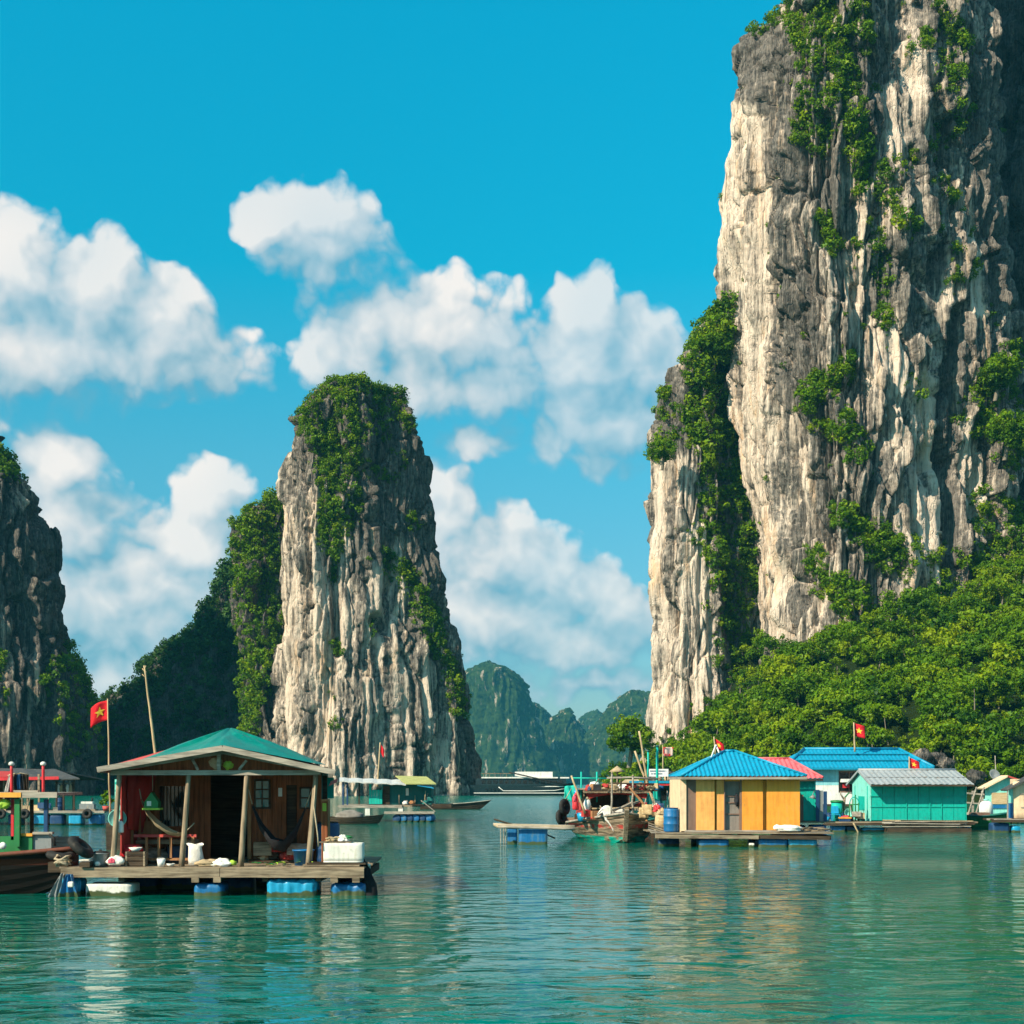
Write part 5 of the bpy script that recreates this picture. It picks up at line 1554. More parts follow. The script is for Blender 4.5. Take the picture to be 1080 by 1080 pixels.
    t = on_deck('bottle', 'white plastic bottle hung on the left porch post', 'bottle', 127, 0.3, z=NH.loc.z + NH.p(127, 878, 0.3).z)
    lathe('body', WHITE, t.o, [(0, 0), (0.075, 0), (0.08, 0.02), (0.08, 0.22), (0.06, 0.27), (0.028, 0.29)], (0, 0, 0), n=14); lathe('cap', RED, t.o, [(0.03, 0.291), (0.03, 0.33), (0, 0.33)], (0, 0, 0), n=12)
    t = on_deck('round_tray', 'round turquoise plastic tray hung outside the left porch post', 'tray', 124, 0.5, z=NH.loc.z + NH.p(124, 873, 0.5).z)
    lathe('disc', AQUA, t.o, [(0, 0.0), (0.20, 0.0), (0.225, 0.05), (0.21, 0.05), (0.19, 0.015), (0, 0.015)], (0, 0.0, 0.235), (0.15, -1, 0), 26)
    tube('cord', ROPE, t.o, [(0, 0, 0.45), (0.02, -0.02, 0.75)], 0.008, 5)
    lump('yellow_gourd', TAN, NH.o, NH.p(228, 805, 0.3), (0.20, 0.10, 0.17), 31, 0.2, flat=False)
    lump('yellow_gourd', GREEN_L, NH.o, NH.p(241, 807, 0.3), (0.15, 0.10, 0.13), 32, 0.2, flat=False)
near_things()

# flag poles of the near house
flag('flag', 'red flag with gold star on a bamboo pole left of the green tarp roof', 116, 870, 737, YN + 1.2, 0.44, 0.50, NH.loc.z + NH.p(116, 880).z, True, lean=-2.5, droop=0.42, direction=-1, bent=0.10)
t = Thing('bamboo_pole', 168, YN + 3.0, 'tall bare bamboo pole rising behind the green tarp roof', 'pole', z=2.6)
pole('shaft', BAMBOO, t.o, t.p(166, 812), t.p(152, 702), 0.045, 0.022, seg=10, wob=0.008)
for k in range(5): tube('twig', BAMBOO, t.o, [t.p(152.5 + k * 0.4, 706 + k * 3), t.p(154 + (k % 2) * -4, 702 + k * 3)], 0.012, 5)

# ------------------------------------------------------------------ yellow house with the blue roof (61 m)
YY = 61.0
def yellow_house():
    T = Thing('floating_house', 780, YY, 'yellow floating house with bright blue corrugated hip roof', 'house')
    o = T.o
    zt = T.p(780, 877.5).z
    a, b = T.p(690, 880), T.p(876, 880)
    for k in range(12):
        y = -0.6 + k * 0.42
        box('deck_plank', WOOD_GREY if k % 3 else WOOD, o, (a.x + 0.15 * math.sin(k * 1.9), y, zt - 0.06), (b.x + 0.12 * math.sin(k * 2.7), y + 0.40, zt - 0.012 + 0.006 * math.sin(k * 3)))
    beam('edge_beam', WOOD, o, T.p(691, 882, -0.62), T.p(800, 883, -0.62), 0.12, 0.16)
    beam('edge_beam', WOOD_D, o, T.p(801, 882.5, -0.62), T.p(875, 884, -0.62), 0.12, 0.16)
    for px in (696, 730, 775, 796, 835, 872):
        q = T.p(px, 886); box('joist', WOOD_D, o, (q.x - 0.08, -0.5, zt - 0.32), (q.x + 0.08, 4.2, zt - 0.14))
    T.rb('float_block', BLUE_DRUM, 737, 885, 769, 899, -0.5, 0.4, 0.08, 0.03, 1)
    T.rb('float_block', BLUE_DRUM, 800, 884.5, 831, 899, -0.5, 0.4, 0.08, 0.03, 2)
    T.rb('float_block', BLUE_BRIGHT, 831.5, 884.5, 862, 899, -0.5, 0.4, 0.10, 0.03, 3)
    T.rb('float_block', FOAM, 790, 889, 796, 896, -0.55, -0.2, 0.06, 0.02, 4)
    for (px, dy) in ((705, 1.0), (740, 2.4), (800, 2.4), (850, 2.4)):
        q = T.p(px, 890, dy); drum('float_drum', BLUE_DARK, o, (q.x - 0.45, dy, 0.1), (1, 0, 0), 0.30, 0.9)
    # walls
    zw = T.p(0, 820).z
    def panel(name, mat, p0, p1, y0, y1, d0, d1=None, parent=None):
        return T.bx(name, mat, p0, y0, p1, y1, d0, d1 if d1 is not None else d0 + 0.06, parent)
    panel('wall_panel', DOOR_BROWN, 724, 734, 821, 876.5, 0.05)
    panel('wall_panel', YELLOW2, 734.2, 753.6, 821, 876.5, 0.0)
    panel('wall_panel', YELLOW2, 755.6, 763.6, 821, 876.5, 0.10)
    d = panel('door', DOOR_GREY, 764.5, 780, 824, 876, 0.22)
    for yy in (839, 846, 858): panel('door_rail', DOOR_BROWN, 765, 779.6, yy, yy + 1.2, 0.17, 0.215, d)
    lump('hung_bag', CLOTH_DARK, o, T.p(777, 844, 0.1), (0.12, 0.08, 0.26), 2, 0.2, flat=False)
    panel('door_frame', DOOR_BROWN, 780.2, 782.4, 822, 876.5, 0.02, 0.2); panel('door_frame', DOOR_BROWN, 763.7, 764.6, 822, 876.5, 0.02, 0.2)
    panel('wall_panel', YELLOW, 764, 780.2, 820, 824, 0.03)
    panel('wall_panel', YELLOW, 782.6, 804.6, 821, 876.5, 0.0)
    panel('wall_panel', YELLOW, 808.6, 843.6, 821, 876.5, 0.0)
    panel('wall_panel', YELLOW, 804.8, 808.4, 821, 876.5, 0.16, 0.22)
    panel('wall_panel', YELLOW, 753.8, 755.4, 821, 876.5, 0.2, 0.26)
    panel('sill_board', WOOD_GREY, 722, 845, 875.6, 877.4, -0.06, -0.006)
    panel('top_plate', WOOD_GREY, 722, 845, 818.8, 821, -0.05, -0.006)
    xl, xr = T.p(717.2, 0).x, T.p(843.6, 0).x
    for k in range(8):
        box('side_board', CREAM_P, o, (xl, -0.02 + k * 0.5, zt), (xl + 0.05, 0.47 + k * 0.5, zw))
    T.bx('corner_post', CREAM_P, 717.4, 821, 723.8, 876.5, -0.03, 0.03)
    box('side_wall', YELLOW, o, (xr - 0.05, 0.07, zt), (xr, 3.95, zw)); box('back_wall', YELLOW, o, (xl, 3.95, zt), (xr, 4.0, zw))
    # hip roof in corrugated sheets
    zf = T.p(0, 818.3, -0.45).z
    fl = Vector((T.p(719, 0, -0.45).x, -0.45, zf)); fr_ = Vector((T.p(851, 0, -0.45).x, -0.45, zf))
    bl = Vector((fl.x, 4.45, zf)); br = Vector((fr_.x, 4.45, zf))
    ax = (fl.x + fr_.x) / 2 - 0.25
    az = T.p(0, 792.5, 2.0).z
    r0 = Vector((ax - 0.22, 2.0, az)); r1 = Vector((ax + 0.22, 2.0, az))
    def hip(c0, c1, t0, t1):
        return hip_sheet('roof_sheet', BLUE_ROOF, o, c0, c1, t0, t1, 0.19, 0.022)
    hip(fl, fr_, r0, r1); hip(fr_, br, r1, r1); hip(br, bl, r1, r0); hip(bl, fl, r0, r0)
    for (p, q) in ((fl, r0), (fr_, r1), (bl, r0), (br, r1), (r0, r1)):
        tube('ridge_cap', BLUE_ROOF, o, [p + Vector((0, 0, 0.03)), q + Vector((0, 0, 0.035))], 0.055, 8)
    for (p, q) in ((fl, fr_), (bl, fl), (fr_, br)):
        beam('fascia', WOOD_GREY, o, p + Vector((0, 0, -0.10)), q + Vector((0, 0, -0.10)), 0.05, 0.10)
    box('ceiling', WOOD_D, o, (fl.x + 0.02, -0.425, zf - 0.13), (fr_.x - 0.02, 4.38, zf - 0.03))
    return T
YH = yellow_house()
ZY = YH.p(780, 877.5).z

t = Thing('water_barrel', 708, YY + 0.2, 'tall blue water barrel left of the yellow house', 'barrel', z=ZY)
drum('body', BLUE_DRUM, t.o, (0, 0, 0), (0, 0, 1), 0.335, 1.02); lathe('lid', BLUE_DARK, t.o, [(0.30, 1.021), (0.31, 1.05), (0.1, 1.06), (0, 1.06)], (0, 0, 0), n=18)
t = Thing('sack', 832, YY - 0.35, 'long white sack lying at the right front of the yellow house deck', 'sack', z=ZY)
lump('bag', WHITE_CLOTH, t.o, (0, 0, 0.15), (0.56, 0.22, 0.18), 4, 0.16); lump('tied_end', WHITE_CLOTH, t.o, (-0.52, 0, 0.2), (0.14, 0.1, 0.13), 5, 0.2)
t = Thing('brushwood_heap', 858, YY - 0.2, 'heap of sticks beside the long white sack', 'heap', z=ZY)
rng = random.Random(3)
for k in range(14):
    x = rng.uniform(-0.45, 0.5); z = 0.03 + rng.random() * 0.16; a = rng.uniform(-0.5, 0.5)
    tube('stick', WOOD, t.o, [(x - 0.3 * math.cos(a), rng.uniform(-0.1, 0.2), z), (x + 0.3 * math.cos(a), rng.uniform(-0.1, 0.2), z + 0.1 * math.sin(a))], 0.022, 5)
# A-frame with flag on the roof
t = Thing('roof_frame', 754, YY + 2.0, 'white metal A frame standing on the blue hip roof', 'frame', z=YH.p(0, 800, 2.0).z)
zz = [t.p(748.5, 803), t.p(754.5, 787), t.p(760.5, 799)]
tube('leg', WHITE, t.o, [zz[0], zz[1]], 0.035, 8); tube('leg', WHITE, t.o, [zz[1] + Vector((0.05, 0.02, 0)), zz[2]], 0.035, 8)
lathe('crown', WHITE, t.o, [(0.05, 0), (0.06, 0.04), (0.05, 0.09), (0, 0.09)], zz[1] + Vector((0.02, 0, -0.02)), n=10)
flag('flag', 'small red flag tilted above the blue roof of the yellow house', 755, 799, 777, YY + 2.15, 0.46, 0.42, YH.p(0, 800, 2.0).z, True, lean=-2, droop=0.75, direction=1, cloth=FLAG_RED)

# ------------------------------------------------------------------ teal annexe with the pink red roof (66 m)
def annexe():
    Y = 66.0
    T = Thing('floating_hut', 845, Y, 'teal floating hut with pink red roof behind the yellow house', 'hut')
    o = T.o
    zt = T.p(0, 866).z
    for k in range(8):
        a, b = T.p(800, 868), T.p(880, 868)
        box('deck_plank', WOOD_D if k % 2 else WOOD, o, (a.x, -0.2 + k * 0.5, zt - 0.07), (b.x + 0.1 * math.sin(k * 2.2), 0.27 + k * 0.5, zt - 0.01))
    T.rb('float_block', BLUE_DRUM, 856, 870, 872, 882, -0.1, 0.8, 0.08, 0.02, 1); T.rb('float_block', BLUE_DARK, 815, 870, 850, 882, 0.4, 1.2, 0.08, 0.02, 2)
    n = 5
    for k in range(n):
        T.bx('wall_board', TEAL, 847.5 + k * 2.6, 822, 847.5 + (k + 1) * 2.6 - 0.15, 865.5, 0.0, 0.05)
    T.bx('wall_board', TEAL, 800, 822, 843.5, 865.5, 0.0, 0.05); T.bx('door', DOOR_BROWN, 843.8, 838, 847.3, 865.5, 0.03, 0.07); T.bx('wall_board', TEAL, 843.6, 822, 847.4, 838, 0.01, 0.05)
    xl, xr = T.p(800, 0).x, T.p(860.5, 0).x
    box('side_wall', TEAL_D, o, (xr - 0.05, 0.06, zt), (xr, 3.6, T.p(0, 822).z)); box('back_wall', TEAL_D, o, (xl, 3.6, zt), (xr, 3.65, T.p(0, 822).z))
    e0, e1 = T.p(790, 821.5, -0.4), T.p(868, 820.5, -0.4)
    zr = T.p(0, 800.5, 1.8).z
    r0, r1 = Vector((e0.x + 0.6, 1.8, zr)), Vector((T.p(832, 0, 1.8).x, 1.8, zr))
    b0, b1 = Vector((e0.x, 4.0, e0.z)), Vector((e1.x, 4.0, e1.z))
    for (p, q, s0, s1) in ((e0, e1, r0, r1), (e1, b1, r1, r1), (b1, b0, r1, r0)): hip_sheet('roof_sheet', PINK_ROOF, o, p, q, s0, s1, 0.22, 0.02)
    tube('ridge_cap', PINK_ROOF, o, [r0 + Vector((0, 0, .03)), r1 + Vector((0, 0, .03))], 0.06); tube('ridge_cap', PINK_ROOF, o, [r1 + Vector((0, 0, .03)), e1 + Vector((0, 0, .03))], 0.06)
    beam('fascia', WOOD_D, o, e0 - Vector((0, 0, 0.09)), e1 - Vector((0, 0, 0.09)), 0.05, 0.09)
    lathe('lamp_shade', GREY_METAL, o, [(0.16, 0), (0.10, 0.10), (0.04, 0.16), (0, 0.16)], T.p(857, 842, -0.35), (0.25, -0.1, 1), 14); tube('lamp_arm', GREY_METAL, o, [T.p(857, 838, -0.33), T.p(859, 834, 0.0)], 0.02, 6)
    return T
AX = annexe()
t = Thing('leaning_boards', 866, 65.4, 'tall dark blue grey boards leaning beside the teal hut', 'boards', z=AX.p(0, 866).z)
for k in range(3):
    a, b = t.p(860.5 + k * 4, 866), t.p(864.3 + k * 4, 833 + k * 0.8)
    box('board', BLUE_DARK if k != 1 else GREY_METAL, t.o, (a.x, 0.05 * (k % 2), 0), (b.x, 0.05 * (k % 2) + 0.04, b.z))

# ------------------------------------------------------------------ white house with the long blue roof (104 m)
def white_house():
    Y = 104.0
    T = Thing('floating_house', 905, Y, 'white and pale blue house under a long blue roof at the foot of the slope', 'house')
    o = T.o
    zt = T.p(0, 848).z
    xl, xr = T.p(836, 0).x, T.p(972, 0).x
    box('deck', WOOD_D, o, (xl - 0.8, -1.4, zt - 0.15), (xr + 0.8, 6.5, zt))
    for k in range(6): drum('float_drum', BLUE_DARK, o, (xl + k * 1.7, -1.2, 0.25), (1, 0, 0), 0.32, 1.0)
    T.bx('upper_wall', AQUA_PALE, 836, 809, 884.5, 828, 0.0, 0.12); T.bx('lower_wall', WHITE, 836, 828.2, 884.5, 848, -0.03, 0.12)
    T.bx('upper_wall', AQUA_PALE, 884.6, 809, 972, 813, 0.0, 0.12); T.bx('lower_wall', WHITE, 884.6, 836, 972, 848, -0.03, 0.12); T.bx('upper_wall', AQUA_PALE, 906, 813.1, 972, 835.9, 0.0, 0.12)
    w = T.bx('window', DOOR_BROWN, 884.6, 813.1, 905.9, 835.9, 0.10, 0.14)
    T.bx('pane', GLASS_DARK, 886, 815, 895, 834, 0.07, 0.095, w); T.bx('pane', GLASS_DARK, 896.5, 815, 904.5, 834, 0.07, 0.095, w)
    T.bx('awning', WHITE, 889, 821.5, 904, 825, -0.9, -0.05); T.bx('hung_cloth', RED, 889, 826.5, 896, 831, -0.2, -0.1)
    box('side_wall', AQUA_PALE, o, (xl, 0.13, zt), (xl + 0.1, 6, T.p(0, 809).z)); box('side_wall', AQUA_PALE, o, (xr - 0.1, 0.13, zt), (xr, 6, T.p(0, 809).z)); box('back_wall', AQUA_PALE, o, (xl, 6, zt), (xr, 6.1, T.p(0, 809).z))
    ze = T.p(0, 809.5, -0.7).z; zr = T.p(0, 790.5, 3.0).z
    e = [Vector((T.p(827, 0, -0.7).x, -0.7, ze)), Vector((T.p(985, 0, -0.7).x, -0.7, ze)), Vector((T.p(985, 0, -0.7).x, 6.7, ze)), Vector((T.p(827, 0, -0.7).x, 6.7, ze))]
    r0, r1 = Vector((T.p(848, 0, 3).x, 3.0, zr)), Vector((T.p(948, 0, 3).x, 3.0, zr))
    for (p, q, s0, s1) in ((e[0], e[1], r0, r1), (e[1], e[2], r1, r1), (e[2], e[3], r1, r0), (e[3], e[0], r0, r0)): hip_sheet('roof_sheet', BLUE_ROOF, o, p, q, s0, s1, 0.3, 0.012)
    for (p, q) in ((r0, r1), (e[1], r1), (e[0], r0)): tube('ridge_cap', BLUE_ROOF, o, [p + Vector((0, 0, .05)), q + Vector((0, 0, .05))], 0.12)
    # raised step across the roof
    for f in (0.36, 0.70):
        a0, a1 = e[0].lerp(r0, f), e[1].lerp(r1, f)
        beam('roof_lap', BLUE_ROOF, o, a0 + Vector((0, -0.03, 0.06)), a1 + Vector((0, -0.03, 0.06)), 0.25, 0.07)
    beam('gutter', BLUE_ROOF, o, e[0] - Vector((0, 0.06, 0.08)), e[1] - Vector((0, 0.06, 0.08)), 0.14, 0.14)
    return T
WH = white_house()
flag('flag', 'red flag on a pole above the long blue roof', 901.5, 793, 762, 105.5, 0.85, 0.95, 5.0, True, lean=-1, droop=0.25, direction=1)

# ------------------------------------------------------------------ teal shed with the grey roof (80 m)
def teal_shed():
    Y = 80.0
    T = Thing('floating_shed', 965, Y, 'windowless teal shed with grey metal gable roof', 'shed')
    o = T.o
    zt = T.p(0, 866).z
    for k in range(10):
        a, b = T.p(868, 868), T.p(1026, 868)
        box('deck_plank', WOOD_D if k % 2 else WOOD, o, (a.x + 0.2 * math.sin(k), -0.9 + k * 0.5, zt - 0.09), (b.x + 0.15 * math.sin(k * 2.1), -0.42 + k * 0.5, zt - 0.01))
    beam('edge_beam', WOOD_D, o, T.p(868, 869.5, -0.95), T.p(1028, 868.5, -0.95), 0.12, 0.14)
    T.rb('float_block', BLUE_DRUM, 878, 871, 892, 882, -0.8, 0.0, 0.1, 0.03, 1); T.rb('float_block', FOAM, 877.5, 869.3, 892.5, 871, -0.85, -0.1, 0.03, 0.01, 1)
    T.rb('float_block', BLUE_DARK, 893, 871, 907, 882, -0.7, 0.1, 0.1, 0.03, 2); T.rb('float_block', BLUE_BRIGHT, 909, 873, 940, 882, -0.6, 0.1, 0.1, 0.03, 3); T.rb('float_block', BLUE_BRIGHT, 1016, 872.5, 1025, 881, -0.6, 0.1, 0.1, 0.03, 4)
    # front panels: three rows of sheets set in a frame
    cols = [918.5, 931, 943.5, 956.2, 968.5, 981, 993.2, 1006, 1018]
    rows = [826, 839.6, 851, 865.4]
    for i in range(len(cols) - 1):
        for j in range(3):
            T.bx('wall_panel', TEAL, cols[i] + 0.25, rows[j] + 0.25, cols[i + 1] - 0.25, rows[j + 1] - 0.25, 0.01 + 0.012 * ((i * 3 + j * 5) % 3), 0.06)
    for yy in (839.6, 851): T.bx('frame_rail', TEAL, 918, yy - 0.35, 1018, yy + 0.35, -0.025, 0.005)
    for xx in (956.2, 981, 993.2): T.bx('frame_post', TEAL, xx - 0.35, 826.2, xx + 0.35, 865.4, -0.03, -0.002)
    T.bx('wall_backing', TEAL, 918.5, 826, 1018, 865.4, 0.062, 0.09)
    xl, xr = T.p(917.6, 0).x, T.p(1018.4, 0).x
    zw = T.p(0, 826).z; zr = T.p(0, 812.3, 2.1).z
    for x, n_ in ((xl, 'gable_wall'), (xr, 'gable_wall')):
        V = [(x, 0, zt), (x, 4.2, zt), (x, 4.2, zw), (x, 2.1, zr - 0.08), (x, 0, zw)]
        V = V + [(q[0] + 0.06, q[1], q[2]) for q in V]
        mesh(n_, V, [(0, 1, 2, 3, 4), (9, 8, 7, 6, 5)] + [(i, 5 + i, 5 + (i + 1) % 5, (i + 1) % 5) for i in range(5)], AQUA if x == xl else TEAL, o)
    box('shutter', TEAL, o, (xl - 0.03, 1.2, zt + 0.6), (xl - 0.004, 2.6, zt + 1.4)); box('back_wall', TEAL, o, (xl, 4.15, zt), (xr, 4.2, zw))
    for yy in (0.5, 3.4): box('wall_batten', TEAL, o, (xl - 0.03, yy, zt), (xl - 0.004, yy + 0.1, zt + 2.0))
    e0, e1 = Vector((xl - 0.15, -0.85, zw - 0.06)), Vector((xr + 0.22, -0.85, zw - 0.06))
    r0, r1 = Vector((xl - 0.15, 2.1, zr)), Vector((xr + 0.1, 2.1, zr))
    b0, b1 = Vector((xl - 0.15, 5.0, zw - 0.06)), Vector((xr + 0.2, 5.0, zw - 0.06))
    n = 6
    for k in range(n):
        f0, f1 = k / n, (k + 1) / n
        g = 0.004 * (k % 2)
        corrugated('roof_sheet', GREY_ROOF, o, e0.lerp(e1, f0) + Vector((0, 0, g)), e0.lerp(e1, f1) + Vector((0, 0, g)), r0.lerp(r1, f1) + Vector((0, 0, g)), r0.lerp(r1, f0) + Vector((0, 0, g)), 0.3, 0.014, 0.01, k)
    corrugated('roof_sheet', GREY_ROOF, o, b1, b0, r0, r1, 0.3, 0.014)
    tube('ridge_cap', GREY_ROOF, o, [r0 + Vector((0, 0, .03)), r1 + Vector((0, 0, .03))], 0.07)
    beam('roof_batten', GREY_ROOF, o, e0.lerp(r0, 0.48) + Vector((0, 0, 0.02)), e1.lerp(r1, 0.48) + Vector((0, 0, 0.02)), 0.12, 0.025)
    beam('fascia', WOOD_D, o, e0 - Vector((0, 0, 0.07)), e1 - Vector((0, 0, 0.07)), 0.05, 0.09)
    beam('barge_board', GREY_ROOF, o, e0 + Vector((-0.02, 0, -0.05)), r0 + Vector((-0.02, 0, -0.05)), 0.04, 0.12); beam('barge_board', GREY_ROOF, o, b0 + Vector((-0.02, 0, -0.05)), r0 + Vector((-0.02, 0.02, -0.05)), 0.04, 0.12)
    return T
TS = teal_shed()
ZT = TS.p(0, 866).z
flag('flag', 'crooked red flag on the ridge of the grey shed roof', 959, 813, 798, 82.2, 0.62, 0.58, TS.p(0, 812.3, 2.1).z, True, lean=0, droop=0.5, direction=1)

# clutter on the deck left of the teal shed
def clutter():
    Y = 79.6
    t = Thing('bin', 882.5, Y + 0.8, 'green plastic bin with rimmed lid left of the teal shed', 'bin', z=ZT)
    lathe('body', TEAL, t.o, [(0, 0), (0.27, 0), (0.32, 1.05), (0, 1.05)], (0, 0, 0), n=16); lathe('rim', GREEN, t.o, [(0.35, 1.052), (0.37, 1.1), (0.35, 1.17), (0.05, 1.2), (0, 1.2)], (0, 0, 0), n=16)
    t = Thing('chair', 881.5, Y + 0.1, 'blue plastic chair facing the water beside the green bin', 'chair', z=ZT)
    box('seat', BLUE_BRIGHT, t.o, (-0.22, -0.2, 0.36), (0.22, 0.22, 0.40)); sheet('backrest', BLUE_BRIGHT, t.o, (-0.22, 0.2, 0.44), (0.22, 0.2, 0.44), (0.2, 0.28, 0.85), (-0.2, 0.28, 0.85), 4, 4, None, 0.03)
    for sx in (-1, 1):
        for sy in (-1, 1): beam('leg', BLUE_BRIGHT, t.o, (sx * 0.19, sy * 0.17, 0.36), (sx * 0.22, sy * 0.2, 0), 0.045)
    t = Thing('metal_frame', 902, Y + 0.3, 'green tubular metal frame standing before the shed gable', 'frame', z=ZT)
    for (px, h) in ((896, 0.95), (899.5, 1.25), (902.3, 1.5), (905.5, 1.05)):
        q = t.p(px, 866); tube('upright', GREEN, t.o, [(q.x, 0, 0), (q.x, 0, h)], 0.035, 8)
    for z in (0.25, 0.95):
        tube('crossbar', GREEN, t.o, [(t.p(895.5, 0).x, 0, z), (t.p(906, 0).x, 0, z)], 0.03, 8)
    tube('arch', TEAL, t.o, [(t.p(896, 0).x + 0.27 * (1 - math.cos(a)), 0.0, 0.95 + 0.42 * math.sin(a)) for a in [math.pi * k / 10 for k in range(11)]], 0.03, 8)
    t = Thing('tray', 891, Y - 0.1, 'low orange tray of goods on the deck edge', 'tray', z=ZT)
    box('tray', ORANGE, t.o, (-0.34, -0.15, 0.16), (0.34, 0.15, 0.24)); box('goods', PINK_CLOTH, t.o, (-0.2, -0.1, 0.242), (0.15, 0.1, 0.29)); box('foot', BLUE_DARK, t.o, (-0.3, -0.12, 0), (0.3, 0.12, 0.158))
    t = Thing('bucket', 872, Y - 0.1, 'small blue bucket at the left end of the shed deck', 'bucket', z=ZT)
    lathe('body', BLUE_BRIGHT, t.o, [(0, 0), (0.13, 0), (0.17, 0.26), (0.155, 0.26), (0.12, 0.02), (0, 0.02)], (0, 0, 0), n=14); tube('handle', GREY_METAL, t.o, [(0.16 * math.cos(a), 0, 0.26 + 0.1 * math.sin(a)) for a in [math.pi * k / 8 for k in range(9)]], 0.012, 5)
    t = Thing('washing_bowl', 894, Y + 0.6, 'aqua plastic bowl propped on its edge by the green frame', 'bowl', z=ZT)
    lathe('bowl', AQUA, t.o, [(0, 0), (0.2, 0.0), (0.27, 0.14), (0.25, 0.14), (0.18, 0.02), (0, 0.02)], (0, 0, 0.42), (0.3, -1, 0.3), 18); box('prop', WOOD_D, t.o, (-0.1, 0.1, 0), (0.1, 0.25, 0.5))
    t = Thing('wooden_post', 890.5, Y + 0.9, 'gnarled brown post behind the orange tray', 'post', z=ZT)
    tube('trunk', WOOD, t.o, [(0, 0, 0), (0.05, 0, 0.5), (-0.04, 0, 0.95), (0.02, 0, 1.35)], [0.12, 0.09, 0.1, 0.07], 8); tube('branch', WOOD, t.o, [(-0.02, 0, 1.25), (-0.2, 0, 1.5), (-0.22, 0, 1.7)], [0.06, 0.04, 0.03], 6); tube('branch', GREEN, t.o, [(0.0, 0, 1.3), (0.25, 0, 1.6), (0.45, 0, 1.55)], [0.05, 0.04, 0.02], 6)
    # pile of planks along the front
    t = Thing('timber_pile', 975, 78.6, 'pile of bleached planks and bamboo on a sunken raft before the teal shed', 'timber')
    rng = random.Random(12)
    for k in range(16):
        L0 = rng.uniform(930, 950); L1 = rng.uniform(1005, 1028); yy = 866 + (k % 6) * 1.5 + rng.uniform(-0.6, 0.6)
        mt = WOOD_GREY if k % 3 else BAMBOO
        a, b = t.p(L0, yy + rng.uniform(-1.2, 1.0), (k % 4) * 0.22), t.p(L1, yy, (k % 4) * 0.22)
        if k % 2: pole('bamboo', mt, t.o, a, b, 0.05, 0.04, wob=0.03, seed=k)
        else: beam('plank', mt, t.o, a, b, 0.17, 0.045)
    a, b = t.p(936, 873), t.p(1024, 881)
    box('raft', WOOD_D, t.o, (a.x, -0.1, -0.12), (b.x, 0.9, 0.22))
    t = Thing('mooring_post', 901, 78.7, 'slanting green bamboo mooring stake in the water', 'stake')
    pole('stake', BAMBOO, t.o, t.p(900, 868), t.p(907, 882), 0.05, 0.04)
clutter()

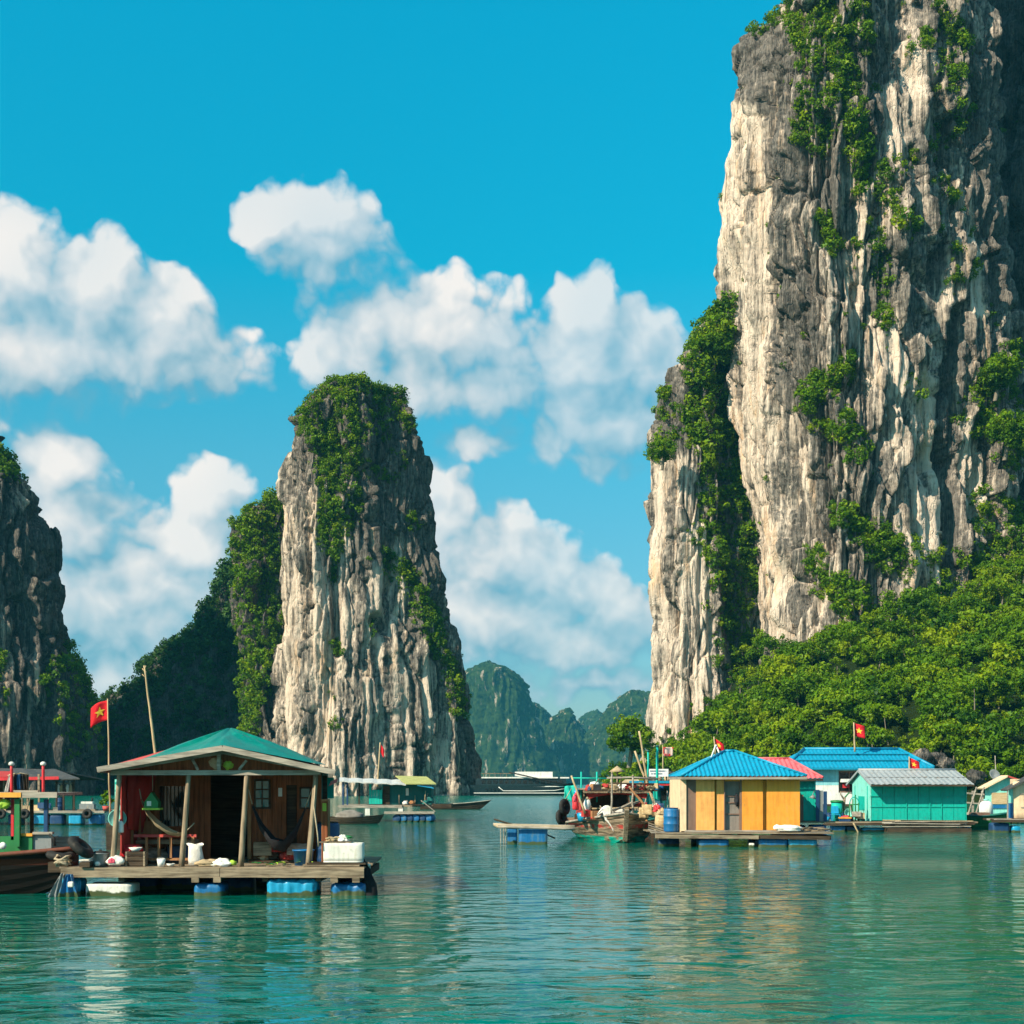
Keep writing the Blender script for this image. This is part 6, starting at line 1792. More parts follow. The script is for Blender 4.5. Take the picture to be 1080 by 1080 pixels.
# ------------------------------------------------------------------ cabins at the right edge
def right_cabins():
    Y = 96.0
    T = Thing('floating_house', 1057, Y, 'pale aqua gabled house with wicker panel near the right edge', 'house')
    o = T.o
    zt = T.p(0, 858).z
    xl, xr = T.p(1043, 0).x, T.p(1082, 0).x
    box('deck', WOOD_GREY, o, (xl - 0.5, -1.2, zt - 0.15), (xr + 0.5, 4, zt))
    for k in range(3): drum('float_drum', BLUE_BRIGHT, o, (xl + 0.2 + k * 0.95, -1.1, 0.2), (1, 0, 0), 0.28, 0.8)
    zg, ze = T.p(0, 819.5).z, T.p(0, 828).z
    xm = T.p(1061, 0).x
    V = [(xl, 0, zt), (xr, 0, zt), (xr, 0, ze), (xm, 0, zg), (xl, 0, ze)]; V = V + [(q[0], 0.08, q[2]) for q in V]
    mesh('gable_wall', V, [(4, 3, 2, 1, 0), (5, 6, 7, 8, 9)] + [(i, (i + 1) % 5, 5 + (i + 1) % 5, 5 + i) for i in range(5)], AQUA, o)
    box('side_wall', AQUA, o, (xl, 0.085, zt), (xl + 0.08, 0.8, ze - 0.05)); box('back_wall', AQUA, o, (xl + 0.09, 0.74, zt), (xr, 0.8, ze - 0.05))
    T.bx('wicker_panel', WICKER, 1046, 836, 1062, 848, -0.06, -0.01); T.bx('board', BLUE_DRUM, 1046, 849, 1062, 852.5, -0.08, -0.01)
    sheet('roof_slope', CREAM_P, o, (xl - 0.5, -0.4, ze - 0.2), (xm, -0.4, zg + 0.12), (xm, 1.0, zg + 0.12), (xl - 0.5, 1.0, ze - 0.2), 1, 1, None, 0.1)
    sheet('roof_slope', RED_TILE, o, (xm + 0.001, -0.4, zg + 0.11), (xr + 0.6, -0.4, ze), (xr + 0.6, 1.0, ze), (xm + 0.001, 1.0, zg + 0.11), 1, 1, None, 0.1)
    T2 = Thing('floating_house', 1076, 79.0, 'beige board cabin cut off by the right picture edge', 'house')
    o = T2.o
    zt = T2.p(0, 863.5).z
    xl = T2.p(1068.5, 0).x; xr = xl + 4.2
    for k in range(4): box('deck_plank', WOOD_D if k % 2 else WOOD_GREY, o, (T2.p(1046, 0).x, -0.9 + k * 0.6, zt - 0.1), (xr + 0.3, -0.33 + k * 0.6, zt))
    beam('edge_beam', WOOD_D, o, T2.p(1046, 866, -0.95), Vector((xr, -0.95, T2.p(0, 866, -0.95).z)), 0.1, 0.14)
    T2.rb('float_block', BLUE_DARK, 1047, 868, 1065, 882, -0.8, 0.0, 0.1, 0.03, 1); T2.rb('float_block', BLUE_BRIGHT, 1068, 871, 1077, 880, -0.85, -0.1, 0.12, 0.03, 2)
    zw = T2.p(0, 829).z
    rbox('front_wall', CREAM_P, o, (xl, 0, zt), (xl + 2.0, 0.16, T2.p(0, 824).z), 0.07, 0, 0, 6); box('front_wall', CREAM_P, o, (xl + 2.01, 0.02, zt), (xr, 0.16, zw + 0.6))
    T2.bx('wall_batten', WOOD_GREY, 1076, 837, 1080, 838, -0.04, -0.004); T2.bx('wall_batten', WOOD_GREY, 1077, 851, 1080, 852, -0.04, -0.004)
    box('side_wall', CREAM_P, o, (xl + 0.01, 0.165, zt), (xl + 0.07, 0.7, zw)); box('back_wall', CREAM_P, o, (xl + 0.08, 0.66, zt), (xr, 0.7, zw + 0.4))
    sheet('roof_slope', DARK_ROOF, o, T2.p(1062, 833, -0.4), (xl + 2.1, -0.4, zw + 1.2), (xl + 2.1, 0.75, zw + 1.2), T2.p(1062, 833, -0.4) + Vector((0, 1.1, 0)), 1, 1, None, 0.08)
    sheet('roof_slope', DARK_ROOF, o, (xl + 2.101, -0.4, zw + 1.2), (xr + 0.5, -0.4, zw - 0.2), (xr + 0.5, 0.75, zw - 0.2), (xl + 2.101, 0.75, zw + 1.2), 1, 1, None, 0.08)
    T2.bx('blue_panel', BLUE_DRUM, 1064.5, 847, 1068.2, 863, -0.05, 0.1); T2.bx('porch_post', WOOD_GREY, 1062.4, 834, 1063.6, 864, -0.35, -0.28); T2.bx('porch_panel', AQUA, 1064.5, 832, 1068.2, 846.8, 0.0, 0.06)
    # round white tank and green boat between the shed and cabins
    t = Thing('water_tank', 1040, 88.0, 'round white water tank beside the aqua house', 'tank', z=0.35)
    lathe('shell', WHITE, t.o, [(0, 0), (0.3, 0), (0.42, 0.08), (0.42, 0.75), (0.32, 0.95), (0.15, 1.03), (0, 1.05)], (0, 0, 0.25), n=20); lathe('cap', AQUA, t.o, [(0.15, 1.301), (0.15, 1.4), (0, 1.4)], (0, 0, 0), n=14)
    box('pontoon', WOOD_D, t.o, (-0.8, -0.7, -0.5), (0.8, 0.7, 0.248))
    t = Thing('rowing_boat', 1019, 86.0, 'small dark green boat between the teal shed and the cabins', 'boat')
    h, rails, (dv, df) = hull('hull', GREEN, t.o, 3.0, 1.3, 0.75, 0.2, 0.3, 0.25)
    mesh('floor', dv, df, WOOD_D, t.o)
    for r_ in rails: tube('gunwale', TEAL_D, t.o, r_, 0.04, 6)
    box('locker', DOOR_BROWN, t.o, (0.6, -0.45, 0.5), (1.6, 0.45, 0.95))
    t.o.location.x -= 0.3
    for k, (px, lab) in enumerate(((1022, 'left one of two leaning poles behind the dark green boat'), (1030, 'right one of two leaning poles behind the dark green boat'))):
        q = Thing('bamboo_pole', px, 90.0, lab, 'pole')
        pole('shaft', WOOD_GREY, q.o, q.p(px - 3, 866), q.p(px + 8, 830), 0.06, 0.05)
    t = Thing('fence_frame', 1027, 91.0, 'grey timber landing frame behind the dark green boat', 'frame')
    for px in (1016, 1026, 1036): t.bm('post', WOOD_GREY, (px, 868), (px, 834), 0.12)
    for yy in (836, 846): t.bm('rail', WOOD_GREY, (1014, yy, -0.1), (1038, yy + 2, -0.1), 0.1)
    t = Thing('satellite_dish', 1049, 97.6, 'old satellite dish on the aqua house roof', 'dish', z=1.2)
    a = t.p(1048, 818)
    lathe('dish', GREY_METAL, t.o, [(0, 0), (0.25, 0.05), (0.42, 0.16), (0.40, 0.17), (0.24, 0.07), (0, 0.02)], a, (0.3, -1, 0.5), 18); tube('mast', GREY_METAL, t.o, [(a.x, 0.05, 0), a + Vector((0, 0.05, 0))], 0.04, 8)
    t.o['label'] = 'old grey satellite dish on the aqua house roof'
    t = Thing('bamboo_pole', 1051, 99.0, 'thin upright pole behind the aqua house roof', 'pole', z=1.0)
    pole('shaft', WOOD_GREY, t.o, t.p(1051, 835), t.p(1049.5, 797), 0.05, 0.03)
right_cabins()

# ------------------------------------------------------------------ fishing boat moored left of the yellow house
YB = 64.0
def fishing_boat():
    T = Thing('fishing_boat', 660, YB, 'weathered wooden fishing boat with flat canopy moored beside the yellow house', 'boat')
    o = T.o
    L, W = 9.4, 4.5
    ang = R(-87)                         # bow towards the camera and a little to the right
    m, t_, out = new_mat('old_boat_planks')
    P = t_.node('ShaderNodeTexCoord').outputs['Object']
    s = t_.sep(P)
    g = t_.noise(t_.v('MULTIPLY', P, (0.7, 0.7, 7)), 2.0, 5, 0.65, dist=0.3)
    col = t_.mix(t_.step(g, 0.35, 0.65), (0.085, 0.058, 0.04), (0.36, 0.27, 0.19))
    redb = t_.m('MULTIPLY', t_.step(s[2], 0.62, 0.68), t_.m('SUBTRACT', 1.0, t_.step(s[2], 0.80, 0.86)))
    col = t_.mix(t_.m('MULTIPLY', redb, t_.step(t_.noise(P, 3.0, 4, 0.6), 0.38, 0.55)), col, (0.42, 0.05, 0.04))
    grn = t_.m('MULTIPLY', t_.m('SUBTRACT', 1.0, t_.step(s[2], 0.22, 0.30)), t_.step(t_.noise(P, 1.6, 4, 0.6), 0.40, 0.5))
    col = t_.mix(grn, col, (0.0, 0.33, 0.25))
    principled(t_, out, col, 0.8, 0.2, normal=bump(t_, g, 0.8, 0.03))
    rot = Matrix.Rotation(ang, 4, 'Z')
    root = Vector((-0.2, 0, 0))
    bow = rot @ Vector((L + 0.4, 0, 0))
    def place(ob):
        ob.matrix_local = Matrix.Translation(Vector((0.05, 0.3, 0)) - Vector((bow.x, bow.y, 0))) @ rot
        return ob
    h, rails, (dv, df) = hull('hull', m, o, L, W, 0.80, 0.4, 0.7, 0.60, 0.85, 30, 12, 0.02, 2.5)
    place(h)
    place(mesh('deck', dv, df, WOOD, o))
    for r_ in rails: place(tube('gunwale', WOOD_GREY, o, r_, 0.055, 8))
    place(beam('stem_post', WOOD, o, (L - 0.1, 0, 0.1), (L + 0.55, 0, 1.55), 0.16, 0.2))
    for k in range(5):
        x = 1.2 + k * 1.15
        place(box('rib', WOOD_D, o, (x, -1.55, 0.82), (x + 0.12, -1.42, 1.15)))
    # canopy on posts
    for x in (0.9, 3.4, 5.9):
        for y in (-1.25, 1.25): place(pole('canopy_post', WOOD, o, (x, y, 0.8), (x, y * 1.02, 2.42), 0.06, 0.05, seed=int(x * 3 + y)))
    for k in range(9):
        y = -1.55 + k * 0.345
        place(box('canopy_board', WOOD_GREY if k % 2 else WOOD, o, (0.3, y, 2.42 + 0.05 * math.cos((k - 4) * 0.35)), (6.7, y + 0.335, 2.47 + 0.05 * math.cos((k - 4) * 0.35))))
    place(box('canopy_beam', WOOD, o, (6.55, -1.65, 2.28), (6.68, 1.65, 2.41))); place(box('canopy_beam', WOOD, o, (0.4, -1.6, 2.29), (0.52, 1.6, 2.41)))
    place(sheet('arched_brace', RED_WALL, o, (6.5, -1.4, 2.0), (6.5, 1.4, 2.0), (6.5, 1.5, 2.26), (6.5, -1.5, 2.26), 12, 1, lambda u, v: Vector((0, 0, (1 - v) * 0.22 * math.sin(math.pi * u))), 0.05))
    for s_ in (-1, 1): place(box('cabin_side', RED_WALL, o, (0.6, s_ * 1.38 - 0.03, 0.8), (4.6, s_ * 1.38 + 0.03, 1.75)))
    place(box('cabin_back', WOOD_D, o, (0.55, -1.35, 0.8), (0.62, 1.35, 2.3)))
    place(box('bow_rail', RED, o, (5.2, 1.42, 1.42), (7.8, 1.50, 1.50))); place(box('bow_rail', RED, o, (5.2, -1.50, 1.42), (7.4, -1.42, 1.50)))
    place(beam('bow_plank', BAMBOO, o, (7.2, -1.3, 1.55), (7.3, 1.4, 1.6), 0.16, 0.06))
    place(beam('anchor_arm', WOOD_GREY, o, (9.0, -0.5, 1.5), (7.4, 1.0, 1.9), 0.09)); place(beam('anchor_arm', WOOD_GREY, o, (9.1, 0.4, 1.9), (8.2, -0.9, 1.2), 0.07))
    # cargo on the canopy
    return T, place
FB, fb_place = fishing_boat()
def on_boat(name, label, cat, px, py, dy):
    return Thing(name, px, YB + dy, label, cat, None, z=at(px, py, YB + dy).z)
def boat_things():
    zc = at(0, 830, YB + 4).z
    t = on_boat('cloth_heap', 'heap of pale cloths drying on the boat canopy', 'cloth', 664, 834, 3.6)
    for k, (x, m_) in enumerate(((-0.9, TAN), (-0.3, WHITE_CLOTH), (0.35, TAN), (0.85, WHITE_CLOTH), (1.2, CLOTH_BLUE))): lump('cloth', m_, t.o, (x, 0.1 * (k % 2), 0.12), (0.40, 0.28, 0.20), 40 + k, 0.35)
    t = on_boat('fan_motor', 'small white motor housing on the boat canopy', 'motor', 627, 833, 4.2)
    lathe('housing', WHITE, t.o, [(0, 0), (0.2, 0), (0.26, 0.16), (0.2, 0.32), (0, 0.36)], (0, 0, 0.05), n=14); box('foot', GREY_METAL, t.o, (-0.3, -0.15, 0), (0.3, 0.15, 0.05))
    t = on_boat('straw_hat', 'conical straw hat shaped cover on the boat canopy', 'hat', 651, 814, 5.5)
    lathe('cone', TAN, t.o, [(0.42, 0), (0.2, 0.16), (0, 0.30)], (0, 0, 0), n=16); tube('stick', WOOD, t.o, [(0, 0, -0.9), (0, 0, 0.02)], 0.04, 6)
    t = on_boat('white_cloth', 'white cloth draped over the boat bow rail', 'cloth', 640, 868, 1.2)
    V = []
    for i in range(7):
        for j in range(7):
            u, v = i / 6, j / 6
            x = -0.45 + 0.75 * u; z = 0.45 + 0.38 * math.sin(u * 2.6) - v * (0.35 if u < 0.5 else 0.75) * (0.4 + u)
            V.append((x, 0.05 * math.sin(j * 2 + i) - 0.06 * v, z))
    bot = len(V); V += [(q[0], q[1] + 0.03, q[2] - 0.01) for q in V]
    Fs = [(i * 7 + j, (i + 1) * 7 + j, (i + 1) * 7 + j + 1, i * 7 + j + 1) for i in range(6) for j in range(6)]
    Fs += [tuple(bot + q for q in f[::-1]) for f in Fs]
    mesh('drape', V, Fs, WHITE_CLOTH, t.o, True)
    t = on_boat('bucket', 'blue bucket on the left side deck of the fishing boat', 'bucket', 614, 866, 2.6)
    lathe('body', BLUE_BRIGHT, t.o, [(0, 0), (0.20, 0), (0.26, 0.40), (0.24, 0.40), (0.18, 0.02), (0, 0.02)], (0, 0, 0), n=16); tube('handle', GREY_METAL, t.o, [(0.25 * math.cos(a), 0, 0.4 + 0.12 * math.sin(a)) for a in [math.pi * k / 8 for k in range(9)]], 0.014, 5)
    t = on_boat('sack', 'pale sack propped under the boat canopy', 'sack', 619, 856, 2.2)
    lump('bag', WHITE_CLOTH, t.o, (0, 0, 0.28), (0.17, 0.15, 0.34), 51, 0.2); lump('knot', TAN, t.o, (0, 0, 0.62), (0.08, 0.07, 0.08), 52, 0.2)
    t = on_boat('hung_cloth', 'crimson cloth hung at the left canopy post', 'cloth', 607, 858, 2.4)
    lump('cloth', RED, t.o, (0, 0, 0.45), (0.15, 0.12, 0.5), 53, 0.25); lump('fold', PINK_CLOTH, t.o, (-0.05, -0.1, 0.7), (0.08, 0.06, 0.2), 54, 0.25)
    t = on_boat('green_tarp', 'bright green plastic scrap tied to the back canopy corner', 'tarp', 601, 846, 6.0)
    sheet('scrap', TEAL, t.o, (-0.3, 0, 0.1), (0.25, 0, 0.0), (0.3, 0.1, 0.85), (-0.25, 0.1, 0.8), 10, 8, lambda u, v: 0.07 * math.sin(u * 11 + v * 5), 0.012, True); lump('scrap', BLUE_BRIGHT, t.o, (0.32, -0.1, 0.5), (0.12, 0.1, 0.22), 56, 0.4, flat=False)
    for k, (px, py, lab) in enumerate(((595.5, 851, 'upper tyre fender on the left side of the fishing boat'), (592, 862, 'lower tyre fender on the left side of the fishing boat'))):
        t = Thing('tyre_fender', px, YB + 5.5, lab, 'tyre', 'tyre fenders of the fishing boat', z=at(px, py, YB + 5.5).z)
        tyre('tyre', BLACK, t.o, (0, 0, 0), 0.42, 0.15, (0.8, -0.6, 0.1)); tube('rope', ROPE, t.o, [(0.05, 0, 0.40), (0.35, 0.3, 0.9)], 0.02, 5)
    # poles
    specs = [((617, 858), (602.5, 818), 0.055, BAMBOO, 1.8, 'bamboo boat hook leaning at the left canopy corner'),
             ((645, 860), (645.5, 815), 0.05, WOOD_GREY, 1.0, 'grey upright pole in front of the boat canopy'),
             ((667, 858), (667.5, 818), 0.05, WOOD_GREY, 1.4, 'thin upright pole at the right of the boat canopy'),
             ((692, 852), (669.5, 792), 0.06, BAMBOO, 3.5, 'leaning bamboo pole right of the boat canopy'),
             ((684, 832), (674, 771), 0.06, BAMBOO, 4.2, 'taller bamboo pole leaning toward the cliff'),
             ((683, 836), (683.5, 793), 0.06, TEAL, 6.2, 'short teal mooring post behind the boat'),
             ((693, 846), (693.2, 788), 0.075, TEAL, 5.0, 'tall teal mooring post left of the yellow house roof'),
             ((682, 852), (664, 830), 0.06, ORANGE_SLAT, 1.2, 'curved orange brown oar at the right of the boat bow')]
    for k, (a, b, r_, mt, dy, lab) in enumerate(specs):
        t = Thing('mooring_post' if mt is TEAL else 'bamboo_pole', a[0], YB + dy, lab, 'post' if mt is TEAL else 'pole', z=at(a[0], a[1], YB + dy).z - (1.2 if mt is TEAL else 0))
        p0 = t.p(*a); p1 = t.p(*b)
        if mt is TEAL: p0 = Vector((p0.x, p0.y, p0.z - 1.6))
        pole('shaft', mt, t.o, p0, p1, r_, r_ * 0.8, seed=k, wob=0.02)
        if mt is TEAL: lathe('cap', TEAL_D, t.o, [(r_ * 1.1, 0), (r_ * 1.1, 0.08), (0, 0.1)], p1, n=10)
        if mt is BAMBOO:
            for q in (0.3, 0.6): lathe('joint', BAMBOO, t.o, [(r_ * 0.7, -0.02), (r_ * 1.15, 0), (r_ * 0.7, 0.02)], p0.lerp(p1, q), p1 - p0, 8)
        if mt in (WOOD_GREY, ORANGE_SLAT): lathe('tip', WOOD, t.o, [(r_ * 0.9, -0.04), (r_ * 1.1, 0), (0, 0.05)], p1, p1 - p0, 8)
    # green railing behind the boat
    t = Thing('railing', 618, YB + 9, 'thin green pipe railing behind the boat canopy', 'railing', z=1.2)
    for px in (613, 629.5): tube('post', TEAL, t.o, [t.p(px, 846), t.p(px, 814)], 0.045, 6)
    tube('rail', TEAL, t.o, [t.p(604, 820.5), t.p(640, 821)], 0.04, 6)
boat_things()
zr_ = 833.5
for a in (('cargo_pile', 'mixed cartons and cloths on the left half of the boat canopy', 'cargo', 636, zr_, YB + 2.8, 1.5, 9, 201, 0.3),
          ('cargo_pile', 'mixed sacks and sticks on the right half of the boat canopy', 'cargo', 676, zr_, YB + 2.6, 1.5, 11, 202, 0.35),
          ('cargo_pile', 'household goods crowded on the foredeck of the fishing boat', 'cargo', 634, 864, YB + 1.9, 1.7, 12, 203, 0.45),
          ('cargo_pile', 'goods stacked on the right foredeck of the fishing boat', 'cargo', 668, 863, YB + 2.0, 1.5, 11, 204, 0.5),
          ('cargo_pile', 'red and brown goods heaped between the boat and the blue barrel', 'cargo', 687, 866, YB + 0.6, 0.9, 10, 205, 0.8),
          ('cargo_pile', 'tall jumble of sticks and cloth behind the blue barrel', 'cargo', 706, 866, YB + 3.0, 1.3, 12, 206, 0.9),
          ('cargo_pile', 'bundles on the roof of the green house boat', 'cargo', 700, 823, 79.0, 1.6, 9, 207, 0.3),
          ('cargo_pile', 'dark clutter on the deck of the teal raft house', 'cargo', 436, 848.5, 99.8, 2.4, 9, 208, 0.5),
          ('cargo_pile', 'clutter at the middle of the left raft deck', 'cargo', 44, 855, 91.6, 2.0, 10, 209, 0.6),
          ('cargo_pile', 'clutter under the roof at the far left of the raft', 'cargo', 14, 855, 91.8, 2.0, 10, 210, 0.6),
          ('cargo_pile', 'odds and ends on the deck before the shed gable', 'cargo', 899, 866, 79.9, 1.1, 8, 211, 0.5),
          ('cargo_pile', 'dark goods piled at the back of the porch by the door', 'cargo', 290, 907, YN + 2.0, 1.3, 10, 212, 0.5),
          ('cargo_pile', 'small goods scattered under the porch bench', 'cargo', 176, 908, YN + 1.7, 1.3, 9, 213, 0.25)):
    oddments(*a)
t = Thing('pole_rack', 668, YB + 2.0, 'pole rack lying level above the boat canopy', 'rack', z=at(668, 833, YB + 2).z)
for (px, yy) in ((645, 816), (690, 818)): pass
tube('rail', WOOD_GREY, t.o, [t.p(640, 820.5), t.p(665, 820), t.p(694, 821.5)], 0.05, 7); tube('rail', WOOD_D, t.o, [t.p(642, 826, 0.4), t.p(690, 827, 0.4)], 0.04, 7)
for px in (655, 680): tube('upright', WOOD_D, t.o, [t.p(px, 834), t.p(px, 818)], 0.04, 7)

# ------------------------------------------------------------------ walkway between boat and yellow house
t = Thing('gangway', 692, 62.5, 'plank gangway between the fishing boat and the yellow house', 'gangway')
for k in range(4): t.bm('plank', WOOD_GREY if k % 2 else WOOD, (684, 868 + k * 2.2, -0.3 - k * 0.25), (703, 874 + k * 2.2, -0.3 - k * 0.25), 0.22, 0.05)
t.bm('support', WOOD_D, (688, 872, 0.1), (688, 898, 0.1), 0.12); t.bm('support', WOOD_D, (697, 875, 0.1), (697, 898, 0.1), 0.12)
t = Thing('wicker_basket', 697, 62.6, 'tall brown wicker basket of goods beside the blue barrel', 'basket', z=ZY)
lathe('body', WICKER, t.o, [(0, 0), (0.20, 0), (0.28, 0.35), (0.24, 0.7), (0.22, 0.7), (0.2, 0.1), (0, 0.05)], (0, 0, 0), n=16); lump('goods', TAN, t.o, (0, 0, 0.78), (0.24, 0.2, 0.22), 61, 0.35); lump('goods', RED, t.o, (-0.18, 0, 0.95), (0.16, 0.14, 0.2), 62, 0.35)

# ------------------------------------------------------------------ bamboo raft with blue floats
t = Thing('float_raft', 560, 64.0, 'bamboo pole raft end resting on two square blue floats', 'raft')
for k in range(5):
    pole('bamboo', BAMBOO if k % 2 else WOOD_GREY, t.o, t.p(520 + k * 1.2, 869.5 + k * 0.6, 0.55 - k * 0.3), t.p(606, 871.5 + k * 0.7, 0.55 - k * 0.3), 0.07, 0.06, seed=k, wob=0.02)
t.pl('bamboo', WOOD_D, (521, 864, 0.5), (545, 871, 0.5), 0.04)
t.rb('float_block', BLUE_DRUM, 535, 873, 545.5, 896, 0.0, 0.9, 0.05, 0.01, 1); t.rb('float_block', BLUE_DRUM, 547, 873, 577.5, 897, -0.5, 0.7, 0.05, 0.01, 2)
for px in (528, 531, 533): t.bm('stake', WOOD_GREY, (px, 872), (px, 890), 0.04)
t.pl('bamboo', WOOD_D, (576, 880, 0.2), (585, 884, -0.2), 0.035)

# ------------------------------------------------------------------ house boats behind the fishing boat
def back_boats():
    Y = 78.0
    T = Thing('house_boat', 695, Y, 'green house boat with blue roof edge behind the fishing boat', 'boat')
    o = T.o
    zt = T.p(0, 858).z
    box('pontoon', WOOD_D, o, (T.p(660, 0).x, -0.3, -0.2), (T.p(722, 0).x, 3.5, zt))
    T.bx('wall', TEAL_D, 684, 829, 716, 858, 0, 0.08); T.bx('wall', RED_WALL, 664, 846, 684, 858, 0.05, 0.1)
    w = T.bx('window', WOOD_D, 697, 832, 703, 844, -0.03, -0.005); T.bx('pane', GLASS_DARK, 697.6, 832.6, 702.4, 843.4, -0.05, -0.035, w)
    T.bx('porch_post', TEAL, 689, 828, 690.4, 858, -0.4, -0.32); T.bx('back_wall', TEAL_D, 664, 829, 716, 858, 3.0, 3.06)
    T.bx('roof', BLUE_ROOF, 670, 823.5, 718, 826, -0.6, 3.4); T.bx('roof_trim', RED, 671, 826.4, 717, 828.4, -0.55, -0.4)
    t = Thing('signboard', 695, Y - 0.2, 'white signboard with two lines of small blue lettering', 'sign', z=T.p(0, 823).z)
    a, b = t.p(684.5, 819), t.p(705, 811)
    box('board', WHITE, t.o, (a.x, 0, a.z), (b.x, 0.05, b.z))
    rng = random.Random(6)
    for row, (x0, x1, yy) in enumerate(((685.6, 702.5, 813.2), (687, 698.5, 816.1))):
        x = x0
        while x < x1:
            w_ = rng.uniform(0.8, 1.7)
            q0, q1 = t.p(x, yy + 0.55), t.p(min(x + w_, x1), yy - 0.55)
            box('letter', BLUE_DARK, t.o, (q0.x, -0.012, q0.z), (q1.x, -0.004, q1.z)); x += w_ + rng.choice((0.35, 0.35, 1.0))
    for px in (686, 703): q = t.p(px, 0); box('stand', WOOD_D, t.o, (q.x - 0.04, 0.06, 0), (q.x + 0.04, 0.12, a.z + 0.2))
    # faded flag in front of the cliff
    f = Thing('flag', 699.3, 80.0, 'faded white flag with red lettering in front of the pale cliff foot', 'flag', z=2.5)
    pole('pole', BAMBOO, f.o, f.p(699.3, 830), f.p(699, 786), 0.04, 0.03)
    a = f.p(699.5, 797.5); b = f.p(710, 788)
    sheet('cloth', FLAG_PALE, f.o, a, (b.x, 0.1, a.z), (b.x, 0.1, b.z), (a.x, 0, b.z), 10, 6, lambda u, v: 0.05 * math.sin(6 * u), 0.01, True)
    for (x0, y0, x1, y1) in ((699.5, 788, 702, 789), (699.5, 789, 700.2, 795), (700.5, 794.8, 701.2, 797.4), (701.2, 795, 702.4, 795.6), (702.8, 795, 703.4, 797.4), (703.4, 795, 705.4, 795.5), (703.4, 796.9, 705.4, 797.4), (705.2, 795, 706.8, 797.4), (708.6, 788, 710, 789.6)):
        p0, p1 = f.p(x0, y1), f.p(x1, y0); box('lettering', FLAG_RED, f.o, (p0.x, -0.08, p0.z), (p1.x, -0.055, p1.z))
    # brown thatched hut cluster further back
    t = Thing('floating_hut', 668, 86.0, 'small brown hut with thatched hip roof behind the fishing boat', 'hut')
    zt = t.p(0, 852).z
    box('pontoon', WOOD_D, t.o, (t.p(650, 0).x, -0.5, -0.2), (t.p(686, 0).x, 3, zt)); t.bx('wall', BROWN_WALL, 653, 832, 684, 852, 0, 2.5)
    a, b = t.p(651, 833, -0.4), t.p(686, 833, -0.4); zr = t.p(0, 822, 1.2).z
    V = [a, b, Vector((b.x, 2.9, b.z)), Vector((a.x, 2.9, a.z)), Vector((a.x + 0.6, 1.2, zr)), Vector((b.x - 0.6, 1.2, zr))]
    mesh('roof', V, [(0, 1, 5, 4), (1, 2, 5), (2, 3, 4, 5), (3, 0, 4), (3, 2, 1, 0)], TAN, t.o)
back_boats()

# ------------------------------------------------------------------ cruise ship far off
def cruise_ship():
    Y = 296.0
    T = Thing('cruise_ship', 555, Y, 'dark hulled cruise ship with white lines anchored in the gap', 'ship')
    o = T.o
    X = lambda px: T.p(px, 0).x
    Z = lambda py: T.p(0, py).z
    W = 5.2
    # hull outline along its length
    n = 24
    V = []
    for i in range(n + 1):
        u = i / n; x = X(496) + (X(606) - X(496)) * u
        w = W / 2 * (1 - max(0, (u - 0.7) / 0.3) ** 2 * 0.95)
        zt = Z(828) + 0.5 * max(0, (u - 0.6) / 0.4) ** 2
        V += [(x, -w * 0.85, -0.6), (x, -w, zt), (x, w, zt), (x, w * 0.85, -0.6)]
    Fs = [(i * 4 + k, i * 4 + (k + 1) % 4, i * 4 + 4 + (k + 1) % 4, i * 4 + 4 + k) for i in range(n) for k in range(4)] + [(3, 2, 1, 0), (n * 4, n * 4 + 1, n * 4 + 2, n * 4 + 3)]
    mesh('hull', V, Fs, NAVY, o)
    box('main_deck_house', NAVY, o, (X(502), -2.3, Z(828) + 0.02), (X(597), 2.3, Z(821)))
    box('deck_rail', WHITE, o, (X(500), -2.55, Z(829.8)), (X(594), -2.46, Z(829.0))); box('deck_rail', WHITE, o, (X(500), -2.72, Z(836.6)), (X(597), -2.63, Z(835.9)))
    tube('hull_stripe', WHITE, o, [(X(526), -2.66, Z(830)), (X(528.5), -2.66, Z(832)), (X(531), -2.66, Z(834)), (X(560), -2.66, Z(834.2)), (X(585), -2.66, Z(833.6)), (X(597), -2.2, Z(831.5))], 0.09, 6)
    box('sun_deck', WHITE, o, (X(508), -2.6, Z(821) + 0.02), (X(588), 2.6, Z(819.6))); box('upper_deck_house', WHITE, o, (X(543), -2.2, Z(819.6) + 0.01), (X(582.5), 2.2, Z(814)))
    box('wheelhouse', WHITE, o, (X(591), -1.6, Z(821)), (X(600), 1.6, Z(819.6)))
    for k in range(14):
        px = 508 + k * 6.2
        b = box('window', GLASS_DARK, o, (X(px), -2.36, Z(826.4)), (X(px + 4.2), -2.305, Z(823)))
    for k in range(4): box('porthole', GLASS_DARK, o, (X(512 + k * 4), -2.68, Z(833.6)), (X(514 + k * 4), -2.64, Z(831.6)))
    for k in range(6): box('awning_post', WOOD, o, (X(510 + k * 6), -2.4, Z(819.6)), (X(510.5 + k * 6), -2.3, Z(816)))
    box('awning', WOOD, o, (X(508), -2.5, Z(816.2)), (X(540), 2.5, Z(815.6)))
    tube('jib_boom', BLACK, o, [(X(537), -2.9, Z(814.5)), (X(570), -3.2, Z(822)), (X(606), -3.0, Z(829.5))], 0.16, 6)
cruise_ship()

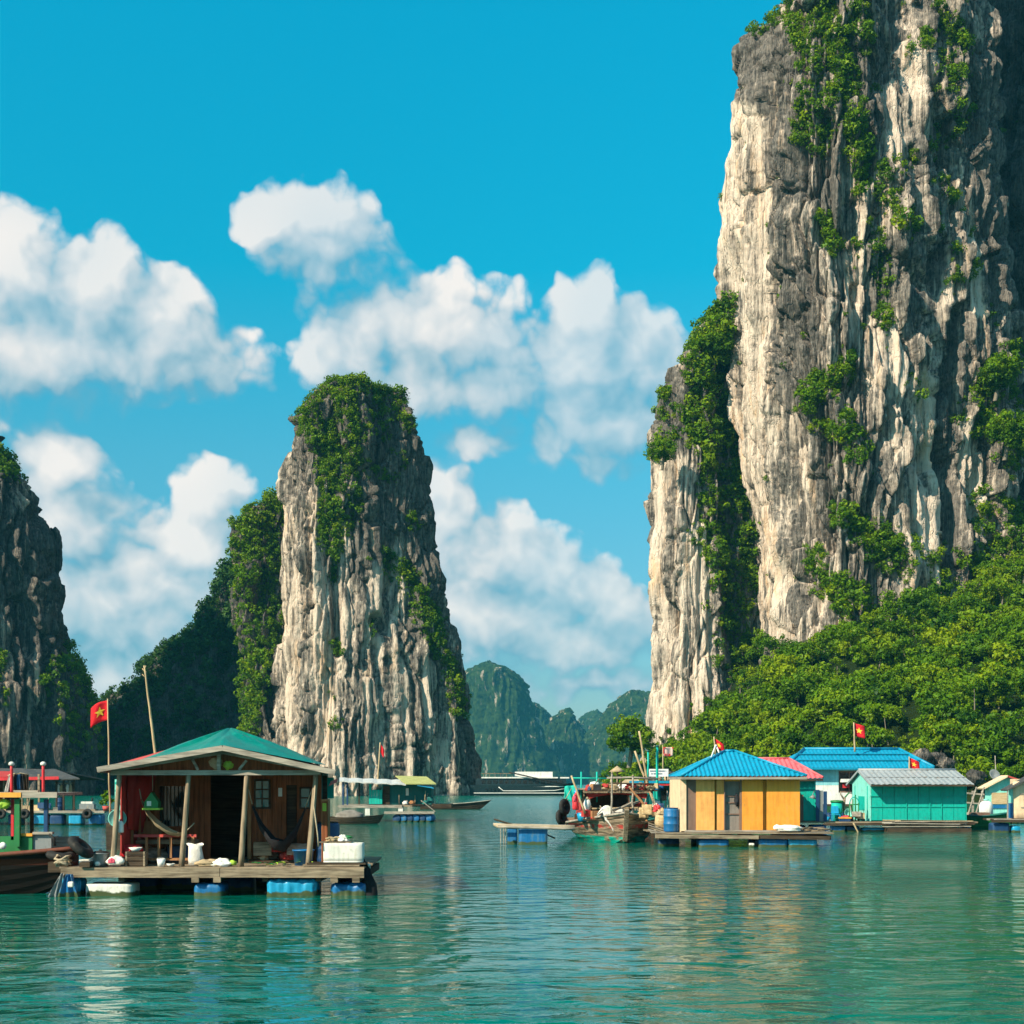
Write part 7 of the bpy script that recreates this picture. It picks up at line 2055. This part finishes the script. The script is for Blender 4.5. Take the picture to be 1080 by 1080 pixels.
# ------------------------------------------------------------------ raft house under the middle karst
def mid_raft():
    Y = 100.0
    T = Thing('raft_house', 410, Y, 'teal raft house with white and olive roof below the middle karst', 'house')
    o = T.o
    zt = T.p(0, 849).z
    a, b = T.p(357, 850), T.p(462, 850)
    for k in range(7): box('deck_plank', WOOD_GREY if k % 2 else WOOD, o, (a.x, -0.6 + k * 0.7, zt - 0.12), (b.x - (6.0 if k == 0 else 0) * 0.3, 0.06 + k * 0.7, zt))
    T.bx('edge_beam', WOOD_GREY, 357, 849, 424, 852, -0.75, -0.61)
    for px in (385, 420): T.bx('pile_cap', FOAM, px, 852, px + 5, 860, -0.7, -0.2)
    for k in range(6): drum('float_drum', BLUE_DRUM if k % 2 else BLUE_DARK, o, T.p(418 + k * 6.6, 862.5, -1.3) + Vector((0, 0, -0.05)), (0.25, 1, 0), 0.30, 1.0)
    T.bx('float_frame', WOOD_GREY, 405, 856, 458, 858.5, -1.5, -0.8)
    for k in range(5): T.bx('wall_board', TEAL, 389.2 + k * 2.8, 833 if k else 827, 389.2 + k * 2.8 + 2.6, 848, 0.0, 0.06)
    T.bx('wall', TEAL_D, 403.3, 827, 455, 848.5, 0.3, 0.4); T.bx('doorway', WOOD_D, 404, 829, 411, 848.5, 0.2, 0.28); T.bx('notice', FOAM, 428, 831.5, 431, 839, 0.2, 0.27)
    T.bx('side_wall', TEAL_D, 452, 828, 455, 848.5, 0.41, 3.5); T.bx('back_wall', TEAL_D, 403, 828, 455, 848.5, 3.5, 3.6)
    for px in (361, 365.5): T.bx('porch_post', BLUE_DARK, px, 825, px + 1.6, 849, -0.2, -0.1)
    T.bx('porch_post', WOOD_D, 378, 825, 379.4, 849, 2.5, 2.6)
    sheet('roof_slope', PALE_ROOF, o, T.p(358, 823.5, -1.0), T.p(428, 827, -1.0), T.p(428, 822.5, 2.6), T.p(358, 820, 2.6), 14, 2, lambda u, v: 0.03 * math.sin(u * 30), 0.08)
    sheet('roof_slope', OLIVE_ROOF, o, T.p(428.2, 826.5, -0.9), T.p(460, 826.5, -0.9), T.p(450, 819, 1.6), T.p(417, 818, 1.6), 14, 2, lambda u, v: 0.04 * math.sin(u * 44), 0.06)
    sheet('blue_tarp', BLUE_BRIGHT, o, T.p(440, 828.5, -1.2), T.p(458, 831.5, -1.2), T.p(452, 827.5, 0.1), T.p(440, 827.5, 0.1), 4, 2, None, 0.02)
    for px in (455, 459): T.bm('rail_post', GREY_METAL, (px + 4, 848, 0), (px + 4, 838, 0), 0.06)
    T.bm('rail', GREY_METAL, (458, 838.5, 0), (474, 838.5, 0), 0.06); T.bm('rail_post', GREY_METAL, (473.5, 838.5, 0), (473.5, 850, 0), 0.06)
    T.bx('side_deck', WOOD_D, 456, 848, 476, 852, -0.3, 2.5)
    t = Thing('covered_boat', 372, 94.5, 'low boat under a grey cover left of the middle raft house', 'boat')
    h, rails, (dv, df) = hull('hull', WOOD_D, t.o, 3.4, 1.5, 0.45, 0.2, 0.3, 0.2)
    h.location.x = -1.5
    lump('cover', mat_cloth('grey_cover', (0.20, 0.18, 0.16)), t.o, (-0.2, 0, 0.50), (1.0, 0.62, 0.42), 71, 0.12)
    t = Thing('plank', 450, 99.0, 'pale plank slanting off the middle raft house deck', 'plank')
    t.bm('board', WOOD_GREY, (444, 844), (459, 856), 0.18, 0.05); t.bm('cleat', WOOD, (444, 844.6, -0.05), (445.5, 845.8, -0.05), 0.24, 0.04)
    t = Thing('rowing_boat', 478, 145.0, 'dark wooden rowing boat at the foot of the middle karst', 'boat')
    h, rails, (dv, df) = hull('hull', WOOD_D, t.o, 6.6, 1.6, 0.55, 0.25, 1.0, 0.4)
    f = mesh('floor', dv, df, WOOD, t.o)
    rr = [tube('gunwale', WOOD_GREY, t.o, r_, 0.05, 6) for r_ in rails]
    bb = box('thwart', WOOD, t.o, (2.0, -0.7, 0.5), (2.3, 0.7, 0.56)); b2 = box('engine', BLACK, t.o, (0.2, -0.25, 0.5), (0.8, 0.25, 0.9))
    for q in [h, f, bb, b2] + rr: q.location.x -= 3.4
    flag('flag', 'tiny red flag on a stick at the foot of the middle karst', 398, 830, 783, 104.0, 0.30, 0.62, 1.2, False, lean=3, droop=0.8, direction=1)
mid_raft()

# ------------------------------------------------------------------ raft house on the left
def left_raft():
    Y = 92.0
    T = Thing('raft_house', 40, Y, 'open raft house with dark roof and red trim at the left', 'house')
    o = T.o
    zt = T.p(0, 855).z
    a, b = T.p(-60, 856), T.p(112, 856)
    for k in range(8): box('deck_plank', WOOD_GREY if k % 2 else WOOD, o, (a.x, -0.6 + k * 0.7, zt - 0.14), (b.x - 0.3 * (k % 3), 0.06 + k * 0.7, zt))
    T.bx('edge_beam', WOOD_GREY, -60, 855, 110, 857.5, -0.75, -0.61)
    for (px, m_) in ((35, BLUE_BRIGHT), (72, BLUE_BRIGHT), (93, BLUE_DRUM), (-20, BLUE_DRUM), (8, BLUE_DARK), (52, BLUE_DARK)): T.rb('float_block', m_, px, 859, px + 14, 870.5, -0.6, 0.3, 0.1, 0.04, int(px + 90))
    for px in (-10, 3, 22, 28, 40, 58.5, 66, 77): T.bx('porch_post', WOOD if px < 50 else WOOD_D, px, 822, px + 1.7, 855, -0.2, -0.1)
    T.bx('back_wall', WOOD_D, -60, 822, 20, 855, 3.8, 3.9)
    sheet('roof_slope', DARK_ROOF, o, T.p(-60, 822, -1.0), T.p(84, 821.5, -1.0), T.p(58, 811.5, 2.2), T.p(-60, 809, 2.2), 10, 2, lambda u, v: 0.05 * math.sin(u * 21), 0.08)
    sheet('roof_slope', DARK_ROOF, o, T.p(84, 821.5, -1.0) + Vector((0, 5.6, 0)), T.p(-60, 822, -1.0) + Vector((0, 5.6, 0)), T.p(-60, 809, 2.2) + Vector((0, 0.02, 0)), T.p(58, 811.5, 2.2) + Vector((0, 0.02, 0)), 10, 2, None, 0.08)
    T.bm('red_trim', RED, (-60, 822.5, -1.05), (62, 820.5, -1.05), 0.08, 0.20)
    sheet('red_roof_panel', RED_WALL, o, T.p(-60, 821, -1.02), T.p(12, 819, -1.02), T.p(14, 813.5, 0.6), T.p(-60, 812, 0.6), 4, 1, None, 0.03)
    t = Thing('clothes_rack', 68, Y + 0.3, 'rack of pale hanging clothes at the right end of the left raft house', 'clothes', z=zt)
    tube('line', ROPE, t.o, [t.p(58, 826), t.p(78, 826)], 0.02, 5); tube('post', WOOD_D, t.o, [(t.p(60, 0).x, 0, 0), t.p(60, 825)], 0.04, 6); tube('post', WOOD_D, t.o, [(t.p(77, 0).x, 0, 0), t.p(77, 825)], 0.04, 6)
    for k, (px, m_, ln) in enumerate(((61.5, WHITE_CLOTH, 12), (64.5, TAN, 16), (68, CLOTH_DARK, 12), (71, WHITE_CLOTH, 9), (74.5, TAN, 13))):
        lump('garment', m_, t.o, t.p(px, 827 + ln / 2), (0.11, 0.06, ln / 2 / 16.1), 80 + k, 0.2, flat=False)
    t = Thing('water_barrel', 63, Y + 0.1, 'blue barrel under the hanging clothes on the left raft', 'barrel', z=zt)
    drum('body', BLUE_DARK, t.o, (0, 0, 0), (0, 0, 1), 0.28, 0.85); lathe('lid', BLACK, t.o, [(0.24, 0.851), (0.25, 0.88), (0, 0.89)], (0, 0, 0), n=14)
    t = Thing('engine', 92, Y - 0.1, 'small grey boat engine on the right end of the left raft', 'engine', z=zt)
    box('block', GREY_METAL, t.o, (-0.45, -0.25, 0.1), (0.5, 0.25, 0.45)); box('cover', FOAM, t.o, (-0.35, -0.22, 0.46), (0.4, 0.22, 0.6)); box('bed', WOOD, t.o, (-0.55, -0.3, 0), (0.6, 0.3, 0.098)); tube('exhaust', BLACK, t.o, [(0.3, 0, 0.6), (0.35, 0, 0.85)], 0.05, 8)
    for k, (px, lab) in enumerate(((92, 'tyre hung below the grey boat engine'), (26, 'tyre hung on the left raft behind the green boat post'), (1, 'tyre hung on the left raft at the picture edge'))):
        q = Thing('tyre_fender', px, Y - 0.95, lab, 'tyre', 'tyres hung along the left raft', z=at(px, 858, Y).z)
        tyre('tyre', BLACK, q.o, (0, 0, 0), 0.34, 0.12, (0, -1, 0.1)); tube('rope', ROPE, q.o, [(0, 0.03, 0.33), (0, 0.2, 0.55)], 0.02, 5)
    t = Thing('potted_plant', 112, Y - 1.0, 'leafy potted plant on the end of the left raft', 'plant', z=zt)
    lathe('pot', RED_TILE, t.o, [(0, 0), (0.18, 0), (0.25, 0.32), (0.22, 0.32), (0.2, 0.05), (0, 0.05)], (0, 0, 0), n=14)
    rng = np.random.default_rng(3)
    C = rng.normal(size=(14, 3)) * np.array([0.14, 0.14, 0.24]) + np.array([0, 0, 0.75])
    foliage('leaves', C, np.full(14, 0.22), 5, LEAF, nleaf=24, leaf=0.35, parent=t.o, kind=None); del_kind = None
    tube('stem', WOOD, t.o, [(0, 0, 0.1), (0.02, 0, 0.7)], 0.03, 6)
    # turquoise gate frame seen past the near house
    t = Thing('door_frame', 128, 58.0, 'turquoise slatted door frame seen past the left porch post', 'frame', z=0.0)
    for px in (122.5, 127, 132.5): t.bm('upright', AQUA if px < 130 else TEAL, (px, 868), (px, 822), 0.09)
    for yy in (826, 834, 846): t.bm('crossbar', TEAL, (121.5, yy, -0.08), (134, yy, -0.08), 0.09)
    t.bx('pontoon', WOOD_D, 112, 868, 150, 900, -0.2, 2.0); t.bm('brace', TEAL, (120, 868, -0.05), (124, 858, -0.05), 0.07)
left_raft()

# ------------------------------------------------------------------ boat at the left edge
def left_boat():
    Y = 35.5
    T = Thing('wooden_boat', 30, Y, 'dark wooden boat with green and red cabin posts at the left edge', 'boat')
    o = T.o
    hm, t_, out = new_mat('dark_hull_planks')
    P = t_.node('ShaderNodeTexCoord').outputs['Object']; s = t_.sep(P)
    g = t_.noise(t_.v('MULTIPLY', P, (0.7, 0.7, 7)), 2.0, 5, 0.65)
    col = t_.mix(g, (0.006, 0.006, 0.006), (0.022, 0.017, 0.014))
    band = t_.m('MULTIPLY', t_.step(s[2], 0.72, 0.76), t_.m('SUBTRACT', 1.0, t_.step(s[2], 0.86, 0.92)))
    col = t_.mix(band, col, (0.10, 0.028, 0.016))
    principled(t_, out, col, 0.75, 0.1, normal=bump(t_, g, 0.6, 0.02))
    h, rails, (dv, df) = hull('hull', hm, o, 8.0, 2.6, 0.85, 0.4, 0.7, 0.30, 0.8, 28, 10, 0.015, 2.0)
    off = Vector((T.p(86, 0).x - 8.4, 0.9, 0))
    rz = R(-8)
    def place(ob):
        ob.matrix_local = Matrix.Translation(off) @ Matrix.Rotation(rz, 4, 'Z'); return ob
    place(h); place(mesh('deck', dv, df, WOOD_D, o))
    for r_ in rails: place(tube('gunwale', mat_paint('rust_rail', (0.17, 0.05, 0.028), 0.6, 0.3), o, r_, 0.06, 8))
    T.bx('cabin_side', GREEN, -40, 882, 34, 908, -0.2, -0.14); T.bx('cabin_side', GREY_METAL, 34.3, 880, 54, 903, -0.15, -0.09); T.bx('cabin_trim', ORANGE, 20, 879, 34, 882, -0.24, -0.13); T.bx('cabin_trim', WOOD_GREY, 34.2, 877.5, 55, 880, -0.24, -0.08)
    T.bx('cabin_back', GREEN, -40, 884, 54, 908, 1.4, 1.46)
    T.bx('canopy_post', GREEN, 15, 843, 20.5, 893, -0.35, -0.22); T.bx('canopy_post', RED, 11.5, 843, 14.4, 886, -0.2, -0.1)
    T.bx('canopy_post', WOOD_D, 31.5, 843, 34.5, 881, 0.6, 0.68); T.bx('canopy_post', BLUE_DARK, 46, 843, 50, 880, -0.2, -0.1); T.bx('canopy_post', GREEN, -15, 843, -10, 893, -0.3, -0.2)
    T.bx('canopy_edge', ORANGE, -60, 835.8, 22, 841, -0.5, -0.42); T.bx('canopy_edge', WOOD_GREY, 22.3, 835.4, 60, 841.4, -0.48, -0.4)
    T.bx('canopy_roof', WOOD_GREY, -60, 836, 60, 839, -0.39, 1.7)
    T.bx('canopy_rail', WOOD_GREY, 14, 833.5, 40, 835.5, -0.3, -0.2)
    for px in (12.2, 45.6):
        T.pl('red_mast', RED, (px, 836, -0.2), (px, 807.5, -0.2), 0.038, wob=0.0); lathe('mast_cap', FOAM, o, [(0.04, 0), (0.075, 0.02), (0.07, 0.07), (0.03, 0.10), (0, 0.10)], T.p(px, 807.5, -0.2), n=12)
    T.bm('roof_hoop', WOOD, (14, 816, 0.0), (29, 817, 0.0), 0.05)
    for px in (14, 29, 41): T.bm('hoop_post', WOOD, (px, 836, 0), (px, 816.5, 0), 0.05)
    tube('mooring_rope', BLACK, o, [T.p(52, 880, -0.3), T.p(57, 884, -0.35), T.p(58, 892, -0.35)], 0.03, 6)
    lump('headlamp', WHITE, o, T.p(3, 892, -0.45), (0.09, 0.08, 0.09), 3, 0.05, flat=False)
    t = Thing('washing', 20, Y - 0.1, 'white and blue washing hung over the left boat canopy', 'clothes', z=T.p(0, 835.5).z)
    tube('line', ROPE, t.o, [t.p(8, 818), t.p(20, 815), t.p(30, 817)], 0.012, 5)
    for k, (px, m_, ln, tilt) in enumerate(((9.5, WHITE_CLOTH, 20, -3), (17, CLOTH_DARK, 18, 0), (20, CLOTH_BLUE, 17, 0), (24, CLOTH_DARK, 18, 0), (27.5, WOOD_D, 17, 0))):
        a, b = t.p(px - 1.9 + tilt * -0.7, 816.5), t.p(px + 1.9 - tilt * 0.7, 816.5)
        c = t.p(px + 1.9 + tilt, 816 + ln); d = t.p(px - 1.9 + tilt, 816 + ln)
        sheet('garment', m_, t.o, d, c, b, a, 8, 8, lambda u, v: 0.03 * math.sin(u * 9 + v * 3), 0.012, True)
    t = Thing('lime_bag', 4, Y - 0.3, 'lime green bag hung under the left boat canopy', 'bag', z=T.p(0, 858).z)
    lump('bag', GREEN_L, t.o, t.p(4, 848), (0.17, 0.1, 0.13), 6, 0.2, flat=False); lump('fold', ORANGE, t.o, t.p(0, 845), (0.10, 0.08, 0.08), 7, 0.2, flat=False)
    t = Thing('crate', 66, Y + 1.0, 'pale wooden crate behind the leaning tyre', 'crate', z=T.p(0, 902, 1.0).z)
    a, b = t.p(55, 902), t.p(78, 882.5)
    for k in range(3):
        z0 = a.z + (b.z - a.z) * k / 3; box('slat', WOOD_GREY, t.o, (a.x, -0.03, z0 + 0.01), (b.x, 0.0, z0 + (b.z - a.z) / 3 - 0.01)); box('slat', WOOD_GREY, t.o, (a.x, 0.42, z0 + 0.01), (b.x, 0.45, z0 + (b.z - a.z) / 3 - 0.01))
    for x in (a.x, b.x - 0.04): box('end_board', WOOD_GREY, t.o, (x, 0.002, a.z), (x + 0.04, 0.418, b.z))
    box('base', WOOD_D, t.o, (a.x, 0.0, a.z - 0.25), (b.x, 0.42, a.z - 0.002))
    t = Thing('tyre', 85, YN - 0.1, 'large bald tyre leaning at the left end of the deck', 'tyre', z=ZD)
    tyre('casing', BLACK, t.o, t.p(85, 893.5), 0.37, 0.14, (0.66, -0.05, 0.74)); box('chock', WOOD_D, t.o, (0.0, -0.1, 0), (0.25, 0.2, 0.12))
    t = Thing('tyre_fender', 66, YN + 0.5, 'black tyre lying flat on the bow of the left boat', 'tyre', None, z=T.p(0, 910).z)
    tyre('casing', BLACK, t.o, t.p(64, 902), 0.36, 0.13, (0.12, -0.1, 1)); box('pad', WOOD_D, t.o, (-0.3, -0.2, -0.2), (0.3, 0.3, 0.06))
    t = Thing('plastic_wrap', 58, YN - 0.25, 'torn clear and blue plastic sheet hanging off the left deck corner', 'plastic')
    sheet('sheet', BLUE_DRUM, t.o, t.p(60, 948), t.p(84, 948), t.p(76, 922), t.p(70, 922), 12, 8, lambda u, v: 0.06 * math.sin(u * 14 + v * 3), 0.01, True)
    sheet('sheet', GREY_METAL, t.o, t.p(50, 947, 0.05), t.p(62, 948, 0.05), t.p(68, 921, 0.05), t.p(64, 921, 0.05), 8, 6, lambda u, v: 0.05 * math.sin(u * 11 + v * 4), 0.01, True)
    t.rb('foam_scrap', FOAM, 71, 930, 77, 936, -0.25, -0.15, 0.03, 0.01, 1)
left_boat()
